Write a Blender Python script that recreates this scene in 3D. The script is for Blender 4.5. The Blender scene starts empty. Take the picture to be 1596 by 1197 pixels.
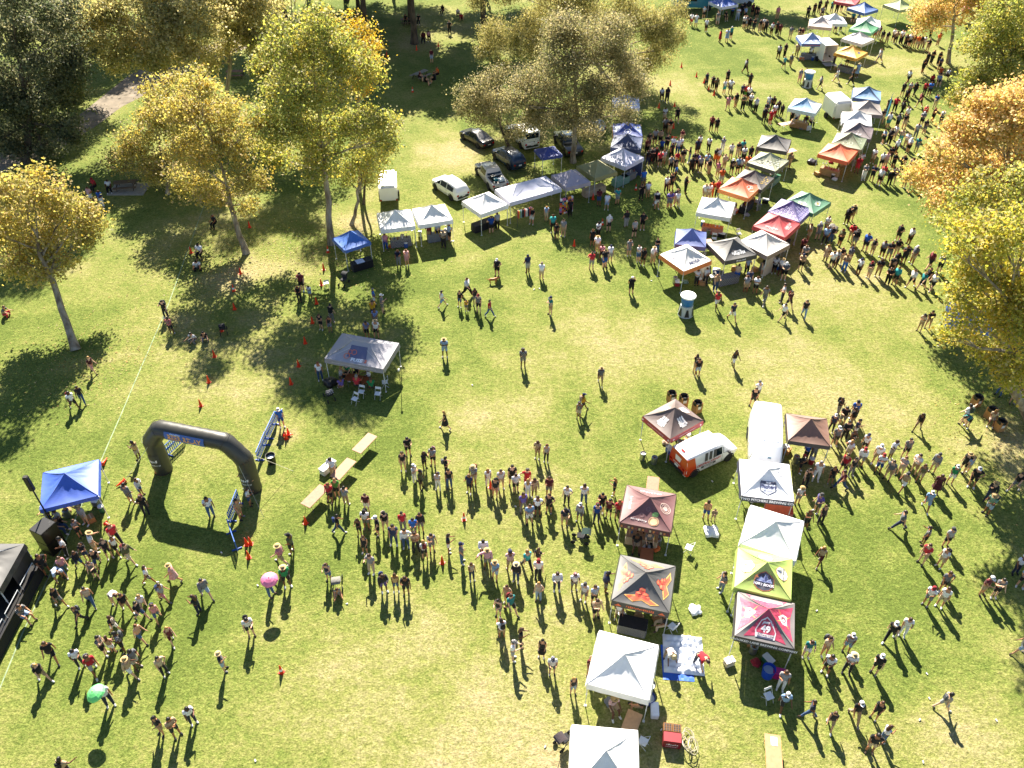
import bpy, bmesh, math, random
import numpy as np
from mathutils import Vector, Matrix, Euler
random.seed(11); rng = np.random.default_rng(11)
sc = bpy.context.scene
COL = sc.collection
R = math.radians

# ------------------------------------------------------------------ camera, sky, sun, exposure
cam_d = bpy.data.cameras.new('camera'); cam = bpy.data.objects.new('camera', cam_d); COL.objects.link(cam)
cam.location = (0, 0, 39.2); cam.rotation_euler = (R(90 - 41.3), 0, 0)
cam_d.sensor_width = 36.0; cam_d.lens = 36.0 * 1270 / 1596; cam_d.clip_end = 2000
sc.camera = cam
SUN_AZ, SUN_EL = R(-7), R(40)          # azimuth from +Y (ahead), elevation
w = bpy.data.worlds.new('World'); sc.world = w; w.use_nodes = True
nt = w.node_tree; bg = nt.nodes['Background']
sky = nt.nodes.new('ShaderNodeTexSky'); sky.sky_type = 'NISHITA'; sky.sun_disc = False
sky.sun_elevation = SUN_EL; sky.sun_rotation = SUN_AZ
sky.altitude = 300; sky.air_density = .85; sky.dust_density = .3; sky.ozone_density = 1.0
nt.links.new(sky.outputs[0], bg.inputs[0]); bg.inputs[1].default_value = 0.05
sun_d = bpy.data.lights.new('sun', 'SUN'); sun_d.energy = 5.0; sun_d.angle = R(0.55); sun_d.color = (1.0, 0.915, 0.775)
sun = bpy.data.objects.new('sun', sun_d); COL.objects.link(sun)
sd = Vector((math.sin(SUN_AZ) * math.cos(SUN_EL), math.cos(SUN_AZ) * math.cos(SUN_EL), math.sin(SUN_EL)))
sun.rotation_euler = sd.to_track_quat('Z', 'Y').to_euler()
sc.view_settings.view_transform = 'Standard'; sc.view_settings.look = 'None'
sc.view_settings.exposure = 1.86; sc.view_settings.gamma = 1.0; sc.view_settings.use_curve_mapping = False
try:
    sc.cycles.use_denoising = True; sc.cycles.max_bounces = 6; sc.cycles.transparent_max_bounces = 4
    sc.cycles.diffuse_bounces = 4; sc.cycles.glossy_bounces = 2; sc.cycles.transmission_bounces = 3
    sc.cycles.sample_clamp_indirect = 6
except Exception: pass

# ------------------------------------------------------------------ helpers
def lin(h):
    if not isinstance(h, str): return tuple(h)
    c = [int(h[i:i + 2], 16) / 255 for i in (0, 2, 4)]
    return tuple(v / 12.92 if v <= .04045 else ((v + .055) / 1.055) ** 2.4 for v in c)
def tag(o, label=None, cat=None, group=None, kind=None):
    if label: o['label'] = label
    if cat: o['category'] = cat
    if group: o['group'] = group
    if kind: o['kind'] = kind
    return o
def empty(name, loc=(0, 0, 0), rz=0.0, parent=None):
    o = bpy.data.objects.new(name, None); COL.objects.link(o); o.empty_display_size = .2
    o.location = loc; o.rotation_euler = (0, 0, rz); o.parent = parent
    return o
def obj(name, me, parent=None, color=None, loc=None, rot=None, scale=None):
    o = bpy.data.objects.new(name, me); COL.objects.link(o)
    if parent is not None: o.parent = parent
    if color is not None: o.color = (*lin(color), 1)
    if loc is not None: o.location = loc
    if rot is not None: o.rotation_euler = rot
    if scale is not None: o.scale = scale
    return o
class MB:
    def __init__(s): s.v = []; s.f = []; s.m = []
    def face(s, pts, m=0):
        n = len(s.v); s.v += [tuple(p) for p in pts]; s.f.append(tuple(range(n, n + len(pts)))); s.m.append(m); return s
    def box(s, c, d, rz=0.0, m=0, taper=1.0, rx=0.0):
        M = Matrix.Translation(c) @ Matrix.Rotation(rz, 4, 'Z') @ Matrix.Rotation(rx, 4, 'X'); n = len(s.v)
        for z in (-1, 1):
            k = taper if z > 0 else 1.0
            for x, y in ((-1, -1), (1, -1), (1, 1), (-1, 1)): s.v.append(tuple(M @ Vector((x * d[0] / 2 * k, y * d[1] / 2 * k, z * d[2] / 2))))
        for q in ((3, 2, 1, 0), (4, 5, 6, 7), (0, 1, 5, 4), (1, 2, 6, 5), (2, 3, 7, 6), (3, 0, 4, 7)):
            s.f.append(tuple(n + i for i in q)); s.m.append(m)
        return s
    def tube(s, pts, rad, seg=6, m=0, cap=True, closed=False):
        pts = [Vector(p) for p in pts]; k = len(pts)
        if not hasattr(rad, '__len__'): rad = [rad] * k
        n0 = len(s.v); up = None
        for i, p in enumerate(pts):
            if closed: t = pts[(i + 1) % k] - pts[i - 1]
            else: t = pts[min(i + 1, k - 1)] - pts[max(i - 1, 0)]
            t = t.normalized() if t.length > 1e-9 else Vector((0, 0, 1))
            if up is None: up = Vector((1, 0, 0)) if abs(t.x) < .8 else Vector((0, 1, 0))
            a = (up - t * up.dot(t)).normalized(); b = t.cross(a); up = a
            for j in range(seg):
                an = 2 * math.pi * j / seg; s.v.append(tuple(p + (a * math.cos(an) + b * math.sin(an)) * rad[i]))
        for i in range(k if closed else k - 1):
            i2 = (i + 1) % k
            for j in range(seg):
                j2 = (j + 1) % seg
                s.f.append((n0 + i * seg + j, n0 + i * seg + j2, n0 + i2 * seg + j2, n0 + i2 * seg + j)); s.m.append(m)
        if cap and not closed:
            s.f.append(tuple(n0 + j for j in reversed(range(seg)))); s.m.append(m)
            s.f.append(tuple(n0 + (k - 1) * seg + j for j in range(seg))); s.m.append(m)
        return s
    def lathe(s, prof, seg=12, c=(0, 0, 0), m=0, sx=1.0, sy=1.0):
        n0 = len(s.v); k = len(prof)
        for r, z in prof:
            for j in range(seg):
                a = 2 * math.pi * j / seg; s.v.append((c[0] + r * math.cos(a) * sx, c[1] + r * math.sin(a) * sy, c[2] + z))
        for i in range(k - 1):
            for j in range(seg):
                j2 = (j + 1) % seg
                s.f.append((n0 + i * seg + j, n0 + i * seg + j2, n0 + (i + 1) * seg + j2, n0 + (i + 1) * seg + j)); s.m.append(m)
        if prof[0][0] > 1e-4: s.f.append(tuple(n0 + j for j in reversed(range(seg)))); s.m.append(m)
        if prof[-1][0] > 1e-4: s.f.append(tuple(n0 + (k - 1) * seg + j for j in range(seg))); s.m.append(m)
        return s
    def prism(s, poly, z0, z1, m=0):
        n = len(s.v); k = len(poly)
        for z in (z0, z1): s.v += [(p[0], p[1], z) for p in poly]
        s.f.append(tuple(n + i for i in reversed(range(k)))); s.f.append(tuple(n + k + i for i in range(k))); s.m += [m, m]
        for i in range(k):
            j = (i + 1) % k; s.f.append((n + i, n + j, n + k + j, n + k + i)); s.m.append(m)
        return s
    def mesh(s, name, mats, smooth=False, bevel=0.0):
        me = bpy.data.meshes.new(name); me.from_pydata(s.v, [], s.f)
        for m in (mats if isinstance(mats, (list, tuple)) else [mats]): me.materials.append(m)
        me.polygons.foreach_set('material_index', s.m)
        if bevel:
            bm = bmesh.new(); bm.from_mesh(me); bmesh.ops.remove_doubles(bm, verts=bm.verts, dist=1e-5)
            bmesh.ops.bevel(bm, geom=[e for e in bm.edges if len(e.link_faces) == 2 and e.calc_face_angle(0) > .6], offset=bevel, segments=2, affect='EDGES', clamp_overlap=True)
            bm.to_mesh(me); bm.free()
        if smooth:
            me.polygons.foreach_set('use_smooth', [True] * len(me.polygons))
            try: me.set_sharp_from_angle(angle=R(smooth if smooth is not True else 40))
            except Exception: pass
        me.update(); return me
    def build(s, name, mats, parent=None, color=None, smooth=False, bevel=0.0, **kw):
        return obj(name, s.mesh(name, mats, smooth, bevel), parent, color, **kw)
CACHE = {}
def cached(key, fn):
    if key not in CACHE: CACHE[key] = fn()
    return CACHE[key]

# ------------------------------------------------------------------ materials
def mat(name):
    m = bpy.data.materials.new(name); m.use_nodes = True
    n = m.node_tree.nodes; return m, n, m.node_tree.links, n['Principled BSDF']
def node(n, t, **kw):
    q = n.new(t)
    for k, v in kw.items(): setattr(q, k, v)
    return q
def tinted(name, rough=.6, spec=.5, vary=.15, scale=8., bump=0., bscale=30., metal=0., coat=0., trans=0., fixed=None, sheen=0.):
    """a surface whose base colour is the object's own colour, broken up by noise"""
    m, n, l, p = mat(name)
    tc = node(n, 'ShaderNodeTexCoord'); nz = node(n, 'ShaderNodeTexNoise'); nz.inputs['Scale'].default_value = scale; nz.inputs['Detail'].default_value = 4
    l.new(tc.outputs['Object'], nz.inputs['Vector'])
    mr = node(n, 'ShaderNodeMapRange'); mr.inputs['From Min'].default_value = .3; mr.inputs['From Max'].default_value = .7
    mr.inputs['To Min'].default_value = 1 - vary; mr.inputs['To Max'].default_value = 1 + vary * .6
    l.new(nz.outputs[0], mr.inputs[0])
    mx = node(n, 'ShaderNodeVectorMath', operation='SCALE')
    if fixed is None:
        oi = node(n, 'ShaderNodeObjectInfo'); l.new(oi.outputs['Color'], mx.inputs[0])
    else: mx.inputs[0].default_value = lin(fixed)
    l.new(mr.outputs[0], mx.inputs['Scale']); l.new(mx.outputs[0], p.inputs['Base Color'])
    p.inputs['Roughness'].default_value = rough; p.inputs['Specular IOR Level'].default_value = spec; p.inputs['Metallic'].default_value = metal
    p.inputs['Coat Weight'].default_value = coat; p.inputs['Coat Roughness'].default_value = .12
    if sheen: p.inputs['Sheen Weight'].default_value = sheen
    if bump:
        b = node(n, 'ShaderNodeBump'); b.inputs['Strength'].default_value = bump; b.inputs['Distance'].default_value = .03
        n2 = node(n, 'ShaderNodeTexNoise'); n2.inputs['Scale'].default_value = bscale; n2.inputs['Detail'].default_value = 3
        l.new(tc.outputs['Object'], n2.inputs['Vector']); l.new(n2.outputs[0], b.inputs['Height']); l.new(b.outputs[0], p.inputs['Normal'])
    if trans:
        t = node(n, 'ShaderNodeBsdfTranslucent'); l.new(mx.outputs[0], t.inputs[0])
        ms = node(n, 'ShaderNodeMixShader'); ms.inputs[0].default_value = trans
        l.new(p.outputs[0], ms.inputs[1]); l.new(t.outputs[0], ms.inputs[2]); l.new(ms.outputs[0], n['Material Output'].inputs[0])
    return m
M_CANOPY = tinted('canopy_fabric', rough=.7, spec=1.0, vary=.10, scale=2.2, bump=.3, bscale=3.5, trans=.12, coat=.65)
M_CANOPY.node_tree.nodes['Principled BSDF'].inputs['Coat Roughness'].default_value = .62; M_CANOPY.node_tree.nodes['Principled BSDF'].inputs['Coat IOR'].default_value = 1.6
M_PRINT = tinted('printed_ink', rough=.7, spec=.9, vary=.06, scale=3, bump=.0, coat=.6)
M_PRINT.node_tree.nodes['Principled BSDF'].inputs['Coat Roughness'].default_value = .62
M_CLOTH = tinted('clothing_cloth', rough=.85, spec=.25, vary=.22, scale=9, bump=.5, bscale=14, sheen=.15)
def stripe_cloth(m):
    """some garments carry stripes or checks, chosen by the object's own random number"""
    n, l = m.node_tree.nodes, m.node_tree.links; p = n['Principled BSDF']; src = p.inputs['Base Color'].links[0].from_socket
    tc = node(n, 'ShaderNodeTexCoord'); oi = node(n, 'ShaderNodeObjectInfo'); wv = node(n, 'ShaderNodeTexWave'); wv.inputs['Scale'].default_value = 5.5; wv.bands_direction = 'Z'; l.new(tc.outputs['Object'], wv.inputs['Vector'])
    ck = node(n, 'ShaderNodeTexChecker'); ck.inputs['Scale'].default_value = 14; l.new(tc.outputs['Object'], ck.inputs['Vector'])
    def gate(lo, hi):
        a = node(n, 'ShaderNodeMath', operation='GREATER_THAN'); l.new(oi.outputs['Random'], a.inputs[0]); a.inputs[1].default_value = lo
        b = node(n, 'ShaderNodeMath', operation='LESS_THAN'); l.new(oi.outputs['Random'], b.inputs[0]); b.inputs[1].default_value = hi
        c = node(n, 'ShaderNodeMath', operation='MULTIPLY'); l.new(a.outputs[0], c.inputs[0]); l.new(b.outputs[0], c.inputs[1]); return c.outputs[0]
    col = src
    for tex, lo, hi in ((wv.outputs['Fac'], .86, .94), (ck.outputs['Fac'], .94, 1.01)):
        st = node(n, 'ShaderNodeMath', operation='GREATER_THAN'); l.new(tex, st.inputs[0]); st.inputs[1].default_value = .55
        f = node(n, 'ShaderNodeMath', operation='MULTIPLY'); l.new(st.outputs[0], f.inputs[0]); l.new(gate(lo, hi), f.inputs[1])
        f2 = node(n, 'ShaderNodeMath', operation='MULTIPLY'); l.new(f.outputs[0], f2.inputs[0]); f2.inputs[1].default_value = .55
        mx = node(n, 'ShaderNodeMixRGB'); l.new(f2.outputs[0], mx.inputs[0]); l.new(col, mx.inputs[1]); mx.inputs[2].default_value = (.62, .6, .58, 1); col = mx.outputs[0]
    l.new(col, p.inputs['Base Color'])
stripe_cloth(M_CLOTH)
M_SKIN = tinted('skin', rough=.55, spec=.4, vary=.08, scale=12)
M_HAIR = tinted('hair', rough=.5, spec=.5, vary=.3, scale=25)
M_EYE = tinted('eye', rough=.2, fixed='1c1612', vary=0)
M_LIP = tinted('lips', rough=.5, fixed='9a5750', vary=0)
M_STRAW = tinted('straw', rough=.8, vary=.25, scale=40)
M_PAINT = tinted('vehicle_paint', rough=.28, spec=.5, vary=.05, scale=1.5, coat=.6)
M_GLASS = tinted('dark_glass', rough=.08, spec=.45, fixed='10202c', vary=.1)
M_TYRE = tinted('tyre_rubber', rough=.85, fixed='1b1b1c', vary=.2)
M_RIM = tinted('wheel_rim', rough=.35, metal=.8, fixed='b9bcc0', vary=.1)
M_METAL = tinted('painted_metal', rough=.4, spec=.5, vary=.1, scale=10)
M_STEEL = tinted('steel', rough=.32, metal=.9, fixed='b4b6b8', vary=.15)
M_PLASTIC = tinted('plastic', rough=.42, spec=.5, vary=.08, scale=6)
M_PVC = tinted('inflated_pvc', rough=.42, spec=.5, vary=.12, scale=2, bump=.25, bscale=4)
M_LAMP = tinted('lamp_lens', rough=.15, spec=.7, vary=.05)
M_CARD = tinted('cardboard', rough=.85, fixed='b0814f', vary=.18, scale=7)
M_WOOD = tinted('table_laminate', rough=.75, spec=.3, vary=.14, scale=5)
M_CONCRETE = tinted('concrete', rough=.9, fixed='9a958c', vary=.2, scale=3)
M_CHALK = tinted('chalk_paint', rough=.95, fixed='8a9c78', vary=.55, scale=2.2)

def bark_mat(name, a, b):
    m, n, l, p = mat(name); tc = node(n, 'ShaderNodeTexCoord'); nz = node(n, 'ShaderNodeTexNoise'); nz.inputs['Scale'].default_value = 2.5; nz.inputs['Detail'].default_value = 6
    mp = node(n, 'ShaderNodeMapping'); mp.inputs['Scale'].default_value = (1, 1, .35); l.new(tc.outputs['Object'], mp.inputs[0]); l.new(mp.outputs[0], nz.inputs['Vector'])
    cr = node(n, 'ShaderNodeValToRGB'); cr.color_ramp.elements[0].position = .38; cr.color_ramp.elements[0].color = (*lin(a), 1); cr.color_ramp.elements[1].position = .62; cr.color_ramp.elements[1].color = (*lin(b), 1)
    l.new(nz.outputs[0], cr.inputs[0]); l.new(cr.outputs[0], p.inputs['Base Color']); p.inputs['Roughness'].default_value = .9
    bp = node(n, 'ShaderNodeBump'); bp.inputs['Strength'].default_value = .6; bp.inputs['Distance'].default_value = .05; l.new(nz.outputs[0], bp.inputs['Height']); l.new(bp.outputs[0], p.inputs['Normal'])
    return m
M_BARK = bark_mat('sycamore_bark', '6e5f4e', 'a59a86'); M_BARKD = bark_mat('dark_bark', '3a3028', '64574a')
def leaf_mat():
    m, n, l, p = mat('leaf'); at = node(n, 'ShaderNodeAttribute', attribute_name='tint')
    p.inputs['Roughness'].default_value = .55; p.inputs['Specular IOR Level'].default_value = .22
    l.new(at.outputs['Color'], p.inputs['Base Color'])
    hs = node(n, 'ShaderNodeHueSaturation'); hs.inputs['Saturation'].default_value = 1.15; hs.inputs['Value'].default_value = 1.25; l.new(at.outputs['Color'], hs.inputs['Color'])
    t = node(n, 'ShaderNodeBsdfTranslucent'); l.new(hs.outputs[0], t.inputs[0])
    ms = node(n, 'ShaderNodeMixShader'); ms.inputs[0].default_value = .53
    l.new(p.outputs[0], ms.inputs[1]); l.new(t.outputs[0], ms.inputs[2]); l.new(ms.outputs[0], n['Material Output'].inputs[0])
    return m
M_LEAF = leaf_mat()
def vcol_mat(name, rough):
    m, n, l, p = mat(name); at = node(n, 'ShaderNodeAttribute', attribute_name='tint'); l.new(at.outputs['Color'], p.inputs['Base Color']); p.inputs['Roughness'].default_value = rough; p.inputs['Specular IOR Level'].default_value = .25
    return m
M_CROWD = vcol_mat('crowd_cloth', .8)

# dry, trodden patches of the lawn: x, y, half-width, half-depth, amount
WORN = [(-2, 19, 7, 5, .8), (3, 15, 9, 4, .75), (-6.5, 24, 5, 4, .45), (-1.5, 41, 4, 3, .8), (2, 36, 5, 4, .4), (9, 48, 9, 5, .5), (-7.5, 82, 5, 4, 1.1), (-2, 78, 4, 3, .9),
        (-14.3, 66.5, 2.6, 2.4, 1.2), (22, 17.5, 5, 3, .75), (28, 21, 6, 4, .55), (17, 47, 9, 4, .5), (24, 42, 6, 5, .45), (19, 36, 4, 2, .5), (-15, 39.5, 1.3, 1.1, .9),
        (52, 107, 8, 4, .8), (24, 101, 9, 4, .45), (14, 85, 8, 4, .4), (-24, 58.5, 2, 2, 1.1), (-19, 49, 3, 3, .5), (-20.5, 60, 3, 2.2, .8), (-13.5, 116, 4, 3, 1.2),
        (33.5, 38.5, 2.6, 3, 1.3), (-17, 35, 1.5, 2, .35), (30, 60, 8, 6, .35), (-27, 52, 2.5, 1.5, .5), (20.5, 33.5, 3, 2, .5)]
def ground_mat():
    m, n, l, p = mat('lawn_grass'); tc = node(n, 'ShaderNodeTexCoord'); P = tc.outputs['Object']
    def noise(scale, det=4, rough=.55, dist=0.):
        q = node(n, 'ShaderNodeTexNoise'); q.inputs['Scale'].default_value = scale; q.inputs['Detail'].default_value = det; q.inputs['Roughness'].default_value = rough; q.inputs['Distortion'].default_value = dist
        l.new(P, q.inputs['Vector']); return q.outputs[0]
    def mth(op, a, b=None, c=None, clamp=False):
        q = node(n, 'ShaderNodeMath', operation=op); q.use_clamp = clamp
        for i, v in enumerate((a, b, c)):
            if v is None: continue
            if isinstance(v, (int, float)): q.inputs[i].default_value = v
            else: l.new(v, q.inputs[i])
        return q.outputs[0]
    big, mid, sml, fine = noise(.055, 5), noise(.33, 5, .6), noise(2.4, 5, .65), noise(9.0, 3, .7)
    sep = node(n, 'ShaderNodeSeparateXYZ'); l.new(P, sep.inputs[0])
    worn = None
    for x, y, a, b, k in WORN:
        dx = mth('DIVIDE', mth('SUBTRACT', sep.outputs[0], x), a); dy = mth('DIVIDE', mth('SUBTRACT', sep.outputs[1], y), b)
        g = mth('MULTIPLY', mth('EXPONENT', mth('MULTIPLY', mth('ADD', mth('MULTIPLY', dx, dx), mth('MULTIPLY', dy, dy)), -1.0)), k)
        worn = g if worn is None else mth('ADD', worn, g)
    # how dry: broad noise + worn patches, broken by the finer noises
    dry = mth('ADD', mth('MULTIPLY', mth('SUBTRACT', big, .5), 2.3), mth('MULTIPLY', mth('SUBTRACT', mid, .5), 1.5))
    dry = mth('ADD', dry, mth('MULTIPLY', mth('SUBTRACT', sml, .5), 1.15))
    dry = mth('ADD', dry, mth('MULTIPLY', mth('SUBTRACT', fine, .5), 1.1))
    dry = mth('ADD', mth('ADD', dry, .31), mth('MULTIPLY', worn, .62))
    cr = node(n, 'ShaderNodeValToRGB'); e = cr.color_ramp.elements
    e[0].position = 0.0; e[0].color = (.100, .136, .028, 1); e[1].position = 1.0; e[1].color = (.33, .265, .145, 1)
    for pos, c in ((.22, (.150, .180, .042)), (.45, (.203, .209, .062)), (.72, (.268, .246, .106))):
        q = e.new(pos); q.color = (*c, 1)
    l.new(mth('MULTIPLY', dry, .78), cr.inputs[0])
    fk_ = mth('MULTIPLY', mth('SUBTRACT', noise(6.5, 4, .8), .60, clamp=True), 3.4)      # dark flecks: shade between grass tufts painted into the colour
    fl = mth('SUBTRACT', mth('ADD', mth('ADD', mth('MULTIPLY', mth('SUBTRACT', fine, .5), 1.3), mth('MULTIPLY', mth('SUBTRACT', noise(4.2, 3, .6), .5), 1.3)), 1.06), fk_)
    vm = node(n, 'ShaderNodeVectorMath', operation='SCALE'); l.new(cr.outputs[0], vm.inputs[0]); l.new(fl, vm.inputs['Scale'])
    l.new(vm.outputs[0], p.inputs['Base Color']); p.inputs['Roughness'].default_value = .9; p.inputs['Specular IOR Level'].default_value = .06
    h = mth('ADD', mth('MULTIPLY', sml, .55), mth('MULTIPLY', noise(7.0, 4, .75), .6))
    bp = node(n, 'ShaderNodeBump'); bp.inputs['Strength'].default_value = .8; bp.inputs['Distance'].default_value = .2; l.new(h, bp.inputs['Height']); l.new(bp.outputs[0], p.inputs['Normal'])
    return m
M_LAWN = ground_mat()
def dirt_mat():
    m, n, l, p = mat('dirt_path'); tc = node(n, 'ShaderNodeTexCoord'); nz = node(n, 'ShaderNodeTexNoise'); nz.inputs['Scale'].default_value = .8; nz.inputs['Detail'].default_value = 8; l.new(tc.outputs['Object'], nz.inputs['Vector'])
    cr = node(n, 'ShaderNodeValToRGB'); cr.color_ramp.elements[0].position = .3; cr.color_ramp.elements[0].color = (.10, .08, .055, 1); cr.color_ramp.elements[1].position = .7; cr.color_ramp.elements[1].color = (.25, .205, .15, 1)
    l.new(nz.outputs[0], cr.inputs[0]); l.new(cr.outputs[0], p.inputs['Base Color']); p.inputs['Roughness'].default_value = .95
    bp = node(n, 'ShaderNodeBump'); bp.inputs['Strength'].default_value = .6; l.new(nz.outputs[0], bp.inputs['Height']); l.new(bp.outputs[0], p.inputs['Normal'])
    return m
M_DIRT = dirt_mat()
M_ASPHALT = tinted('asphalt', rough=.9, fixed='57544f', vary=.2, scale=3)

# ------------------------------------------------------------------ the ground
def sheet(name, poly, z, m):
    mb = MB(); mb.face([(x, y, z) for x, y in poly], 0); o = mb.build(name, m); tag(o, kind='structure'); return o
lawn = sheet('lawn', [(-700, -60), (700, -60), (700, 1200), (-700, 1200)], 0.0, M_LAWN)

PATHS = [('dirt_path', [(-55.5, 74.8), (-52.9, 77.6), (-49.8, 81.1), (-48.2, 86.5), (-47.4, 89.2), (-46.4, 94.7), (-45.0, 97.8), (-44.0, 102.7), (-39.7, 108.9), (-34.2, 118.4), (-35.4, 123.9), (-42.3, 115.3), (-45.9, 110.3), (-47.6, 108.5), (-49.1, 104.4), (-49.8, 98.6), (-50.5, 92.4), (-51.7, 85.5), (-55.1, 82.4), (-58.4, 80.5)])]
for nm, poly in PATHS: sheet(nm, poly, .004 if nm == 'dirt_path' else .008, M_DIRT if nm == 'dirt_path' else M_ASPHALT)
LINE = [(-30.31, 75.52), (-29.78, 69.68), (-28.92, 61.42), (-28.19, 54.64), (-27.79, 48.37), (-27.56, 44.66), (-27.36, 41.85), (-27.07, 37.06), (-26.87, 33.77), (-26.72, 31.01), (-26.66, 29.35), (-26.54, 26.51), (-26.47, 24.2), (-26.2, 21.07), (-26.12, 20.21)]
mb = MB()
for i in range(len(LINE) - 1):
    a, b = Vector((*LINE[i], .006)), Vector((*LINE[i + 1], .006)); d = (b - a).normalized(); s = Vector((-d.y, d.x, 0)) * .037
    mb.face([a - s, b - s, b + s, a + s])
tag(mb.build('painted_line', M_CHALK), kind='structure')

# ------------------------------------------------------------------ trees
PAL = {  # leaf colours (diffuse), weights
 'gold': [((0.522, 0.447, 0.151), 5), ((0.441, 0.394, 0.139), 5), ((0.302, 0.302, 0.104), 4), ((0.545, 0.400, 0.116), 2), ((0.429, 0.348, 0.186), 4)],
 'goldgreen': [((0.435, 0.418, 0.116), 4), ((0.313, 0.336, 0.099), 5), ((0.215, 0.244, 0.075), 3), ((0.499, 0.406, 0.116), 3), ((0.406, 0.371, 0.186), 3)],
 'bright': [((0.510, 0.452, 0.104), 5), ((0.394, 0.394, 0.093), 5), ((0.255, 0.273, 0.070), 4), ((0.568, 0.441, 0.116), 3), ((0.476, 0.429, 0.209), 3)],
 'orange': [((0.696, 0.481, 0.220), 5), ((0.638, 0.464, 0.186), 5), ((0.476, 0.406, 0.139), 4), ((0.720, 0.568, 0.325), 5), ((0.313, 0.313, 0.104), 2)],
 'amber': [((0.580, 0.383, 0.081), 4), ((0.522, 0.394, 0.104), 4), ((0.371, 0.336, 0.093), 2)],
 'olive': [((0.329, 0.292, 0.149), 5), ((0.244, 0.234, 0.113), 5), ((0.409, 0.351, 0.199), 4), ((0.160, 0.165, 0.073), 3)],
 'willow': [((0.418, 0.371, 0.157), 5), ((0.302, 0.290, 0.110), 5), ((0.499, 0.429, 0.197), 3), ((0.151, 0.157, 0.058), 3)],
 'dark': [((0.139, 0.157, 0.087), 5), ((0.191, 0.197, 0.110), 4), ((0.278, 0.261, 0.151), 3), ((0.087, 0.110, 0.058), 3)],
 'tan': [((0.545, 0.476, 0.220), 5), ((0.429, 0.394, 0.174), 5), ((0.603, 0.522, 0.278), 3), ((0.278, 0.290, 0.128), 3)],
}
def leaf_cloud(blobs, pal, size, dens, droop=0.0):
    V, C = [], []
    cols = np.array([c for c, _ in PAL[pal]]); wts = np.array([k for _, k in PAL[pal]], float); wts /= wts.sum()
    for (bx, by, bz, br) in blobs:
        per = 24; n_cl = max(8, int(dens * br * br / per))
        n_l = 8 + int(2 * br); ld = rng.normal(size=(n_l, 3)); ld /= np.linalg.norm(ld, axis=1)[:, None]
        lc = ld * (br * rng.uniform(.35, 1.02, n_l))[:, None] * np.array([1, 1, .85]); lr_ = br * rng.uniform(.2, .44, n_l)   # lobes: boughs with gaps between
        li = rng.choice(n_l, n_cl, p=lr_ ** 2 / (lr_ ** 2).sum())
        d = rng.normal(size=(n_cl, 3)); d /= np.linalg.norm(d, axis=1)[:, None]
        cc = lc[li] + d * (lr_[li] * rng.random(n_cl) ** .5)[:, None] * np.array([1.15, 1.15, .75])
        loose = rng.random(n_cl) < .14; cc[loose] = d[loose] * (br * rng.random(loose.sum()) ** .4)[:, None]
        cc += np.array([bx, by, bz]); lobe_col = rng.choice(len(cols), n_l, p=wts)
        shade_c = np.where(rng.random(n_cl) < .5, lobe_col[li], rng.choice(len(cols), n_cl, p=wts))
        k = np.repeat(np.arange(n_cl), rng.integers(per - 8, per + 8, n_cl)); m = len(k)              # every leaf and the clump it belongs to
        cr = rng.uniform(.24, .5, n_cl) * (1 + .12 * br); p = rng.normal(size=(m, 3)) * cr[k][:, None] * np.array([1, 1, .62])
        if droop: p[:, 2] -= rng.random(m) * droop * 1.2; p[:, :2] *= .6
        p += cc[k]
        nrm = rng.normal(size=(m, 3)) * .75 + d[k] * .4 + np.array([0, 0, .55]); nrm /= np.linalg.norm(nrm, axis=1)[:, None]
        t = rng.normal(size=(m, 3))
        if droop: t = t * .35 + np.array([0, 0, -1.0])
        t -= nrm * (t * nrm).sum(1)[:, None]; t /= np.linalg.norm(t, axis=1)[:, None] + 1e-9
        b = np.cross(nrm, t); s = (size * rng.uniform(.6, 1.25, m))[:, None]; wd = .42 if not droop else .22; fold = nrm * s * .16
        V.append(np.stack([p - t * s * .5, p + b * s * wd + fold + t * s * .06, p + t * s * .5, p - b * s * wd + fold + t * s * .06], 1).reshape(-1, 3))
        pick = np.where(rng.random(m) < .62, shade_c[k], rng.choice(len(cols), m, p=wts))
        C.append(np.repeat(cols[pick] * rng.uniform(.78, 1.22, m)[:, None], 4, 0))
    return np.concatenate(V), np.concatenate(C)
def quads_mesh(name, V, C, m):
    n = len(V) // 4; me = bpy.data.meshes.new(name)
    me.vertices.add(4 * n); me.vertices.foreach_set('co', V.astype(np.float32).ravel())
    me.loops.add(4 * n); me.loops.foreach_set('vertex_index', np.arange(4 * n, dtype=np.int32))
    me.polygons.add(n); me.polygons.foreach_set('loop_start', np.arange(0, 4 * n, 4, dtype=np.int32)); me.polygons.foreach_set('loop_total', np.full(n, 4, dtype=np.int32))
    at = me.attributes.new('tint', 'FLOAT_COLOR', 'POINT'); at.data.foreach_set('color', np.concatenate([C, np.ones((len(C), 1))], 1).astype(np.float32).ravel())
    me.materials.append(m); me.update(calc_edges=True); me.validate(); return me
def wob(a, b, n, amp, seed):
    r = random.Random(seed); a, b = Vector(a), Vector(b); out = []
    for i in range(n + 1):
        t = i / n; p = a.lerp(b, t); k = math.sin(math.pi * t) * amp
        out.append(p + Vector((r.uniform(-k, k), r.uniform(-k, k), r.uniform(-k, k) * .4)))
    return out
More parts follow.
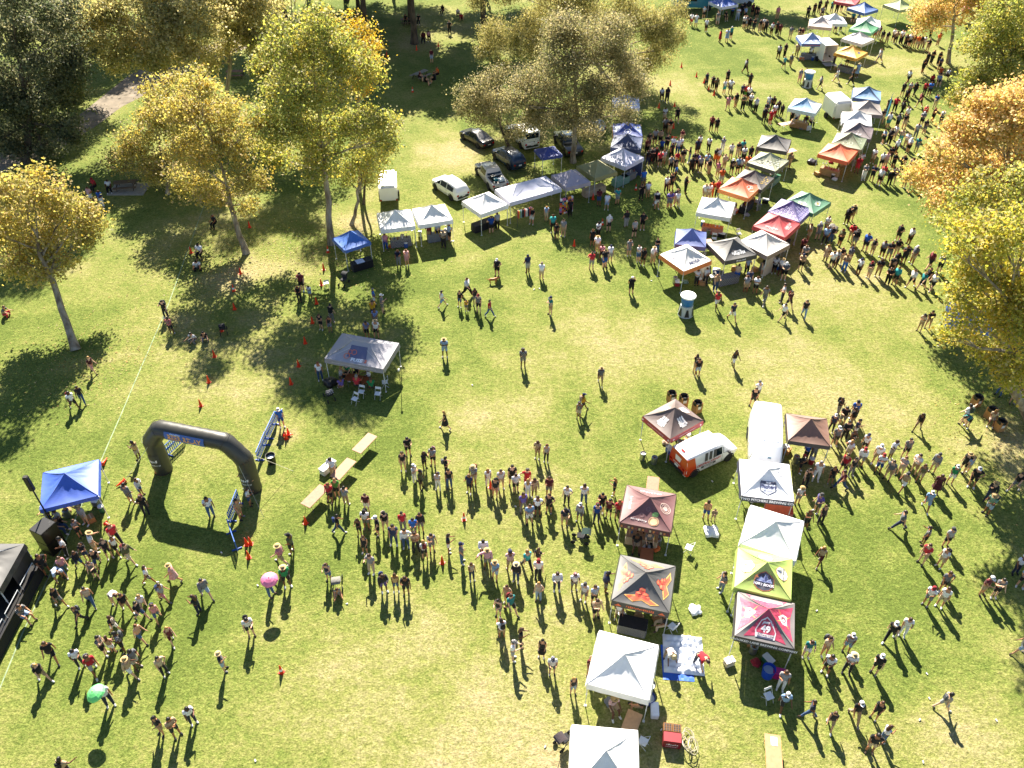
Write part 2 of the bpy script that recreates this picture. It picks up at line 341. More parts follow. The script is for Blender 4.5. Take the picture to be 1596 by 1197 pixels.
TREES = [
 ('leaning golden sycamore standing alone at the left edge of the lawn', -33.4, 48.6, 0.27, [(-35.24, 54.6, 10.08, 1.8), (-33.96, 55.6, 8.19, 1.96), (-36.58, 53.6, 7.97, 2.16), (-34.76, 53.6, 6.02, 2.06), (-33.62, 55.6, 5.95, 1.51), (-37.34, 52.6, 5.51, 1.85), (-36.24, 52.6, 11.14, 1.74), (-35.15, 51.6, 5.02, 1.06), (-38.21, 51.6, 8.6, 1.95), (-33.02, 56.6, 7.07, 1.0)], 'gold', 0.225, 600, False, 0, None),
 ('golden sycamore crown behind the round topped one on the left', -34.14, 73.23, 0.2, [(-31.7, 73.08, 8.57, 2.01), (-35.47, 73.54, 5.24, 2.2), (-34.12, 74.32, 2.21, 2.15), (-38.64, 75.0, 2.69, 1.52), (-31.42, 74.67, 5.18, 1.86), (-32.99, 71.71, 8.07, 1.76), (-34.61, 71.69, 3.13, 1.47), (-32.95, 75.17, 9.06, 1.8), (-30.71, 75.22, 9.65, 1.68)], 'gold', 0.225, 600, False, 0, None),
 ('round topped golden sycamore between the leaning one and the tallest', -23.68, 62.26, 0.26, [(-24.82, 64.26, 14.47, 1.63), (-26.99, 65.26, 12.23, 1.79), (-24.29, 65.26, 11.42, 2.39), (-26.87, 64.26, 8.5, 2.48), (-22.88, 63.26, 9.54, 2.11), (-29.23, 66.26, 4.99, 1.82), (-25.7, 64.26, 5.54, 2.22), (-21.49, 62.26, 7.47, 1.6), (-22.6, 62.26, 4.79, 0.88), (-20.5, 62.26, 12.17, 1.42)], 'gold', 0.225, 600, False, 0, None),
 ('tallest yellow green sycamore with a straight bare trunk', -16.34, 63.87, 0.28, [(-14.86, 65.02, 18.86, 1.96), (-17.37, 65.21, 17.36, 2.1), (-12.96, 64.07, 17.27, 2.07), (-19.0, 65.77, 14.15, 2.18), (-15.07, 62.82, 15.02, 2.73), (-11.98, 64.46, 14.9, 1.93), (-18.23, 62.13, 11.96, 2.29), (-14.9, 64.1, 10.82, 2.63), (-11.54, 63.48, 11.91, 1.97), (-10.44, 62.94, 10.36, 1.15), (-20.62, 65.82, 7.75, 1.77), (-16.82, 63.46, 8.02, 1.93)], 'goldgreen', 0.225, 600, False, 0, None),
 ('amber tinged small tree tucked behind the tallest sycamore', -15.2, 73.5, 0.16, [(-13.29, 72.14, 16.11, 1.42), (-12.96, 73.79, 12.82, 1.26), (-12.33, 73.01, 14.48, 1.01), (-13.71, 72.79, 11.18, 1.15)], 'amber', 0.22, 600, False, 0, None),
 ('forked slim sycamore just right of the tallest trunk', -15.04, 67.27, 0.17, [(-13.51, 67.22, 6.48, 1.7), (-11.42, 66.27, 8.01, 1.44), (-15.5, 68.16, 4.65, 1.28), (-12.95, 67.81, 4.63, 0.93)], 'goldgreen', 0.2, 600, False, 0, 0.35),
 ('thin dark stemmed sapling right of the forked slim sycamore', -14.43, 71.17, 0.12, [(-12.74, 69.37, 4.67, 1.06), (-13.97, 71.2, 6.32, 1.3), (-11.53, 71.25, 8.27, 1.05)], 'goldgreen', 0.2, 600, True, 0, None),
 ('broad pale sycamore at the top left behind the dirt path', -36.08, 88.55, 0.3, [(-42.33, 86.84, 12.34, 3.0), (-40.07, 87.97, 10.39, 3.35), (-36.1, 88.01, 12.61, 3.56), (-35.33, 87.19, 9.68, 3.08), (-32.03, 87.24, 12.22, 3.28), (-43.88, 90.41, 13.79, 3.47), (-36.8, 88.68, 15.49, 3.89), (-44.87, 86.67, 10.5, 2.25), (-41.44, 86.96, 8.11, 1.62), (-37.81, 86.83, 8.82, 2.01), (-33.48, 87.16, 9.03, 1.75)], 'tan', 0.28, 420, False, 0, None),
 ('twin pale sycamore at the top left beside the broad one', -33.86, 93.92, 0.26, [(-30.1, 93.57, 10.4, 3.38), (-28.46, 95.82, 9.98, 2.73), (-32.02, 93.94, 11.62, 3.22), (-28.66, 94.53, 13.28, 3.19), (-32.58, 94.75, 7.12, 2.18), (-34.44, 95.44, 12.04, 2.82), (-28.05, 93.46, 8.25, 1.71), (-33.69, 92.38, 5.82, 1.44), (-32.23, 93.71, 21.35, 2.72), (-28.33, 92.42, 22.7, 2.78), (-25.65, 93.31, 21.42, 2.71), (-35.73, 95.06, 21.95, 2.61)], 'tan', 0.28, 420, False, 0, None),
 ('dark green oak filling the upper left corner', -51.55, 80.53, 0.4, [(-48.85, 82.52, 13.08, 3.43), (-45.42, 81.44, 11.01, 3.14), (-49.61, 81.61, 7.79, 3.55), (-45.7, 81.61, 6.48, 2.61), (-49.85, 81.88, 3.3, 2.82), (-52.71, 80.24, 2.64, 2.66), (-41.93, 79.86, 14.5, 2.4), (-45.03, 79.51, 4.14, 1.96), (-52.82, 81.51, 8.47, 3.53), (-45.11, 78.61, 17.1, 2.9), (-48.66, 79.81, 1.43, 1.2), (-43.09, 81.13, 9.25, 1.59)], 'dark', 0.25, 640, True, 0, None),
 ('second dark oak behind the corner oak at upper left', -53.18, 97.76, 0.34, [(-52.1, 99.67, 6.93, 2.73), (-50.61, 96.68, 11.69, 3.29), (-49.3, 97.61, 6.15, 1.8), (-48.13, 99.22, 9.23, 2.23)], 'dark', 0.25, 560, True, 0, None),
 ('yellow green tree hidden behind the tallest sycamore', -22.8, 86.03, 0.22, [(-23.32, 86.0, 8.12, 2.28), (-20.94, 85.24, 10.34, 2.36), (-23.94, 85.1, 10.89, 2.08), (-20.51, 87.97, 6.86, 2.07), (-25.14, 84.91, 7.86, 1.6), (-23.09, 84.16, 5.46, 1.75), (-22.12, 87.45, 16.41, 2.54), (-18.48, 84.71, 18.25, 2.44)], 'goldgreen', 0.225, 600, False, 0, None),
 ('dark tree beyond the top edge left of the tallest crown', -33, 124, 0.36, [(-36, 122, 14, 4.2), (-29, 123, 15, 4.4), (-33, 124, 19, 4.8), (-32, 119, 16, 3.8), (-38, 126, 17, 4), (-28, 127, 18, 4)], 'dark', 0.4, 210, True, 0, 0.5),
 ('dark tree beyond the top edge above the twin sycamore', -46, 126, 0.36, [(-49, 124, 14, 4.2), (-42, 125, 15, 4.4), (-46, 126, 19, 4.8), (-45, 121, 16, 3.8), (-51, 128, 17, 4), (-41, 129, 18, 4)], 'dark', 0.4, 210, True, 0, 0.5),
 ('dark tree beyond the top edge above the dirt path', -59, 122, 0.36, [(-62, 120, 14, 4.2), (-55, 121, 15, 4.4), (-59, 122, 19, 4.8), (-58, 117, 16, 3.8), (-64, 124, 17, 4), (-54, 125, 18, 4)], 'dark', 0.4, 210, True, 0, 0.5),
 ('dark tree beyond the top left corner', -72, 118, 0.36, [(-75, 116, 14, 4.2), (-68, 117, 15, 4.4), (-72, 118, 19, 4.8), (-71, 113, 16, 3.8), (-77, 120, 17, 4), (-67, 121, 18, 4)], 'dark', 0.4, 210, True, 0, 0.5),
 ('dark tree far beyond the top edge', -26, 136, 0.36, [(-29, 134, 14, 4.2), (-22, 135, 15, 4.4), (-26, 136, 19, 4.8), (-25, 131, 16, 3.8), (-31, 138, 17, 4), (-21, 139, 18, 4)], 'dark', 0.4, 210, True, 0, 0.5),
 ('dark tree behind the two corner oaks', -62, 104, 0.36, [(-65, 102, 14, 4.2), (-58, 103, 15, 4.4), (-62, 104, 19, 4.8), (-61, 99, 16, 3.8), (-67, 106, 17, 4), (-57, 107, 18, 4)], 'dark', 0.4, 210, True, 0, 0.5),
 ('first dark tree far beyond the picnic lawn', -20, 146, 0.36, [(-23, 144, 14, 4.2), (-16, 145, 15, 4.4), (-20, 146, 19, 4.8), (-19, 141, 16, 3.8), (-25, 148, 17, 4), (-15, 149, 18, 4)], 'dark', 0.4, 210, True, 0, 0.5),
 ('second dark tree far beyond the picnic lawn', -5, 143, 0.36, [(-8, 141, 14, 4.2), (-1, 142, 15, 4.4), (-5, 143, 19, 4.8), (-4, 138, 16, 3.8), (-10, 145, 17, 4), (0, 146, 18, 4)], 'dark', 0.4, 210, True, 0, 0.5),
 ('third dark tree far beyond the picnic lawn', -33, 144, 0.36, [(-36, 142, 14, 4.2), (-29, 143, 15, 4.4), (-33, 144, 19, 4.8), (-32, 139, 16, 3.8), (-38, 146, 17, 4), (-28, 147, 18, 4)], 'dark', 0.4, 210, True, 0, 0.5),
 ('grey olive tree with a forked trunk over the parked vehicles', 6.44, 80.08, 0.27, [(2.06, 81.49, 7.84, 2.9), (5.71, 80.06, 10.88, 3.35), (9.46, 79.64, 10.11, 2.86), (4.45, 78.8, 6.44, 2.67), (8.48, 78.49, 6.76, 2.28), (11.96, 81.2, 8.59, 2.3), (2.65, 81.23, 4.28, 1.85), (5.69, 81.57, 13.09, 2.6), (9.19, 79.37, 13.21, 2.54), (0.13, 78.56, 7.06, 1.52), (7.76, 80.53, 3.2, 1.19), (11.62, 81.02, 5.05, 1.31)], 'olive', 0.18, 900, False, 0, 0.4),
 ('small grey olive tree leaning left beside the camper truck', 0.07, 82.67, 0.2, [(-3.78, 81.93, 7.01, 1.83), (-2.63, 80.85, 4.92, 1.71), (-0.67, 83.18, 5.17, 2.14), (-4.62, 81.9, 5.35, 1.19), (0.54, 82.04, 2.88, 1.35), (-1.8, 81.66, 8.42, 1.16), (2.58, 84.22, 1.04, 1.11)], 'olive', 0.17, 900, True, 0, None),
 ('drooping golden willow behind the grey olive tree', 13.14, 98.56, 0.3, [(-1.49, 98.69, 7.82, 2.24), (1.63, 96.89, 7.11, 2.66), (-3.09, 100.52, 5.01, 1.85), (3.86, 99.18, 9.24, 3.12), (8.24, 98.91, 10.16, 3.09), (12.13, 100.12, 9.1, 3.14), (15.63, 99.02, 8.72, 2.68), (17.74, 97.04, 8.63, 2.2), (17.77, 99.54, 5.12, 1.84), (15.71, 100.54, 4.02, 2.33), (14.31, 97.44, 2.85, 1.53), (-1.8, 100.19, 2.61, 1.57), (18.64, 99.05, 9.63, 1.92), (19.99, 100.42, 6.69, 1.07), (-0.58, 99.17, 13.49, 2.74), (3.67, 97.76, 14.5, 3.11), (7.87, 97.01, 14.43, 3.09), (12.24, 98.48, 14.32, 2.85), (-4.53, 98.49, 12.86, 2.3)], 'willow', 0.22, 950, False, 1.0, None),
 ('slender orange tinged tree with a curved trunk at the upper right', 57.67, 108.94, 0.24, [(52.54, 107.65, 6.68, 2.26), (57.14, 110.75, 6.37, 2.64), (58.39, 107.08, 7.61, 2.55), (52.3, 107.87, 5.22, 1.22), (53.53, 107.73, 9.66, 3.0), (57.22, 107.96, 9.6, 2.54)], 'orange', 0.27, 460, False, 0, None),
 ('olive green tree at the upper right edge', 55.78, 87.7, 0.32, [(50.23, 87.46, 10.24, 2.81), (51.22, 87.07, 12.27, 2.49), (50.36, 86.72, 7.32, 2.44), (49.67, 86.58, 5.74, 1.92), (54.28, 88.5, 7.22, 2.9), (48.93, 87.59, 4.79, 1.12), (49.03, 88.47, 3.58, 0.99), (54.56, 89.08, 9.7, 2.72), (49.01, 86.34, 13.73, 2.19), (50.26, 86.33, 3.52, 1.81), (53.18, 86.11, 4.67, 2.62), (56.65, 88.71, 2.54, 2.58)], 'goldgreen', 0.25, 560, True, 0, None),
 ('large orange leaved tree at the right edge', 46.44, 57.71, 0.38, [(35.35, 56.78, 14.55, 2.13), (33.56, 57.81, 13.01, 1.91), (32.71, 59.0, 9.83, 1.4), (35.42, 59.08, 9.36, 2.22), (37.4, 57.79, 10.54, 2.45), (36.36, 55.87, 14.47, 1.84), (33.33, 56.25, 9.2, 1.76), (38.71, 59.36, 6.39, 2.3), (39.0, 56.22, 8.68, 2.36), (31.47, 56.44, 12.64, 1.04), (37.89, 59.06, 15.52, 1.89), (39.55, 56.97, 11.47, 2.41), (35.27, 59.34, 14.68, 1.44), (35.87, 57.78, 15.56, 1.67), (37.61, 58.41, 5.46, 1.46), (40.99, 59.3, 4.53, 1.91), (32.11, 58.07, 9.06, 0.8)], 'orange', 0.24, 680, False, 0, None),
 ('bright yellow tree at the right edge nearest the camera', 36.01, 39.98, 0.36, [(27.81, 40.91, 13.66, 1.72), (29.78, 40.82, 12.38, 1.75), (27.42, 40.91, 11.87, 1.38), (29.9, 41.37, 9.77, 1.91), (30.31, 39.0, 9.96, 1.76), (26.87, 39.01, 9.95, 0.92), (29.61, 40.85, 6.78, 1.15), (31.2, 40.43, 6.43, 1.23), (31.44, 38.59, 6.54, 0.96), (24.44, 38.68, 15.46, 0.7), (29.08, 40.3, 15.72, 1.51), (31.18, 39.19, 11.68, 1.87), (26.31, 40.16, 11.23, 0.61), (27.09, 41.33, 15.03, 1.26), (27.49, 39.32, 15.89, 1.42), (25.56, 40.71, 15.48, 0.87), (30.8, 38.67, 5.95, 0.88), (33.14, 39.41, 5.04, 1.23), (25.96, 38.27, 9.31, 0.53)], 'bright', 0.21, 680, False, 0, None),
 ('green gold tree at the right edge between orange and bright yellow ones', 44.44, 49.79, 0.32, [(34.58, 51.49, 10.48, 1.72), (32.72, 51.33, 10.42, 1.27), (36.38, 51.38, 9.52, 1.92), (30.81, 50.32, 11.78, 0.88), (32.16, 49.61, 12.84, 1.46), (29.48, 48.83, 11.0, 0.7), (34.18, 49.35, 13.35, 1.53)], 'goldgreen', 0.22, 600, False, 0, None),
 ('dark trunk nearest the golden crown at the top edge', -20.5, 118.91, 0.42, [(-25.4, 116.9, 13.0, 3.8), (-16.0, 117.9, 13.0, 4), (-20.5, 118.9, 16.0, 4.4), (-21.5, 122.9, 13.5, 3.6), (-17.5, 114.4, 13.7, 3.4), (-26.5, 119.9, 14.5, 3.4), (-14.0, 121.9, 14.5, 3.4), (-22.5, 113.9, 14.5, 3.2)], 'dark', 0.4, 250, True, 0, 0.5),
 ('thick dark trunk standing in the shaded picnic lawn', -13.55, 116.29, 0.42, [(-17.0, 114.3, 12.7, 3.8), (-9.1, 115.3, 12.7, 4), (-13.6, 116.3, 15.7, 4.4), (-14.6, 120.3, 13.2, 3.6), (-10.6, 111.8, 13.4, 3.4), (-19.6, 117.3, 14.2, 3.4), (-7.1, 119.3, 14.2, 3.4), (-15.6, 111.3, 14.2, 3.2)], 'dark', 0.4, 250, True, 0, 0.5),
 ('thin dark trunk at the top left of the picnic shade', -23.03, 129.14, 0.3, [(-28.2, 127.1, 11.5, 3.8), (-18.5, 128.1, 11.5, 4), (-23.0, 129.1, 14.5, 4.4), (-24.0, 133.1, 12, 3.6), (-20.0, 124.6, 12.2, 3.4), (-29.0, 130.1, 13, 3.4), (-16.5, 132.1, 13, 3.4), (-25.0, 124.1, 13, 3.2)], 'dark', 0.4, 250, True, 0, 0.5),
 ('dark trunk behind the thick one at the picnic lawn', -14.9, 125.0, 0.3, [(-17.7, 123.0, 12.0, 3.8), (-10.4, 124.0, 12.0, 4), (-14.9, 125.0, 15.0, 4.4), (-15.9, 129.0, 12.5, 3.6), (-11.9, 120.5, 12.7, 3.4), (-20.9, 126.0, 13.5, 3.4), (-8.4, 128.0, 13.5, 3.4), (-16.9, 120.0, 13.5, 3.2)], 'dark', 0.4, 250, True, 0, 0.5),
 ('tree standing beyond the top edge of the photo', 35, 139, 0.35, [(33, 138, 9, 4), (37, 139, 11, 4), (30, 140, 10, 3.5), (41, 137, 9, 3.2)], 'dark', 0.4, 220, True, 0, None),
 ('tree standing right of the photo beside the near yellow one', 44, 31, 0.35, [(44, 30, 10, 3.4), (41.5, 31, 12, 3.2), (46, 32, 12, 3.5), (42.6, 28, 9, 2.6)], 'bright', 0.24, 330, False, 0, None),
 ('tree beyond the top edge shading the picnic lawn', -4, 123, 0.4, [(-4, 121, 14, 4), (-8, 124, 15, 4), (-1, 125, 15, 4), (-5, 119, 17, 3.6)], 'dark', 0.4, 220, True, 0, 0.5)]
def make_tree(label, x, y, r0, blobs, pal, size, dens, dark, droop, fork):
    root = empty('tree', (x, y, 0)); tag(root, label, 'tree')
    bl = [(bx - x, by - y, bz, br) for bx, by, bz, br in blobs]
    wsum = sum(b[3] ** 2 for b in bl); cx = sum(b[0] * b[3] ** 2 for b in bl) / wsum; cy = sum(b[1] * b[3] ** 2 for b in bl) / wsum
    cz = sum(b[2] * b[3] ** 2 for b in bl) / wsum; ztop = max(b[2] for b in bl); zlow = min(b[2] - b[3] * .5 for b in bl)
    mb = MB(); sd_ = int(abs(x * 31 + y * 17))
    top = Vector((cx, cy, (cz + ztop) / 2)); kz = max(.30, min(.62, zlow / max(top.z, 1))) if fork is None else fork
    f = Vector((cx * .55, cy * .55, top.z * kz)); base = Vector((0, 0, -.05))
    low = wob(base, f, 5, .10, sd_); rr = [r0 * 1.45, r0 * 1.08, r0 * .98, r0 * .92, r0 * .86, r0 * .8]
    mb.tube(low, rr, 9)
    lead = wob(f, top, 5, .35, sd_ + 1); mb.tube(lead, [r0 * .76, r0 * .62, r0 * .5, r0 * .38, r0 * .26, r0 * .12], 7)
    for i, b in enumerate(bl):
        e = Vector(b[:3]); tt = max(0.0, min(1.0, (e.z - f.z) / max(.1, top.z - f.z) * .55 - .05)); s = f.lerp(top, tt)
        k = r0 * (.42 - .2 * tt); pts = wob(s, e, 4, .3, sd_ + i * 7); mb.tube(pts, [k, k * .8, k * .6, k * .42, k * .25], 5)
        rr_ = random.Random(sd_ + i)
        for j in range(7):
            d = Vector((rr_.gauss(0, 1), rr_.gauss(0, 1), rr_.gauss(.25, .8))).normalized() * b[3] * .85
            mb.tube(wob(pts[2 + j % 3], e + d, 2, .12, sd_ + i + j), [k * .32, k * .2, .012], 4)
    mb.build('trunk', M_BARKD if dark else M_BARK, root, smooth=60)
    V, C = leaf_cloud(bl, pal, size, dens, droop)
    cr = obj('crown', quads_mesh('crown', V, C, M_LEAF), root); cr['kind'] = 'stuff'
    return root
for T in TREES: make_tree(*T)

# ------------------------------------------------------------------ pop-up canopies
LEGC = 'd8d8d6'
def ppt(W, D, e, rise, x, h, off=0.0, ridge=0.0):
    """point on the near roof panel: x across, h up the slope (metres), off above the cloth"""
    L = math.hypot(D / 2, rise); t = max(0.0, min(1.0, h / L)); half = (W / 2) * (1 - t) + ridge * t
    s = max(-1.0, min(1.0, x / half)) if half > 1e-4 else 0.0
    sag = (.085 + .085 * (1 - s * s)) * math.sin(math.pi * t) ** .9 * (D / 3.05)
    sag += .016 * math.sin(s * 9 + t * 5) * math.sin(math.pi * t) * (1 - abs(s)) + .010 * math.sin(s * 17 - t * 11) * math.sin(math.pi * t)
    ny, nz = -rise / L, (D / 2) / L
    return Vector((s * half, -D / 2 * (1 - t) + ny * off, e + rise * t - sag + nz * off))
def panel_mesh(W, D, e, rise, ridge=0.0):
    def f():
        mb = MB(); N = 16; L = math.hypot(D / 2, rise); idx = {}
        for i in range(N + 1):
            for j in range(N + 1):
                t = i / N; half = (W / 2) * (1 - t) + ridge * t; idx[i, j] = len(mb.v)
                mb.v.append(tuple(ppt(W, D, e, rise, (2 * j / N - 1) * half, t * L, 0, ridge)))
        for i in range(N):
            for j in range(N):
                mb.f.append((idx[i, j], idx[i, j + 1], idx[i + 1, j + 1], idx[i + 1, j])); mb.m.append(0)
        me = mb.mesh('roof_panel', M_CANOPY)
        bm = bmesh.new(); bm.from_mesh(me); bmesh.ops.remove_doubles(bm, verts=bm.verts, dist=1e-4); bm.to_mesh(me); bm.free()
        me.polygons.foreach_set('use_smooth', [True] * len(me.polygons)); return me
    return cached(('panel', W, D, e, rise, ridge), f)
def valance_mesh(W, D, e, h):
    def f():
        mb = MB(); n = 8
        for i in range(n):
            a, b = -W / 2 + W * i / n, -W / 2 + W * (i + 1) / n; wv = lambda k: .012 * math.sin(k * 2.4)
            mb.face([(a, -D / 2 - .075 + wv(i), e - h), (b, -D / 2 - .075 + wv(i + 1), e - h), (b, -D / 2 - .006, e + .004), (a, -D / 2 - .006, e + .004)])
        return mb.mesh('valance', M_CANOPY, smooth=True)
    return cached(('val', W, D, e, h), f)
def frame_mesh(W, D, e, rise):
    def f():
        mb = MB(); a, b, z = W / 2 - .05, D / 2 - .05, e - .06
        c = [(-a, -b), (a, -b), (a, b), (-a, b)]
        for i in range(4):
            p, q = Vector((*c[i], z)), Vector((*c[(i + 1) % 4], z)); m = (p + q) / 2
            lo = Vector((0, 0, -.35))
            mb.tube([p, m + lo], .013, 4); mb.tube([m + lo, q], .013, 4); mb.tube([p + lo, m], .013, 4); mb.tube([m, q + lo], .013, 4)
            mb.tube([p, (0, 0, e + rise - .12)], .014, 4)
        mb.tube([(0, 0, e + .1), (0, 0, e + rise - .03)], .02, 5)
        return mb.mesh('frame', M_METAL)
    return cached(('frame', W, D, e, rise), f)
def leg_mesh(e):
    def f():
        mb = MB(); mb.box((0, 0, e * .28), (.035, .035, e * .56)); mb.box((0, 0, e * .73), (.045, .045, e * .5)); mb.box((0, 0, .012), (.12, .12, .024)); mb.box((0, 0, e * .5), (.065, .065, .09))
        return mb.mesh('leg', M_METAL)
    return cached(('leg', e), f)
FONT_CACHE = {}
def text_polys(s, size, bold=0.0, shear=0.0):
    """triangulated outline of a word, centred, in its own plane"""
    cu = bpy.data.curves.new('lettering', 'FONT'); cu.body = s; cu.size = size; cu.align_x = 'CENTER'; cu.align_y = 'CENTER'; cu.offset = bold; cu.shear = shear; cu.resolution_u = 2; cu.fill_mode = 'FRONT'
    o = bpy.data.objects.new('lettering', cu); me = o.to_mesh(); P = [[(me.vertices[i].co.x, me.vertices[i].co.y) for i in p.vertices] for p in me.polygons]
    o.to_mesh_clear(); bpy.data.objects.remove(o); bpy.data.curves.remove(cu)
    assert P, s
    return P
def ring(cx, cy, r0, r1, n=20):
    out = []
    for i in range(n):
        a, b = 2 * math.pi * i / n, 2 * math.pi * (i + 1) / n
        out.append([(cx + r0 * math.cos(a), cy + r0 * math.sin(a)), (cx + r1 * math.cos(a), cy + r1 * math.sin(a)), (cx + r1 * math.cos(b), cy + r1 * math.sin(b)), (cx + r0 * math.cos(b), cy + r0 * math.sin(b))])
    return out
def disc(cx, cy, r, n=18, sy=1.0): return [[(cx + r * math.cos(2 * math.pi * i / n), cy + r * sy * math.sin(2 * math.pi * i / n)) for i in range(n)]]
def shift(P, dx, dy, k=1.0): return [[(x * k + dx, y * k + dy) for x, y in p] for p in P]
def scrawl(wd, ht, n, seed):
    """an unreadable script mark: small slanted dabs in a row"""
    r = random.Random(seed); out = []
    for i in range(n):
        x = -wd / 2 + wd * (i + .5) / n; h = ht * r.uniform(.45, 1.0); y = r.uniform(-.12, .12) * ht; w2 = wd / n * r.uniform(.28, .42)
        out.append([(x - w2, y - h / 2), (x + w2, y - h / 2 * .8), (x + w2 * 1.3, y + h / 2), (x - w2 * .6, y + h / 2 * .85)])
    return out
class Tent:
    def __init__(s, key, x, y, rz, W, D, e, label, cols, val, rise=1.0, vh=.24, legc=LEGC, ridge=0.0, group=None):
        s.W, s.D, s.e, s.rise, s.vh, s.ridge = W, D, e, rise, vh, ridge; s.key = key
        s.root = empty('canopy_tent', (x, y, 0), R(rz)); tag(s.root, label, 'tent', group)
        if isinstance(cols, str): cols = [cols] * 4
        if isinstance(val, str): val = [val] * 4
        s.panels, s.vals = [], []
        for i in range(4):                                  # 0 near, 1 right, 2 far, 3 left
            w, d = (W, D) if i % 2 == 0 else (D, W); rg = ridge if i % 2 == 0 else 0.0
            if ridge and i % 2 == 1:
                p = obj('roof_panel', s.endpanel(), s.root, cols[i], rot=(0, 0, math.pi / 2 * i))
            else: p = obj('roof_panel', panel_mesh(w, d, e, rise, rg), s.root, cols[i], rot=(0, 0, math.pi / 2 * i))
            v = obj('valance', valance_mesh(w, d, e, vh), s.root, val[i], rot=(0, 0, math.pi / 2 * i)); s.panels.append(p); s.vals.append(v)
        if not ridge:
            hs_ = cached(('hip', W, D, e, rise), lambda: MB().tube([ppt(W, D, e, rise, W / 2 * (1 - q / 8), math.hypot(D / 2, rise) * q / 8, .006) for q in range(9)], .014, 4).mesh('hip_seam', M_CANOPY))
            dk = lambda c: tuple(v * .62 for v in lin(c))
            for i in range(4):
                if abs(W - D) < .01 or i % 2 == 0: obj('hip_seam', hs_, s.root, dk(cols[i]), rot=(0, 0, math.pi / 2 * i))
        for sx, sy in ((-1, -1), (1, -1), (1, 1), (-1, 1)): obj('leg', leg_mesh(e), s.root, legc, loc=(sx * (W / 2 - .05), sy * (D / 2 - .05), 0))
        obj('frame', frame_mesh(W, D, e, rise), s.root, legc)
    def endpanel(s):
        W, D, e, rise, rg = s.W, s.D, s.e, s.rise, s.ridge
        mb = MB(); N = 8
        for i in range(N):
            for j in range(N):
                q = []
                for a, b in ((i, j), (i, j + 1), (i + 1, j + 1), (i + 1, j)):
                    t = a / N; half = D / 2 * (1 - t); sgn = 2 * b / N - 1; sag = (.05 + .08 * (1 - sgn * sgn)) * math.sin(math.pi * t)
                    q.append((sgn * half, -(W / 2 * (1 - t) + rg * t), e + rise * t - sag))
                mb.face(q)
        me = mb.mesh('roof_panel', M_CANOPY); bm = bmesh.new(); bm.from_mesh(me); bmesh.ops.remove_doubles(bm, verts=bm.verts, dist=1e-3); bm.to_mesh(me); bm.free()
        me.polygons.foreach_set('use_smooth', [True] * len(me.polygons)); return me
    def decal(s, side, polys, color, cx=0.0, ch=.75, off=.02, name='printed_mark', lab=None):
        w, d = (s.W, s.D) if side % 2 == 0 else (s.D, s.W); bm = bmesh.new()
        for p in polys:
            try: bm.faces.new([bm.verts.new((q[0] + cx, q[1] + ch, 0)) for q in p])
            except ValueError: pass
        bmesh.ops.triangulate(bm, faces=bm.faces)
        for _ in range(4):                                    # fine enough to follow the sagging cloth
            lg = [e for e in bm.edges if e.calc_length() > .2]
            if not lg: break
            bmesh.ops.subdivide_edges(bm, edges=lg, cuts=1); bmesh.ops.triangulate(bm, faces=[f for f in bm.faces if len(f.verts) > 3])
        for v_ in bm.verts: v_.co = ppt(w, d, s.e, s.rise, v_.co.x, v_.co.y, off, s.ridge if side % 2 == 0 else 0)
        me = bpy.data.meshes.new(name); bm.to_mesh(me); bm.free(); me.materials.append(M_PRINT)
        o = obj(name, me, s.panels[side], color)
        if lab: o['label'] = lab
        return o
    def band(s, side, polys, color, cx=0.0, name='lettering'):
        w, d = (s.W, s.D) if side % 2 == 0 else (s.D, s.W); mb = MB()
        for p in polys: mb.face([(q[0] + cx, -d / 2 - .026 - .069 * (.5 - q[1] / s.vh), s.e - s.vh / 2 + q[1]) for q in p])
        return mb.build(name, M_PRINT, s.vals[side], color)
    def wall(s, side, color, x0=-1., x1=1., z0=.05):
        w, d = (s.W, s.D) if side % 2 == 0 else (s.D, s.W); mb = MB(); n = 10
        for i in range(n):
            a = w / 2 * (x0 + (x1 - x0) * i / n); b = w / 2 * (x0 + (x1 - x0) * (i + 1) / n); k = lambda q: .03 * math.sin(q * 1.9)
            mb.face([(a, -d / 2 + .03 + k(i), z0), (b, -d / 2 + .03 + k(i + 1), z0), (b, -d / 2 + .03, s.e - .02), (a, -d / 2 + .03, s.e - .02)])
        return mb.build('side_wall', M_CANOPY, s.root, color, smooth=True, rot=(0, 0, math.pi / 2 * side))
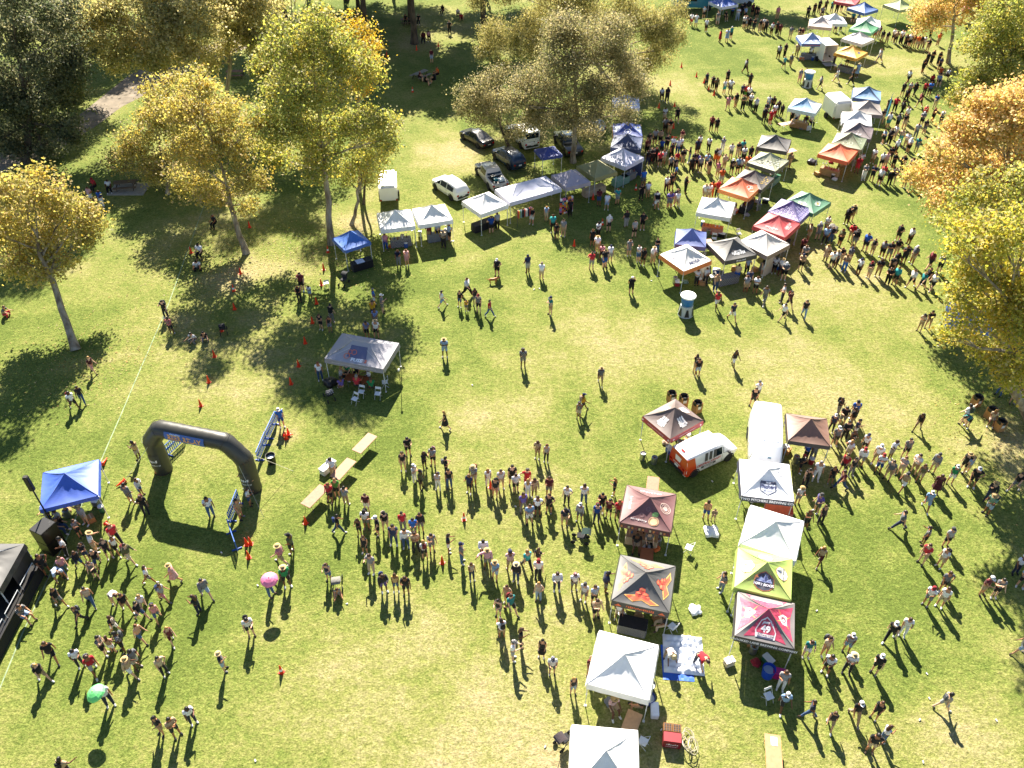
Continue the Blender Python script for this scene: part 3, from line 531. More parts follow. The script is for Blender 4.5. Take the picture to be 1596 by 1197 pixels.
TENT_POS = [('white_a', 4.18, 16.41, -5.2, 3.05, 3.05, 2.2),
 ('white_b', 5.51, 21.13, -16.2, 3.05, 3.05, 2.2),
 ('crystal', 7.12, 25.89, -14.8, 3.05, 3.05, 2.2),
 ('maroon', 8.0, 31.1, -14.4, 2.95, 2.95, 2.2),
 ('crooked', 13.11, 23.66, -15.0, 2.95, 2.75, 2.2),
 ('fort', 13.65, 26.43, -16.0, 2.95, 2.75, 2.35),
 ('white_c', 14.82, 29.24, -23.6, 3.05, 3.05, 2.3),
 ('pitchers', 15.41, 33.31, -9.0, 3.05, 3.05, 2.2),
 ('brown', 19.14, 37.66, -11.5, 2.6, 2.6, 2.2),
 ('hops_red', 10.57, 38.7, 35.1, 2.95, 2.6, 2.2),
 ('fuse', -10.81, 45.76, -15.4, 4.5, 3.05, 2.2),
 ('blue_left', -26.75, 33.07, 20.4, 3.2, 3.15, 2.1),
 ('blue_small', -13.86, 61.05, 34.4, 2.45, 2.45, 2.1),
 ('white_d', -10.38, 64.41, 13.2, 3.05, 3.05, 2.2),
 ('white_e', -7.2, 65.32, 17.6, 3.05, 3.05, 2.2),
 ('white_f', -2.49, 67.42, 36.6, 3.05, 3.05, 2.2),
 ('double', 1.54, 70.09, 29.5, 5.6, 2.9, 2.2),
 ('lavender', 5.69, 72.17, 26.5, 2.7, 2.9, 2.2),
 ('olive', 8.34, 74.17, 32.0, 2.7, 3.05, 2.2),
 ('curve', 11.14, 76.71, 45.8, 3.05, 3.05, 2.2),
 ('navy', 11.93, 80.14, -11.4, 3.05, 3.05, 2.2),
 ('circle', 12.29, 83.12, -3.6, 3.05, 3.05, 2.2),
 ('shade_a', 12.91, 90.45, -5.1, 3.05, 3.05, 2.2),
 ('shade_b', 14.41, 98.17, -8.3, 3.05, 3.05, 2.2),
 ('cobalt', 3.72, 78.31, 20.7, 2.2, 2.2, 2.0),
 ('mosa', 14.5, 58.15, 32.4, 3.05, 3.05, 2.2),
 ('periwinkle', 15.51, 61.42, -11.4, 2.6, 2.6, 2.1),
 ('charcoal', 18.63, 59.5, 19.3, 3.05, 3.05, 2.2),
 ('white_g', 21.64, 60.46, 38.4, 3.05, 3.05, 2.2),
 ('red', 23.42, 63.48, 50.5, 3.05, 3.05, 2.2),
 ('purple', 25.3, 66.04, 52.1, 3.05, 3.05, 2.2),
 ('green', 27.27, 67.55, 43.8, 3.05, 3.05, 2.2),
 ('orange_a', 21.66, 70.39, 53.3, 3.05, 3.05, 2.2),
 ('leafprint', 23.24, 72.0, 54.2, 3.05, 3.05, 2.2),
 ('camo', 25.58, 75.79, 50.3, 3.05, 3.05, 2.2),
 ('grey_far', 27.19, 79.92, 68.1, 3.05, 3.05, 2.2),
 ('white_h', 18.65, 66.59, -19.7, 3.05, 3.05, 2.2),
 ('iceblue', 32.95, 89.5, -29.2, 3.05, 3.05, 2.2),
 ('blue_far', 41.01, 92.83, -19.3, 3.05, 3.05, 2.2),
 ('taupe', 39.68, 88.79, -13.0, 3.05, 3.05, 2.2),
 ('white_i', 37.69, 86.01, -16.8, 3.05, 3.05, 2.2),
 ('plum', 36.73, 82.87, -24.2, 3.05, 3.05, 2.2),
 ('olive_far', 35.12, 80.44, -28.1, 3.05, 3.05, 2.2),
 ('orange_b', 33.15, 77.8, -35.5, 3.05, 3.05, 2.2),
 ('red_far', 49.7, 128.29, -31.3, 3.05, 3.05, 2.2),
 ('blue_top', 50.74, 124.38, 34.8, 3.05, 3.05, 2.2),
 ('pistachio', 56.43, 125.67, 28.7, 3.05, 3.05, 2.2),
 ('white_j', 45.03, 119.24, -4.6, 3.05, 3.05, 2.2),
 ('grey_top', 42.8, 117.84, -17.7, 3.05, 3.05, 2.2),
 ('bluewhite', 39.6, 111.23, -1.2, 3.05, 3.05, 2.2),
 ('white_k', 49.54, 118.04, -17.6, 3.05, 3.05, 2.2),
 ('green_top', 48.15, 115.88, -35.6, 3.05, 3.05, 2.2),
 ('white_l', 46.0, 111.65, -48.1, 3.05, 3.05, 2.2),
 ('yellow', 43.44, 106.45, -43.5, 3.05, 3.05, 2.2),
 ('blue_hidden', 34.73, 49.8, -23.4, 3.05, 3.05, 2.2),
 ('red_hidden', 67.25, 125.39, -16.6, 3.05, 3.05, 2.2),
 ('blue_edge', 31.11, 127.08, 26.4, 3.05, 3.05, 2.2),
 ('stage', -29.42, 26.98, 0.0, 4.0, 3.05, 2.2)]
TENT_LOOK = {
 'white_a': ('white canopy tent with smudged roof, cut by the bottom edge of the photo', 'f2f2f2', 'f2f2f2'),
 'white_b': ('plain white canopy tent beside the red crates, second from the bottom edge', 'f3f3f3', 'f0f0f0'),
 'crystal': ('grey canopy tent printed with orange crystal shapes on each roof panel', '4c4b4b', '2b2a2b'),
 'maroon': ('faded maroon canopy tent with mandala pattern and round white seal', '6e3a3c', '5a2a30'),
 'crooked': ('grey and magenta canopy tent with a 49 road shield', '77706f', '241a26'),
 'fort': ('lime green canopy tent with blue mountain badges on the roof', 'a9c25a', 'a4bd56'),
 'white_c': ('plain white canopy tent turned askew between lime green and shield badge tents', 'f3f3f5', 'ececf2'),
 'pitchers': ('white canopy tent with shield badge and navy lettered valance beside white van', 'eff0f4', '262c45'),
 'brown': ('small plain brown canopy tent attached to the side of the white van', '7b5443', '2e2220'),
 'hops_red': ('dark brown canopy tent with white tumbler prints and a red valance', '5a4540', 'b3202c'),
 'fuse': ('long grey canopy tent with orange rings over a card table', 'a09ea8', '8a8892'),
 'blue_left': ('royal blue canopy tent beside the speaker pole at the left edge', '1d55c4', '1a4cb4'),
 'blue_small': ('small bright blue canopy tent at the foot of the tall sycamore', '1f68c9', '1a5ab2'),
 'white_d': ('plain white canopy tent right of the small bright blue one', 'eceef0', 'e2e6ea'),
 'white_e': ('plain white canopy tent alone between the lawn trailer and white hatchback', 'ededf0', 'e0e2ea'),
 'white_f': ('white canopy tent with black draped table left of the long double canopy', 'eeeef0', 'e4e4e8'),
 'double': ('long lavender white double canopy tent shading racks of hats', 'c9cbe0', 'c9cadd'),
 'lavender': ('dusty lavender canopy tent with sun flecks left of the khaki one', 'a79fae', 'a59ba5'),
 'olive': ('khaki olive canopy tent over a beige draped table', '94905a', '8f8a50'),
 'curve': ('pale lavender canopy tent with curved dark strokes on its roof', 'd3d4ea', 'c6c8e2'),
 'navy': ('plain navy blue canopy tent between ring seal tent and pale lavender tent', '223a6c', '1c315e'),
 'circle': ('royal blue canopy tent with white ring seal and gold valance', '1c46a8', 'c08a2c'),
 'shade_a': ('pale blue canopy tent half hidden under the grey olive tree', 'aab8dc', 'a8b4d6'),
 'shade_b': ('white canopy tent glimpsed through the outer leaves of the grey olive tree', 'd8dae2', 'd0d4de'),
 'cobalt': ('small cobalt blue canopy tent behind parked cars in the tree shade', '123a9c', '10338c'),
 'mosa': ('white canopy tent with orange valance and navy lettering', 'eceae8', 'e07a2c'),
 'periwinkle': ('plain periwinkle blue canopy tent behind the orange valance tent', '5468b0', '3c4f9c'),
 'charcoal': ('charcoal black canopy tent with white script mark on its front', '4a4847', '232223'),
 'white_g': ('off white canopy tent with brown edging below the red canopy', 'dcd6d2', '8a7468'),
 'red': ('bright red canopy tent with white lettering beside the long queue', 'cf3a40', 'c02b33'),
 'purple': ('purple canopy tent covered in pale flower rings', '5a4f96', '4a3c8a'),
 'green': ('forest green canopy tent with white oval badges behind the purple one', '4d8a66', '3f7a58'),
 'orange_a': ('orange canopy tent with large white swirl print in the middle cluster', 'e8692c', 'ef8a34'),
 'leafprint': ('black canopy tent with golden leaf print behind the orange swirl one', '4a413c', '3a322e'),
 'camo': ('white and olive camouflage canopy tent', 'a9ac8c', '5c5650'),
 'grey_far': ('plain dark grey canopy tent standing alone above the camouflage one', '5b5654', '3a3636'),
 'white_h': ('plain white canopy tent in front of the orange swirl tent', 'eef0ee', 'dfe3e1'),
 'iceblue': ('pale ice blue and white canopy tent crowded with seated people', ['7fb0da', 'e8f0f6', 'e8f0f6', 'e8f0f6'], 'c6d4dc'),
 'blue_far': ('steel blue canopy tent with dark ribs beside the teal feather flag', '6f9cc8', '3a5a94'),
 'taupe': ('taupe grey canopy tent tucked behind a white one on the right', '8f8480', '786c68'),
 'white_i': ('white canopy tent with navy flower banner hung on its right side', 'e6e6e8', 'dcdce0'),
 'plum': ('plum brown canopy tent with faint white crest in the right row', '6b5a60', '5c4c52'),
 'olive_far': ('sage green canopy tent right behind the plain bright orange one', '7d8a64', '6e7a56'),
 'orange_b': ('plain bright orange canopy tent at the near end of the right row', 'ee6a2a', 'e85a1c'),
 'red_far': ('red canopy tent at the very top edge of the photo', 'cc3844', 'c02c38'),
 'blue_top': ('mid blue canopy tent near the top edge beside the red one', '4470b8', '3c62a6'),
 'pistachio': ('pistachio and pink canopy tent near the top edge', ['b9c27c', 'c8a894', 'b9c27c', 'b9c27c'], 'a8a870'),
 'white_j': ('white canopy tent mostly hidden behind the grey one near the top', 'e6e6ea', 'dcdce2'),
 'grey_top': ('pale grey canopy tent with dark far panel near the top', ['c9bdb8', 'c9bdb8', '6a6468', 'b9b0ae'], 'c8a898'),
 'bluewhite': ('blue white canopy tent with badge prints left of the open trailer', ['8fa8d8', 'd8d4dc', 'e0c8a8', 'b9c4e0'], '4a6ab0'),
 'white_k': ('white canopy tent behind the emerald one near the top', 'e9e9ec', 'e0e0e6'),
 'green_top': ('emerald green canopy tent between two white ones near the top', '3f9860', '58a878'),
 'white_l': ('white canopy tent with faint red print behind the yellow one', 'e4dfe0', 'd8d4d6'),
 'yellow': ('golden yellow canopy tent with round badge print', 'f0b428', 'eaa61c'),
 'blue_hidden': ('blue canopy tent glimpsed through leaves of the yellow tree on the right', '4a7ad0', '3c6ac0'),
 'red_hidden': ('pinkish red canopy tent glimpsed through the tree at upper right', 'c83c54', 'b83048'),
 'blue_edge': ('deep blue canopy tent at the top edge beside the food trucks', '2258b4', 'c9ccd8'),
 'stage': ('black stage canopy tent cut by the left edge of the photo', '151415', '121112'),
}
TENTS = {}
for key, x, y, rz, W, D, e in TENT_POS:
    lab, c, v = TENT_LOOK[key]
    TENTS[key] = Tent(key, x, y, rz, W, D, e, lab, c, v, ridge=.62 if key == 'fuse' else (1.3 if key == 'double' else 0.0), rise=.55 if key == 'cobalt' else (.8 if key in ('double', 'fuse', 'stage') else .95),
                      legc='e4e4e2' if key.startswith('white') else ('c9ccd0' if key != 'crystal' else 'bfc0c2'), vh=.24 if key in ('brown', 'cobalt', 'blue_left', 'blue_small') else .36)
TN = TENTS
# --- printed marks
t = TN['pitchers']
t.decal(0, [[(-.46, .12), (-.46, -.32), (0, -.62), (.46, -.32), (.46, .12)]], '2a3050', ch=.88)
t.decal(0, [[(-.42, .09), (-.42, -.30), (0, -.57), (.42, -.30), (.42, .09)]], 'dfe3ee', ch=.88, off=.028)
t.decal(0, [[(-.48, .10), (.48, .10), (.42, .26), (-.42, .26)]], '2a3050', ch=.88, off=.03)
t.decal(0, text_polys('TWO', .12, .004), 'dfe3ee', ch=1.06, off=.038, name='lettering')
t.decal(0, text_polys('Pitchers', .30, .012, .25), '343d70', ch=.82, off=.038, name='lettering')
t.decal(0, text_polys('BREWING CO', .075, .004), '343d70', ch=.56, off=.038, name='lettering')
for sd_ in (1, 3):
    t.decal(sd_, [[(-.42, .25), (-.46, .25), (-.46, -.32), (0, -.62), (0, -.57), (-.42, -.30)], [(.42, .25), (.42, -.30), (0, -.57), (0, -.62), (.46, -.32), (.46, .25)]], 'b4b6bc', ch=.85)
    t.decal(sd_, scrawl(.7, .22, 7, 4), 'c0c2c8', ch=.8)
t.band(0, text_polys('TWO PITCHERS BREWING CO.', .225, .008), 'eef0f6')
t = TN['crooked']
for sd_ in range(4): t.decal(sd_, [[(-1.05, .12), (-.35, .30), (.35, .30), (1.05, .12), (.02, 1.72), (-.02, 1.72)]], 'b8214e', ch=0, off=.014, name='printed_fade')
t.decal(0, [[(-.48, -.28), (.48, -.28), (.52, .1), (.28, .62), (0, .82), (-.28, .62), (-.52, .1)]], 'e8e0e2', ch=.5, off=.024)
t.decal(0, [[(-.44, -.02), (.44, -.02), (.46, .12), (.25, .58), (0, .75), (-.25, .58), (-.46, .12)]], 'b3204a', ch=.5, off=.03)
t.decal(0, text_polys('49', .46, .02), 'f4eef0', ch=.72, off=.038, name='lettering')
t.decal(0, text_polys('HWY', .13, .01), 'f4eef0', ch=1.04, off=.038, name='lettering')
t.decal(0, text_polys('CROOKED LANE', .115, .004), '3a3040', ch=.39, off=.038, name='lettering')
t.decal(0, [[(-.4, -.04), (.4, -.04), (.4, .04), (-.4, .04)]], '2b2b52', ch=.27, off=.032)
for sd_ in (1, 3):
    for a in (.7, 2.2, 3.9, 5.4): t.decal(sd_, [[(.05 * math.cos(a + 1.6), .05 * math.sin(a + 1.6)), (.62 * math.cos(a), .62 * math.sin(a)), (-.05 * math.cos(a + 1.6), -.05 * math.sin(a + 1.6))]], 'e8b04a', ch=.75, off=.022)
    t.decal(sd_, [[(-.28, -.18), (.28, -.18), (.3, .1), (0, .42), (-.3, .1)]], 'dcd6d6', ch=.7, off=.028); t.decal(sd_, ring(0, 0, .1, .16, 10), 'b84a60', ch=.75, off=.036)
t.decal(2, [[(-.8, -.1), (.8, -.1), (.8, .12), (-.8, .12)]], 'e8e0de', ch=.4)
t.band(0, text_polys('CROOKED LANE BREWING COMPANY', .19, .006), 'f0eaf0'); t.band(1, scrawl(2.2, .12, 16, 5), 'd8d0d8')
t = TN['fort']
for sd_ in range(4):
    k = 1.0 if sd_ == 0 else .78
    hexa = [(-.5, -.2), (-.3, -.42), (0, -.52), (.3, -.42), (.5, -.2), (.46, .2), (.2, .4), (0, .5), (-.2, .4), (-.46, .2)]
    t.decal(sd_, [[(x * 1.08 * k, y * 1.08 * k) for x, y in hexa]], 'c8743a', ch=.72, off=.018)
    t.decal(sd_, [[(x * k, y * k) for x, y in hexa]], '222a40' if sd_ == 0 else 'e4e4d6', ch=.72, off=.024)
    t.decal(sd_, shift([[(-.42, -.02), (-.18, .26), (-.08, .16), (.05, .42), (.22, .12), (.3, .2), (.42, -.02)]], 0, 0, k), '9fb0d8' if sd_ == 0 else '9a9c94', ch=.72, off=.032)
    t.decal(sd_, shift([[(.05, .42), (.0, .1), (.1, .02), (.14, .24)]], 0, 0, k), '3a4a80', ch=.72, off=.038)
    t.decal(sd_, text_polys('FORT ROCK', .19 * k, .01), 'f2f4f6' if sd_ == 0 else '8a8c84', ch=.72 - .17 * k, off=.04, name='lettering')
t = TN['crystal']
for sd_ in range(4):
    t.decal(sd_, [[(-.95, .12), (-.45, -.18), (0, .02), (.5, -.2), (.95, -.1), (.5, .12), (0, .3), (-.5, .22)]], 'f0b050', ch=.38, off=.016)
    t.decal(sd_, [[(-.85, .11), (-.42, -.13), (0, .07), (.48, -.14), (.8, -.08), (.45, .09), (0, .25), (-.48, .17)]], 'e2562a', ch=.38, off=.024)
    for ox, oy, k in ((-.2, .28, .16), (.16, .26, .17), (-.03, .5, .16), (.3, .14, .11)):
        t.decal(sd_, [[(ox - k, oy - k * .7), (ox + k * .2, oy - k), (ox + k, oy - k * .6), (ox + k, oy + k * .6), (ox - k * .2, oy + k), (ox - k, oy + k * .6)]], 'c83a24', ch=.42, off=.028)
        t.decal(sd_, [[(ox - k * .8, oy + k * .2), (ox + k * .1, oy), (ox + k * .8, oy + k * .25), (ox + k * .75, oy + k * .5), (ox - k * .15, oy + k * .85), (ox - k * .8, oy + k * .5)]], 'ee7a4a', ch=.42, off=.036)
t.band(0, scrawl(1.5, .17, 15, 8), 'e0622a'); 
for sx in (-1.15, 1.15): t.band(0, [[(sx - .2, -.08), (sx + .2, -.08), (sx, .08)]], 'e0622a')
t = TN['maroon']
for sd_ in (0, 2): t.decal(sd_, [q for ox, oh in ((-.7, .45), (-.3, .75), (0, 1.15), (.35, .8), (-.1, .4), (.55, .42)) for q in ring(ox, oh, .10, .13, 10) + ring(ox, oh, .05, .065, 8)], '8a6468', ch=0, off=.016)
t.decal(0, disc(.42, .48, .30), 'd9c08c', ch=0, off=.024); t.decal(0, ring(.42, .48, .23, .26), 'b0453c', ch=0, off=.032); t.decal(0, disc(.45, .9, .2, 10, .7), '4a7a34', ch=0, off=.03)
t.decal(0, scrawl(.95, .14, 9, 3), 'cfc4c0', cx=-.45, ch=.42, off=.026, name='lettering')
t.decal(1, ring(0, 0, .34, .38) + ring(0, 0, .24, .27) + disc(0, 0, .16), 'c8b0a4', ch=.62, off=.024)
t.decal(3, scrawl(1.1, .2, 8, 6), 'bfa8a2', ch=.5); t.decal(2, scrawl(1.3, .2, 8, 7), 'd8ccc8', ch=.5)
for i in range(14): t.band(0, [[(-1.38 + i * .205, -.10), (-1.27 + i * .205, -.10), (-1.27 + i * .205, .06), (-1.38 + i * .205, .06)]], ('c8793a', '7a2230', 'c9b48a')[i % 3])
t = TN['hops_red']
for sd_ in range(4):
    t.decal(sd_, [[(-.2, -.32), (.2, -.32), (.3, .1), (-.3, .1)]], 'd8d4d0', ch=.62, off=.018)
    for q in (-.17, 0, .17): t.decal(sd_, [[(q - .06, .08), (q + .06, .08), (q + .07, .38), (q + .02, .42), (q - .07, .36)]], 'e2dedb', ch=.62, off=.026)
    t.decal(sd_, [[(-.34, -.2), (.34, -.2), (.28, -.02), (-.28, -.02)]], 'eae6e2', ch=.6, off=.03); t.decal(sd_, scrawl(.5, .08, 7, 2), '6a5650', ch=.49, off=.038)
    t.band(sd_, scrawl(1.5, .09, 17, 9 + sd_), 'e8b8b8'); t.band(sd_, disc(-1.2, 0, .07, 8) + disc(1.2, 0, .07, 8), 'f0dcdc')
t = TN['fuse']
t.decal(0, [[(-.75, .55), (.75, .55), (.62, 1.45), (-.62, 1.45)]], '50557a', ch=0, off=.012, name='printed_block')
t.decal(0, text_polys('FUSE', .42, .02), 'eef0f4', cx=.1, ch=.36, off=.03, name='lettering'); t.decal(0, text_polys('2', .36, .02), 'e2683c', cx=.78, ch=.36, off=.03, name='lettering')
t.decal(0, ring(-.28, .98, .16, .2) + ring(-.58, .95, .12, .16) + ring(-.72, .58, .18, .23), 'e0703c', ch=0, off=.028)
for sd_ in (1, 3):
    t.decal(sd_, scrawl(.7, .3, 4, 11), 'eceef2', cx=.25, ch=.62); t.decal(sd_, ring(-.4, .1, .14, .2) + ring(-.3, .4, .1, .14), 'e0703c', ch=.55)
t.band(0, scrawl(3.4, .09, 34, 12), 'b4b2bc')
t = TN['mosa']
for sd_, c in ((0, '232f63'), (3, '9a98a4'), (1, '8a90a8'), (2, 'cfd0d6')):
    t.decal(sd_, text_polys('MOSA', .40, .015), c, ch=.52, off=.024, name='lettering')
t = TN['charcoal']; t.decal(0, scrawl(1.25, .42, 9, 21) + shift(scrawl(.7, .16, 6, 22), 0, .2), 'e6e6e6', ch=.62, name='lettering'); t.band(0, scrawl(.9, .15, 8, 23), 'e6e6e6')
t = TN['circle']; t.decal(0, ring(0, 0, .3, .36) + disc(0, 0, .13), 'dfe6f4', ch=.72); t.decal(0, scrawl(1.6, .12, 12, 24), 'c4d2ee', ch=.22)
for sd_ in (1, 3): t.decal(sd_, [[(-.9, .1), (.9, .1), (.3, .9), (-.3, .9)]], 'c8d2ea', ch=0, off=.016)
t = TN['orange_a']
for sd_ in (0, 1): t.decal(sd_, ring(-.1, 0, .36, .42, 18)[:14] + ring(.22, .05, .14, .19, 12) + shift(scrawl(.6, .3, 5, 25), -.12, .05), 'f6e4d8', ch=.6)
t = TN['red']; t.decal(0, scrawl(1.2, .34, 9, 26) + shift(scrawl(.8, .14, 8, 27), 0, -.24), 'f2c8c8', ch=.62); t.decal(3, scrawl(1.2, .3, 9, 28), 'f2c8c8', ch=.55); t.band(3, scrawl(1.6, .13, 14, 29), 'f4d8d8')
t = TN['purple']
for sd_ in range(4): t.decal(sd_, [q for i in range(4) for j in range(8 - 2 * i) for q in ring((j - (7 - 2 * i) / 2) * .33, .16 + i * .32, .085, .125, 7)], 'cfc8ea', ch=0, off=.014)
t = TN['green']
for sd_ in range(4): t.decal(sd_, disc(0, 0, .42, 18, .62), 'dfe6dc', ch=.66); t.decal(sd_, ring(0, 0, .26, .32, 16), '5a8a6c', ch=.66, off=.03); t.decal(sd_, disc(0, 0, .14, 10), 'c9a85a', ch=.66, off=.036)
t = TN['leafprint']
rl = random.Random(3)
for sd_ in (0, 1): t.decal(sd_, [p for k in range(26) for p in disc(rl.uniform(-.8, .8), rl.uniform(.12, .7), rl.uniform(.05, .12), 6, .6)], 'b89a4a', ch=0, off=.022)
t = TN['camo']
for sd_ in range(4): t.decal(sd_, [p for k in range(22) for p in disc(rl.uniform(-.9, .9), rl.uniform(.1, 1.0), rl.uniform(.05, .15), 7, .5)], ('4c5a34', '3a3d2c')[sd_ % 2], ch=0, off=.02); t.decal(sd_, [p for k in range(14) for p in disc(rl.uniform(-.9, .9), rl.uniform(.1, 1.0), rl.uniform(.05, .13), 7, .5)], 'e6e8dc', ch=0, off=.026)
t = TN['plum']; t.decal(0, scrawl(1.0, .3, 7, 31) + ring(0, .3, .12, .15, 12), 'c4bcc0', ch=.5)
t = TN['olive_far']; [TN['olive_far'].decal(s_, ring(-.25, 0, .2, .24, 14) + ring(.3, .05, .16, .2, 14), 'd2d6c0', ch=.6) for s_ in range(4)]
t = TN['yellow']; t.decal(0, disc(0, 0, .34, 16, .7), '5a6a94', ch=.62); t.decal(0, disc(0, 0, .26, 16, .65), 'dfe0d8', ch=.62, off=.03); t.band(0, scrawl(2.3, .17, 16, 33), '4a3a1c'); t.decal(1, disc(0, 0, .28, 14, .7), '6a6a7a', ch=.62)
t = TN['bluewhite']; t.decal(0, disc(-.3, 0, .22, 12), 'e8ecf6', ch=.5); t.decal(0, disc(.4, .05, .18, 12), 'dfe4f2', ch=.55); t.band(0, scrawl(2.4, .15, 18, 34), 'c0503c')
t = TN['white_l']; t.decal(0, scrawl(1.1, .3, 6, 35), 'd8a8a0', ch=.55)
t = TN['blue_far']; [TN['blue_far'].decal(s_, [[(-1.5, .02), (-1.36, .02), (.03, 1.66), (-.03, 1.7)], [(1.36, .02), (1.5, .02), (.03, 1.7), (-.03, 1.66)]], '2c4470', ch=0, off=.016, name='dark_rib') for s_ in range(4)]
t = TN['grey_far']; [TN['grey_far'].decal(s_, [[(-1.5, .02), (-1.4, .02), (.02, 1.62), (-.02, 1.66)]], '26231f', ch=0, off=.016, name='dark_rib') for s_ in range(4)]
t = TN['curve']; t.decal(0, ring(-.2, -.2, .5, .54, 24)[3:9] + ring(.3, .1, .4, .44, 24)[14:19], '3a3c54', ch=.5)
t = TN['white_a']; t.decal(2, [[(.2, .9), (.7, .75), (.72, .8), (.22, .96)]], 'b49c90', ch=0); t.decal(0, [[(-1.1, .3), (-.7, .36), (-.7, .42), (-1.1, .36)]], 'b4887a', ch=0); t.decal(1, [p for k in range(16) for p in disc(rl.uniform(-.5, .5), rl.uniform(.3, 1), rl.uniform(.02, .07), 6)], 'cfc6bf', ch=0)
t = TN['white_i']; t.wall(1, '2c2a55', -.9, .9, .9)
TN['mosa'].wall(1, 'd8cdc6', -.95, .3, .1)
TN['stage'].wall(2, '1b1a1b', -.98, .98, .05); TN['stage'].wall(1, '141314', -.2, .98, .05)
TN['navy'].wall(1, '1c315e', -.98, .98, .1); TN['curve'].wall(1, '1c2f66', -.98, .98, .1)
TN['white_g'].wall(0, 'b8aaa2', -.98, -.2, .1)
TN['pitchers'].wall(0, 'c04a2c', .0, .95, .9)

# fallen leaves drifted under the golden trees
fv, fc = [], []; lc_ = np.array([c for c, _ in PAL['gold']] + [c for c, _ in PAL['orange']])
for (x, y, r, n) in ((-32, 47, 6, 900), (-24, 61, 7, 1300), (-15.5, 64, 6, 1300), (-40, 90, 10, 900), (44, 57, 8, 900), (36, 40, 6, 1200), (7, 80, 7, 700), (57, 107, 6, 400)):
    p = np.stack([x + rng.normal(0, r * .55, n), y + rng.normal(0, r * .55, n), rng.uniform(.012, .05, n)], 1); t = rng.normal(size=(n, 3)); t[:, 2] *= .2; t /= np.linalg.norm(t, axis=1)[:, None]
    b = np.cross(np.array([0, 0, 1.0]), t); b /= np.linalg.norm(b, axis=1)[:, None]; s_ = rng.uniform(.07, .15, n)[:, None]
    fv.append(np.stack([p - t * s_ * .5, p + b * s_ * .4, p + t * s_ * .5, p - b * s_ * .4], 1).reshape(-1, 3)); fc.append(np.repeat(lc_[rng.integers(0, len(lc_), n)] * rng.uniform(.6, 1.1, n)[:, None], 4, 0))
fl_ = obj('fallen_leaves', quads_mesh('fallen_leaves', np.concatenate(fv), np.concatenate(fc), M_LEAF)); tag(fl_, 'fallen yellow leaves scattered on the grass under the trees', 'leaves', kind='stuff')

# ------------------------------------------------------------------ landmarks used to say where a thing stands
LM = [('black inflatable arch', -19.5, 35.3), ('royal blue tent', -26.7, 33), ('black stage tent', -29.5, 26.5), ('three folding tables', -10.8, 35.6), ('grey ring print tent', -10.8, 45.7),
      ('small bright blue tent', -13.9, 61), ('two white tents', -8.8, 65), ('black draped table', -2.5, 67), ('hat racks', 2.5, 69), ('khaki tent', 8.3, 74), ('orange cargo van', 12.9, 37),
      ('white van', 16.6, 38), ('brown tent', 19.1, 37.6), ('shield badge tent', 15.4, 33.3), ('lime green tent', 13.6, 26.3), ('49 shield tent', 13.1, 23.6), ('crystal print tent', 7.1, 25.9),
      ('maroon tent', 8, 31.1), ('red crate stack', 7.6, 18.9), ('tumbler print tent', 10.5, 38.7), ('orange valance tent', 14.5, 58.1), ('charcoal tent', 18.6, 59.5), ('red tent', 23.4, 63.5),
      ('blue water dispenser', 14, 53.1), ('lone cardboard bins', 12.7, 42.5), ('bins under tree', 34, 40.5), ('leaning sycamore', -33.4, 48.6), ('tallest sycamore', -16.3, 63.9), ('round topped sycamore', -23.7, 62.3),
      ('orange swirl tent', 21.6, 70), ('navy tent', 12, 80), ('picnic slab', -38, 74), ('white quilted mat', 9, 22.6), ('parked white hatchback', -6.1, 73.5), ('dark shady trunks', -14, 115),
      ('sage green tent', 35, 80), ('yellow tent', 43, 106), ('food trucks', 28, 128), ('loaded picnic table', -11.5, 103.5)]
def where(x, y, skip=()):
    best = min((l for l in LM if l[0] not in skip), key=lambda l: (l[1] - x) ** 2 + (l[2] - y) ** 2); dx, dy = x - best[1], y - best[2]
    if abs(dx) < 1.1 and abs(dy) < 1.1: r = 'beside'
    elif abs(dx) > abs(dy): r = 'right of' if dx > 0 else 'left of'
    else: r = 'behind' if dy > 0 else 'in front of'
    return r + ' ' + best[0]
ORD = ['first', 'second', 'third', 'fourth', 'fifth', 'sixth', 'seventh', 'eighth', 'ninth', 'tenth', 'eleventh', 'twelfth']
def settle(items):
    """items: (object, list of ever longer labels, x, y); gives every object a label of its own"""
    pend = list(items); lvl = 0
    while pend:
        seen = {}
        for it in pend: seen.setdefault(it[1][min(lvl, len(it[1]) - 1)], []).append(it)
        nxt = []; last = all(lvl >= len(it[1]) - 1 for it in pend)
        for lab, its in seen.items():
            if len(its) == 1: its[0][0]['label'] = lab
            elif last:
                its.sort(key=lambda q: q[2] / max(q[3] * .75 + 26, 1))
                for k, q in enumerate(its): q[0]['label'] = lab + (', leftmost' if k == 0 else ', rightmost' if k == len(its) - 1 else ', %s from left' % ORD[min(k, 11)])
            else: nxt += its
        pend = nxt; lvl += 1

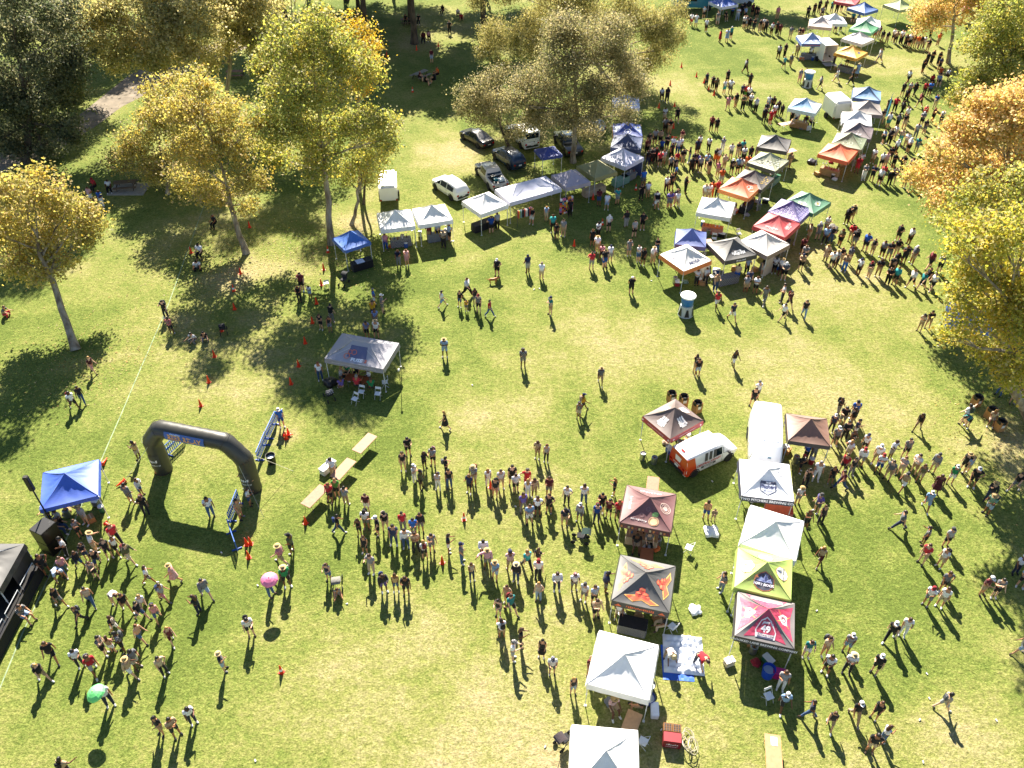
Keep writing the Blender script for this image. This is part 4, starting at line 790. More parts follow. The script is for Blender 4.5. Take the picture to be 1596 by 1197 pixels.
# ------------------------------------------------------------------ vehicles
def car(name, label, cat, x, y, rz, st, glass, paint, wheels, rear=-1, extra=None, wr=.32, wide=None):
    """st: stations (x, zbottom, zbelt, ztop, wbelt, wtop) from rear to front; glass: list of ('side'|'top', i, j, inset)"""
    root = empty(name, (x, y, 0), R(rz)); tag(root, label, cat)
    def sec(s):
        X, zb, zl, zt, wb, wt = s
        dz = zt - zl; half = [(wb * .86, zb), (wb * .98, zb + .10), (wb, (zb + zl) / 2), (wb * .985, zl), (wt + (wb - wt) * .16, zl + dz * .78), (wt * .985, zl + dz * .91), (wt * .9, zl + dz * .975), (wt * .5, zt)]
        return [(X, p[0], p[1]) for p in half] + [(X, -p[0], p[1]) for p in reversed(half)]
    secs = [sec(s) for s in st]; mb = MB(); k = len(secs[0])
    for s in secs: mb.v += s
    for i in range(len(secs) - 1):
        for j in range(k):
            j2 = (j + 1) % k; mb.f.append((i * k + j, i * k + j2, (i + 1) * k + j2, (i + 1) * k + j)); mb.m.append(0)
    mb.f.append(tuple(range(k))); mb.f.append(tuple(reversed(range((len(secs) - 1) * k, len(secs) * k)))); mb.m += [0, 0]
    me = mb.mesh('body', M_PAINT); bm = bmesh.new(); bm.from_mesh(me); bmesh.ops.recalc_face_normals(bm, faces=bm.faces); bm.to_mesh(me); bm.free()
    me.polygons.foreach_set('use_smooth', [True] * len(me.polygons)); me.set_sharp_from_angle(angle=R(48))
    body = obj('body', me, root, paint)
    def pane(q, inset, off):
        q = [Vector(p) for p in q]; c = sum(q, Vector()) / 4; nrm = (q[1] - q[0]).cross(q[3] - q[0]).normalized()
        if nrm.dot(c - Vector((c.x * .9, 0, .7))) < 0: nrm = -nrm
        return [c + (p - c) * (1 - inset) + nrm * off for p in q]
    for typ, i, j, inset in glass:
        a, b = secs[i], secs[j]
        if typ == 'side':
            for l, h in ((3, 4), (k - 4, k - 5)): g = MB(); g.face(pane([a[l], b[l], b[h], a[h]], inset, .012)); g.build('window', M_GLASS, root)
        else:
            g = MB(); g.face(pane([a[4], b[4], b[k - 5], a[k - 5]], inset, .03)); g.build('windscreen' if typ == 'top' and i > len(st) // 2 else 'rear_window', M_GLASS, root)
    wb = max(s[4] for s in st)
    for wx in wheels:
        for sy in (-1, 1):
            w_ = empty('wheel', (wx, sy * (wb - .10), wr), 0, root)
            ty = cached(('tyre', wr), lambda: MB().lathe([(wr * .62, -.11), (wr * .95, -.11), (wr, -.07), (wr, .07), (wr * .95, .11), (wr * .62, .11)], 18).mesh('tyre', M_TYRE, smooth=True))
            ri = cached(('rim', wr), lambda: MB().lathe([(wr * .64, -.09), (wr * .64, .09), (wr * .5, .10), (wr * .18, .085), (.001, .10)], 14).mesh('rim', M_RIM, smooth=True))
            obj('tyre', ty, w_, rot=(R(90), 0, 0)); obj('rim', ri, w_, rot=(R(90) if sy < 0 else R(-90), 0, 0))
            ar = MB(); ar.tube([(wx + (wr + .06) * math.cos(a_), sy * (wb + .002), wr + (wr + .06) * math.sin(a_)) for a_ in np.linspace(-.15, math.pi + .15, 13)], .035, 5); ar.build('wheel_arch', M_TYRE, root)
    for i in range(2, len(st) - 2):                       # door seams and handles
        for sy in (-1, 1):
            a = st[i]; MB().tube([(a[0], sy * a[4] * .985 * 1.004, a[1] + .14), (a[0], sy * a[4] * 1.006, (a[1] + a[2]) / 2), (a[0], sy * a[4] * .99, a[2])], .008, 4).build('door_seam', M_TYRE, root)
            if i in (3, 4): MB().box((a[0] + .16, sy * a[4] * 1.0, a[2] - .1), (.2, .035, .035)).build('door_handle', M_PLASTIC, root, paint, bevel=.008)
    xr, xf = st[0][0], st[-1][0]; zr, zf = st[0][2], st[-1][2]; wre, wf = st[0][4], st[-1][4]
    for sy in (-1, 1):
        MB().box((xr + .02, sy * (wre - .14), zr - .12), (.10, .22, .18)).build('tail_light', M_LAMP, root, 'b01818', bevel=.02)
        MB().box((xf - .04, sy * (wf - .20), zf - .10), (.12, .30, .13)).build('headlight', M_LAMP, root, 'e6e8ea', bevel=.02)
        im = len(st) * 2 // 3; MB().box((st[im][0] - .1, sy * (st[im][4] + .09), st[im][2] + .06), (.16, .20, .15)).build('mirror', M_PLASTIC, root, '1c1c1e', bevel=.03)
    MB().box((xr - .03, 0, st[0][1] + .16), (.14, wre * 1.7, .2)).build('bumper', M_PLASTIC, root, '2a2a2c', bevel=.03)
    MB().box((xf + .02, 0, st[-1][1] + .14), (.12, wf * 1.6, .2)).build('bumper', M_PLASTIC, root, '2a2a2c', bevel=.03)
    MB().box((xr - .075, 0, zr - .2), (.02, .34, .16)).build('number_plate', M_PLASTIC, root, 'e8e8e4')
    return root
SEDAN = [(-2.3, .35, .78, .80, .72, .6), (-2.2, .22, .86, .98, .84, .72), (-1.55, .2, .92, 1.04, .9, .72), (-.75, .2, .94, 1.44, .91, .60), (.25, .2, .92, 1.46, .91, .61), (1.05, .2, .9, 1.02, .9, .74), (1.9, .22, .8, .88, .86, .66), (2.25, .34, .62, .66, .74, .55)]
SEDAN_G = [('side', 2, 3, .18), ('side', 3, 4, .10), ('side', 4, 5, .2), ('top', 2, 3, .10), ('top', 4, 5, .08)]
SUV = [(-2.2, .4, .9, .94, .76, .62), (-2.12, .26, 1.0, 1.2, .86, .72), (-1.75, .24, 1.04, 1.58, .91, .66), (-.6, .24, 1.02, 1.68, .92, .66), (.45, .24, 1.0, 1.64, .92, .66), (1.15, .24, .98, 1.1, .92, .78), (1.95, .26, .9, .98, .88, .7), (2.25, .4, .68, .74, .76, .58)]
SUV_G = [('side', 2, 3, .12), ('side', 3, 4, .08), ('side', 4, 5, .2), ('top', 1, 2, .10), ('top', 4, 5, .08)]
VAN = [(-2.15, .36, .95, 1.05, .78, .72), (-2.08, .24, 1.05, 1.74, .88, .74), (-1.9, .22, 1.08, 1.84, .91, .76), (-.2, .22, 1.06, 1.86, .92, .76), (.1, .22, 1.05, 1.86, .92, .76), (.78, .22, 1.04, 1.82, .92, .74), (1.35, .22, 1.02, 1.16, .91, .76), (1.95, .24, .86, .96, .86, .68), (2.25, .36, .64, .70, .74, .56)]
VAN_G = [('side', 4, 5, .12), ('side', 5, 6, .22), ('top', 5, 6, .06)]
SPRINT = [(-3.0, .45, 1.2, 1.25, .9, .84), (-2.95, .3, 1.3, 2.45, .98, .86), (-2.7, .28, 1.3, 2.56, 1.0, .88), (-.4, .28, 1.3, 2.6, 1.0, .88), (.85, .28, 1.3, 2.54, 1.0, .86), (1.2, .28, 1.28, 2.40, 1.0, .84), (2.2, .3, 1.22, 1.36, .98, .82), (2.95, .36, 1.0, 1.08, .92, .72), (3.1, .45, .74, .8, .82, .62)]
PICK = [(-2.75, .45, .98, 1.0, .86, .82), (-2.7, .34, 1.02, 1.05, .92, .86), (-1.0, .32, 1.02, 1.06, .93, .86), (-.95, .32, 1.04, 1.2, .93, .82), (-.75, .32, 1.04, 1.76, .93, .68), (.55, .32, 1.04, 1.78, .93, .68), (1.25, .32, 1.02, 1.14, .93, .8), (2.3, .34, .96, 1.04, .9, .74), (2.65, .46, .74, .8, .8, .6)]
def prints(root, name, polys, color, fn):
    mb = MB()
    for p in polys: mb.face([fn(*q) for q in p])
    return mb.build(name, M_PRINT, root, color)
# the brewery's small white van with an orange tail
v = car('cargo_van', 'white compact cargo van with orange rear half parked by the tumbler print tent', 'van', 12.49, 37.0, 29.5, VAN, VAN_G, 'f2f2f2', [-1.42, 1.45], wr=.33)
side = lambda a, b: (a, -.925 - .004 + (0 if b < 1.06 else (b - 1.06) * .2), b)
def wrapm(x0, x1, color, z0=.34, z1=1.04):
    for sy in (-1, 1):
        mb = MB(); mb.face([(x0, sy * .929, z0), (x1, sy * .929, z0), (x1 - .2, sy * .915, z1), (x0, sy * .915, z1)]); mb.face([(x0, sy * .915, z1), (x1 - .2, sy * .915, z1), (x1 - .3, sy * .775, 1.72), (x0 + .02, sy * .775, 1.72)])
        mb.face([(-2.165, sy * .79, .42), (x0, sy * .929, z0), (x0, sy * .915, z1), (-2.166, sy * .80, z1)]); mb.face([(-2.166, sy * .80, z1), (x0, sy * .915, z1), (x0 + .02, sy * .775, 1.72), (-2.10, sy * .745, 1.72)])
        mb.build('side_wrap', M_PAINT, v, color)
wrapm(-2.03, -1.2, 'd8431e')
mb = MB(); mb.face([(-2.18, -.74, .42), (-2.18, .74, .42), (-2.165, .80, 1.05), (-2.165, -.80, 1.05)]); mb.face([(-2.166, -.78, 1.05), (-2.166, .78, 1.05), (-2.10, .74, 1.72), (-2.10, -.74, 1.72)]); mb.build('rear_wrap', M_PAINT, v, 'cf3f1c')
prints(v, 'lettering', shift(text_polys('CENTRAL COAST', .25, .012), -.35, .92), 'c8401e', lambda a, b: (a, -.942, b))
prints(v, 'lettering', [[(-.95, .58), (.25, .58), (.25, .76), (-.95, .76)]], '1c1a1a', lambda a, b: (a, -.94, b))
prints(v, 'lettering', shift(text_polys('BREWING', .17, .008), -.35, .67), 'e8e6e2', lambda a, b: (a, -.948, b))
for q in (-.6, -.25, .1): prints(v, 'glass_print', [[(q - .12, 1.1), (q + .12, 1.1), (q + .18, 1.68), (q - .06, 1.7)]], '2c2826', lambda a, b: (a, -.935 + (b - 1.06) * .215, b))
prints(v, 'tumbler_print', [[(-.22, 1.12), (.22, 1.12), (.3, 1.5), (-.3, 1.5)]], 'f0e4dc', lambda a, b: (-2.185 + (b - 1.1) * .09, a, b)); prints(v, 'lettering', scrawl(.7, .12, 8, 41), 'f0e4dc', lambda a, b: (-2.2, a, b + .9))
MB().box((-1.85, 0, 1.86), (.12, .3, .05)).build('brake_light', M_LAMP, v, 'b42a20')
# the big white van
s = car('panel_van', 'large white high roofed van, windscreen facing the shield badge tent', 'van', 16.45, 37.1, -102.5, SPRINT, [('side', 5, 6, .16), ('top', 5, 6, .06)], 'f4f5f6', [-1.9, 2.0], wr=.37)
prints(s, 'roof_lettering', scrawl(1.2, .16, 11, 51) + shift(scrawl(.7, .1, 8, 52), 0, .2), '8a93a8', lambda a, b: (.8 - b * .8, a, 2.565 - b * .06))
MB().box((1.72, .1, 1.92), (.03, .2, .2), rx=0).build('windscreen_sticker', M_PLASTIC, s, '9fc0d4')
car('sedan', 'black sedan parked at the far left of the row of cars', 'car', -3.9, 84.9, 128, SEDAN, SEDAN_G, '17161a', [-1.4, 1.4])
car('sport_utility_car', 'dark blue car parked between the silver pickup and the camper truck', 'car', -.35, 79.9, 122, SUV, SUV_G, '16304e', [-1.35, 1.38], wr=.35)
car('hatchback', 'white hatchback parked alone left of the car row', 'car', -6.1, 73.4, 128, SUV, SUV_G, 'f0f0ee', [-1.35, 1.38], wr=.34)
p = car('pickup_truck', 'silver pickup truck with loaded bed behind the lavender double tent', 'truck', -2.15, 75.9, 112, PICK, [('side', 4, 5, .08), ('side', 5, 6, .2), ('top', 3, 4, .1), ('top', 5, 6, .08)], 'b9b4ac', [-1.65, 1.7], wr=.38)
bd = MB(); bd.box((-1.85, 0, 1.062), (1.62, 1.45, .02)); bd.build('truck_bed', M_PLASTIC, p, '1b1f24')
for sx, sy, c, d in ((-1.5, .3, '20262c', (.5, .5, .3)), (-2.2, -.3, 'c8d4dc', (.6, .6, .22)), (-1.9, .2, '2a7a86', (.5, .35, .2))): tag(MB().box((0, 0, 0), d).build('storage_box', M_PLASTIC, None, c, bevel=.03, loc=Vector((-2.15, 75.9, 1.075 + d[2] / 2)) + Matrix.Rotation(R(112), 3, 'Z') @ Vector((sx, sy, 0)), rot=(0, 0, R(112))), {'20262c': 'black storage box in the silver pickup bed', 'c8d4dc': 'pale plastic bin in the silver pickup bed', '2a7a86': 'teal storage box in the silver pickup bed'}[c], 'box')
p = car('camper_truck', 'white camper truck with green side mark parked under the olive tree', 'truck', 1.05, 85.2, 114, PICK, [('side', 5, 6, .2), ('top', 5, 6, .08)], 'e4e6e4', [-1.65, 1.7], wr=.38)
MB().box((-1.45, 0, 1.62), (2.6, 1.8, 1.1)).build('camper_shell', M_PAINT, p, 'e8eae8', bevel=.06); MB().box((-2.77, 0, 1.75), (.02, 1.5, .55)).build('rear_window', M_GLASS, p); MB().box((-1.6, .915, 1.6), (.9, .02, .5)).build('green_panel', M_PRINT, p, '2c9a44')
car('dark_truck', 'dark pickup truck in deep shade behind the olive tree trunk', 'truck', 6.0, 83.4, 105, PICK, [('side', 4, 5, .08), ('top', 3, 4, .1), ('top', 5, 6, .08)], '1c2422', [-1.65, 1.7], wr=.38)
car('pale_car', 'pale silver car parked deepest under the olive tree', 'car', 8.2, 87.6, 150, SUV, SUV_G, 'a9b4bc', [-1.35, 1.38], wr=.34)
def box_trailer(label, x, y, rz, d, color, cat='trailer', open_rear=False, top='f0f0ee'):
    root = empty('box_trailer', (x, y, 0), R(rz)); tag(root, label, cat); L, W, Hh = d
    if not open_rear:
        MB().box((0, 0, .45 + Hh / 2), (L, W, Hh)).build('body', M_PAINT, root, color, bevel=.20)
        for sy in (-1, 1): MB().box((-L / 2 - .012, sy * W * .24, .5 + Hh / 2), (.02, W * .42, Hh * .72)).build('rear_door', M_PAINT, root, color, bevel=.01)
    else:
        m = MB()
        m.box((0, 0, .45), (L, W, .08)); m.box((0, W / 2, .45 + Hh / 2), (L, .05, Hh)); m.box((0, -W / 2, .45 + Hh / 2), (L, .05, Hh)); m.box((L / 2, 0, .45 + Hh / 2), (.05, W, Hh)); m.box((0, 0, .47 + Hh), (L + .04, W + .04, .06))
        m.build('body', M_PAINT, root, color, bevel=.012)
        MB().box((-L / 2 - .55, 0, .26), (1.25, W * .95, .05), rx=0).build('ramp', M_PLASTIC, root, '8f9aa8')
    for sy in (-1, 1):
        w_ = empty('wheel', (0, sy * (W / 2 + .02), .33), 0, root)
        obj('tyre', cached(('tyre', .33), lambda: MB().lathe([(.2, -.11), (.31, -.11), (.33, -.07), (.33, .07), (.31, .11), (.2, .11)], 18).mesh('tyre', M_TYRE, smooth=True)), w_, rot=(R(90), 0, 0))
        obj('rim', cached(('rim', .33), lambda: MB().lathe([(.21, -.09), (.21, .09), (.1, .1), (.001, .1)], 14).mesh('rim', M_RIM, smooth=True)), w_, rot=(R(90) if sy < 0 else R(-90), 0, 0))
        MB().box((-L / 2 - .03, sy * (W / 2 - .12), .62), (.05, .14, .1)).build('tail_light', M_LAMP, root, 'b01c14')
    MB().box((L / 2 + .5, 0, .42), (1.0, .08, .08)).build('hitch', M_METAL, root, '333333')
    return root
box_trailer('white enclosed trailer parked behind the two white tents', -12.1, 72.6, 97, (3.6, 1.75, 1.6), 'e6e6e2')
box_trailer('white box trailer with grey doors beside the ice blue tent', 37.4, 91.6, 100, (3.0, 2.1, 2.0), 'e9e9e6')
box_trailer('open backed white trailer with dark inside left of the yellow tent', 41.3, 109.7, 98, (2.8, 1.7, 2.0), 'f0f0ee', open_rear=True)
def step_truck(label, x, y, rz, color, stripe):
    root = empty('food_truck', (x, y, 0), R(rz)); tag(root, label, 'truck')
    MB().box((-.4, 0, 1.65), (5.2, 2.2, 2.3)).build('body', M_PAINT, root, color, bevel=.10); MB().box((2.6, 0, 1.05), (1.1, 2.0, 1.1)).build('hood', M_PAINT, root, color, bevel=.12)
    MB().box((2.215, 0, 2.1), (.03, 1.8, .8)).build('windscreen', M_GLASS, root); MB().box((-.6, -1.115, 1.9), (2.2, .03, .9)).build('serving_hatch', M_GLASS, root); MB().box((-.6, -1.5, 2.5), (2.3, .8, .05)).build('awning', M_PLASTIC, root, stripe)
    for wx in (-2.0, 2.4):
        for sy in (-1, 1): obj('wheel', cached(('tyre', .42), lambda: MB().lathe([(.2, -.12), (.4, -.12), (.42, -.07), (.42, .07), (.4, .12), (.001, .12)], 18).mesh('tyre', M_TYRE, smooth=True)), root, loc=(wx, sy * 1.0, .42), rot=(R(90) if sy < 0 else R(-90), 0, 0))
    return root
step_truck('teal food truck at the top edge beside the willow crown', 27.4, 131.5, 0, '1f7f9c', 'b8c4d0')
step_truck('pale white and blue food truck at the top edge of the photo', 34.0, 133.5, 5, 'b8c4d2', '3a6ab4')

# ------------------------------------------------------------------ inflatable arch
ar = empty('inflatable_arch', (-19.55, 35.35, 0), R(-14.6)); tag(ar, 'black inflatable arch with a blue lettered banner across its top', 'arch')
path = [(-3.2, 0, 0), (-3.2, 0, 2.75), (-2.25, 0, 4.0), (2.25, 0, 4.0), (3.2, 0, 2.75), (3.2, 0, 0)]; pts = []; rad = []
for i in range(len(path) - 1):
    a, b = Vector(path[i]), Vector(path[i + 1]); n = max(4, int((b - a).length / .3))
    for k in range(n):
        pts.append(a.lerp(b, (k + .5) / n)); rad.append(.56 + .014 * math.cos(math.pi * k))
pts = [Vector((-3.2, 0, .01))] + pts + [Vector((3.2, 0, .01))]; rad = [.56] + rad + [.56]
MB().tube(pts, rad, 20).build('inflated_tube', M_PVC, ar, '3d3c37', smooth=50)
for i in range(1, 5):
    c = Vector(path[i]); t1 = (Vector(path[i]) - Vector(path[i - 1])).normalized(); t2 = (Vector(path[i + 1]) - Vector(path[i])).normalized(); nn = (t1 + t2).normalized(); bb = Vector((0, 1, 0)); aa = nn.cross(bb)
    MB().tube([c + (aa * math.cos(q) * 1.06 + bb * math.sin(q)) * .565 for q in np.linspace(0, 2 * math.pi, 20, endpoint=False)], .012, 4, closed=True).build('seam', M_PVC, ar, '1e1e1c')
mb = MB(); nb = 8
bn = lambda u, w2, off=.006: (u, -(.58 + off) * math.cos(w2), 4.0 + (.58 + off) * math.sin(w2))
for i in range(nb): mb.face([bn(-1.55, -.5 + 1.15 * i / nb), bn(1.15, -.5 + 1.15 * i / nb), bn(1.15, -.5 + 1.15 * (i + 1) / nb), bn(-1.55, -.5 + 1.15 * (i + 1) / nb)])
mb.build('banner', M_PRINT, ar, '2a5aa8')
prints(ar, 'lettering', text_polys('BEER RELAY', .43, .012), 'f0a848', lambda a, b: bn(a - .2, .08 + b / .52, .02))
prints(ar, 'lettering', shift(scrawl(.7, .09, 7, 61), -.6, 0), 'cfe0f4', lambda a, b: bn(a - .2, .5 + b / .52, .02)); prints(ar, 'lettering', shift(scrawl(.9, .06, 7, 62), -.5, 0), 'e8c07a', lambda a, b: bn(a - .2, -.40 + b / .52, .02))
for sx in (-1, 1):
    fnq = lambda a, b, sx=sx, off=.02: (sx * 3.2 + (.58 + off) * math.sin(a / .52), -(.58 + off) * math.cos(a / .52), b)
    prints(ar, 'printed_panel', [[(q0, .55), (q0 + .2, .55), (q0 + .2, 1.85), (q0, 1.85)] for q0 in (-.4, -.2, 0, .2)], '23231f', fnq); prints(ar, 'lettering', shift(scrawl(.5, .3, 4, 63), 0, 1.35) + shift(scrawl(.6, .1, 6, 64), .05, 1.0), 'e4e4e0', lambda a, b, f=fnq: f(a, b, off=.03))
for sx, sy in ((-1, -1), (-1, 1), (1, -1), (1, 1)): MB().tube([(sx * 3.0, sy * .45, 2.9), (sx * 5.0, sy * 2.0, .02)], .012, 4).build('tether_rope', M_CLOTH, ar, 'c8c4b0')
blower = empty('air_blower', (-22.9, 35.9, 0)); tag(blower, 'small red and black air blower at the arch left foot', 'blower'); MB().lathe([(.02, 0), (.2, .02), (.24, .15), (.2, .3), (.02, .32)], 12).build('housing', M_PLASTIC, blower, 'a02020', smooth=True); MB().tube([(.15, 0, .15), (.5, -.1, .18)], .1, 8).build('nozzle', M_PLASTIC, blower, '1c1c1c')
def barrier(label, x, y, rz, n=1):
    root = empty('crowd_barrier', (x, y, 0), R(rz)); tag(root, label, 'barrier', 'blue barriers by the arch'); L, Hh = 1.9, 1.02
    MB().tube([(-L / 2, 0, .14), (-L / 2, 0, Hh), (L / 2, 0, Hh), (L / 2, 0, .14)], .03, 6, closed=True).build('rail_frame', M_PLASTIC, root, '1d5fbd', smooth=True)
    bar = cached('bbar', lambda: MB().box((0, 0, .58), (.05, .03, .86)).mesh('bar', M_PLASTIC))
    for i in range(11): obj('bar', bar, root, '2168c6', loc=(-L / 2 + L * (i + 1) / 12, 0, 0))
    MB().box((0, 0, .62), (L - .08, .035, .16)).build('panel', M_PLASTIC, root, '1d5fbd'); prints(root, 'lettering', scrawl(1.1, .09, 9, 66), 'd8e4f4', lambda a, b: (a, -.026, .62 + b))
    for sx in (-.7, .7): MB().box((sx, 0, .04), (.06, .6, .08)).build('foot', M_PLASTIC, root, '15489a')
for lab, x, y, rz in (('blue barrier right behind the left leg of the black arch', -22.4, 38.1, 66), ('nearer blue barrier behind the right leg of the black arch', -16.55, 37.7, 86), ('farther blue barrier behind the right leg of the black arch', -16.35, 39.7, 84),
                      ('blue barrier beside people just before the arch right leg', -17.1, 32.6, 88), ('blue barrier angled nearest the camera, in front of the arch', -16.6, 30.4, -62)): barrier(lab, x, y, rz)

# ------------------------------------------------------------------ furniture and small things
def table(name, label, x, y, rz, L=1.83, W=.76, top='d2a98c', cloth=None, group=None):
    root = empty(name, (x, y, 0), R(rz)); tag(root, label, 'table', group)
    MB().box((0, 0, .72), (L, W, .045)).build('table_top', M_WOOD, root, top, bevel=.015)
    for sx in (-1, 1):
        MB().tube([(sx * (L / 2 - .25), -W / 2 + .06, 0), (sx * (L / 2 - .2), -W / 2 + .06, .69), (sx * (L / 2 - .2), W / 2 - .06, .69), (sx * (L / 2 - .25), W / 2 - .06, 0)], .015, 5).build('leg', M_METAL, root, '6a6a6c')
    if cloth:
        mb = MB(); n = 40; per = []
        for i in range(n):
            a = i / n * 2 * (L + W); per.append((-L / 2 + a, -W / 2) if a < L else (L / 2, -W / 2 + a - L) if a < L + W else (L / 2 - (a - L - W), W / 2) if a < 2 * L + W else (-L / 2, W / 2 - (a - 2 * L - W)))
        for i in range(n):
            p, q = per[i], per[(i + 1) % n]; k = lambda j: 1.04 + .03 * math.sin(j * 1.7)
            mb.face([(p[0] * k(i), p[1] * k(i), .06), (q[0] * k(i + 1), q[1] * k(i + 1), .06), (q[0] * 1.015, q[1] * 1.015, .752), (p[0] * 1.015, p[1] * 1.015, .752)])
        mb.face([(p[0] * 1.015, p[1] * 1.015, .752) for p in per]); cl = mb.build('cloth', M_CLOTH, None, cloth, smooth=50, loc=(x, y, 0), rot=(0, 0, R(rz))); cl.name = 'tablecloth'
        tag(cl, cloth_label(label), 'tablecloth')
    return root
def cloth_label(l): return 'cloth draped over ' + l
def chair(label, x, y, rz, color='ececea', group='white folding chairs'):
    root = empty('folding_chair', (x, y, 0), R(rz)); root['category'] = 'chair'; root['group'] = group
    obj('seat', cached('chseat', lambda: MB().box((0, 0, .44), (.42, .40, .03)).mesh('seat', M_PLASTIC, bevel=.01)), root, color); obj('backrest', cached('chback', lambda: MB().box((0, -.24, .76), (.42, .025, .2), rx=.12).mesh('backrest', M_PLASTIC, bevel=.01)), root, color)
    lg = cached('chleg', lambda: MB().tube([(0, .24, 0), (0, .05, .42), (0, -.25, .86)], .014, 5).mesh('leg', M_METAL)); lg2 = cached('chleg2', lambda: MB().tube([(0, -.26, 0), (0, .12, .44)], .014, 5).mesh('leg', M_METAL))
    for sx in (-.2, .2): obj('leg', lg, root, 'd4d4d2', loc=(sx, 0, 0)); obj('leg', lg2, root, 'd4d4d2', loc=(sx * .9, 0, 0))
    return root
PEND = []
for nm, lab, x, y, rz, L, top, cl in [
    ('folding_table', 'empty beige folding table farthest from the camera in the diagonal row', -9.74, 37.88, 61, 1.83, 'b58b74', None), ('folding_table', 'middle beige folding table of the diagonal row beside a white cooler', -10.79, 35.58, 62, 1.83, 'b2876f', None),
    ('folding_table', 'nearest beige folding table of the diagonal row by the red shirt person', -12.2, 33.3, 60, 1.83, 'b0826c', None), ('folding_table', 'bare beige folding table behind the maroon tent', 8.78, 34.0, 78, 1.83, 'ad7c66', None),
    ('folding_table', 'brown folding table with a white sheet near the bottom right edge', 12.35, 17.4, 80, 1.83, 'c08a66', None), ('card_table', 'brown table with cups under the grey ring print tent', -11.09, 44.38, -16.6, 1.9, '94502c', None),
    ('folding_table', 'brown table between the maroon and crystal print tents', 7.75, 28.65, 80, 1.4, '9a5a34', None), ('folding_table', 'tan table with papers under the lower white tent', 5.75, 18.75, 65, 1.5, 'c79d74', None),
    ('draped_table', 'table under white tent left of the double canopy', -2.6, 66.6, 36.6, 2.4, '888888', '1e1c1e'), ('draped_table', 'table with jars under the khaki tent', 8.1, 73.2, 32, 2.4, '888888', 'b9a48c'), ('draped_table', 'table between khaki and pale lavender tents', 10.95, 75.2, 40, 1.8, '888888', '14866e'),
    ('draped_table', 'table with white shirt under small bright blue tent', -13.0, 59.9, 30, 1.8, '888888', '1b1a1d'), ('draped_table', 'table in front of charcoal tent', 18.2, 57.6, 19, 1.8, '888888', '1c2233'), ('draped_table', 'table under the crystal print tent', 6.5, 24.4, -15, 1.5, '888888', '201e20'),
    ('folding_table', 'beige folding table left of the ice blue tent', 30.9, 88.2, 20, 1.83, 'd8ab90', None), ('folding_table', 'pinkish folding table behind the periwinkle tent', 17.0, 63.0, 10, 1.83, 'd0a08a', None), ('folding_table', 'beige folding table behind the dark grey tent', 29.3, 81.2, 25, 1.83, 'd0a898', None),
    ('draped_table', 'table inside the shield badge tent', 16.3, 32.3, -9, 1.6, '888888', 'b8442a')]:
    table(nm, lab, x, y, rz, L, .76, top, cl)
tag(MB().box((0, 0, .006), (.42, .3, .012)).build('paper_sheet', M_PLASTIC, None, 'e8eef4', loc=(12.5, 17.95, .745), rot=(0, 0, R(80))), 'white sheet lying on the brown table near the bottom edge', 'paper')
sh = MB(); 
for i in range(6): sh.face([(-.36 + .12 * i, -.36 - .0, .762), (-.24 + .12 * i, -.36, .762), (-.24 + .12 * i, .3, .762), (-.36 + .12 * i, .3, .762)])
sh.face([(-.36, -.405, .28), (.36, -.405, .28), (.36, -.39, .758), (-.36, -.39, .758)]); tag(sh.build('printed_shirt', M_CLOTH, None, 'dfe2ee', loc=(-13.15, 59.85, 0), rot=(0, 0, R(30))), 'white printed shirt hung over the black draped table', 'shirt')
for i, (lab, x, y, rz) in enumerate([('white folding chair nearest the camera under the grey ring print tent', -11.1, 42.55, 150), ('white folding chair behind the red shirt at the card table', -10.75, 43.3, 165), ('white folding chair at the right near corner of the card table', -9.55, 43.1, 170), ('empty white folding chair right of the card table', -9.2, 44.35, 100),
      ('left white folding chair behind the orange cargo van', 11.45, 40.0, 200), ('right white folding chair behind the orange cargo van', 11.95, 40.1, 120), ('lone white folding chair in tree shade before small bright blue tent', -15.6, 57.0, 20), ('white folding chair in front of the plain white tent', 18.3, 64.1, 170), ('white folding chair under the guy rope of orange swirl tent', 20.7, 64.9, 200),
      ('white folding chair right of the maroon tent', 10.4, 29.6, 60), ('white folding chair under the 49 shield tent edge', 12.9, 20.4, 200), ('white folding chair beside papers under lower white tent', 6.3, 18.1, 60), ('white folding chair beside the orange valance tent', 17.0, 58.0, 100), ('white folding chair by crystal print tent right leg', 8.65, 24.35, 40)]):
    chair(lab, x, y, R(0) + rz)['label'] = lab
def lidbox(name, label, cat, x, y, rz, d, body, lid, h2=.06):
    root = empty(name, (x, y, 0), R(rz)); tag(root, label, cat); MB().box((0, 0, (d[2] - h2) / 2), (d[0] * .96, d[1] * .96, d[2] - h2)).build('body', M_PLASTIC, root, body, bevel=.03); MB().box((0, 0, d[2] - h2 / 2 + .003), (d[0], d[1], h2)).build('lid', M_PLASTIC, root, lid, bevel=.025)
    for sx in (-1, 1): MB().box((sx * d[0] / 2, 0, d[2] * .62), (.04, .2, .05)).build('handle', M_PLASTIC, root, body, bevel=.01)
    return root
lidbox('cooler', 'long white cooler left of the middle folding table', 'cooler', -11.95, 36.15, 55, (1.2, .5, .5), 'e6e4dc', 'f4f2ea')
lidbox('cooler', 'magenta cooler in front of the 49 shield tent', 'cooler', 13.75, 21.7, -15, (.7, .45, .5), 'b01c70', 'c0247c'); lidbox('cooler', 'white chest under right side of lower white tent', 'cooler', 7.1, 19.75, 85, (.75, .4, .4), 'e8ebf0', 'f2f4f8')
lidbox('cooler', 'pale bin by the left corner of the 49 shield tent', 'cooler', 11.35, 22.4, 20, (.55, .4, .4), 'd8c8b0', 'e2d6c4')
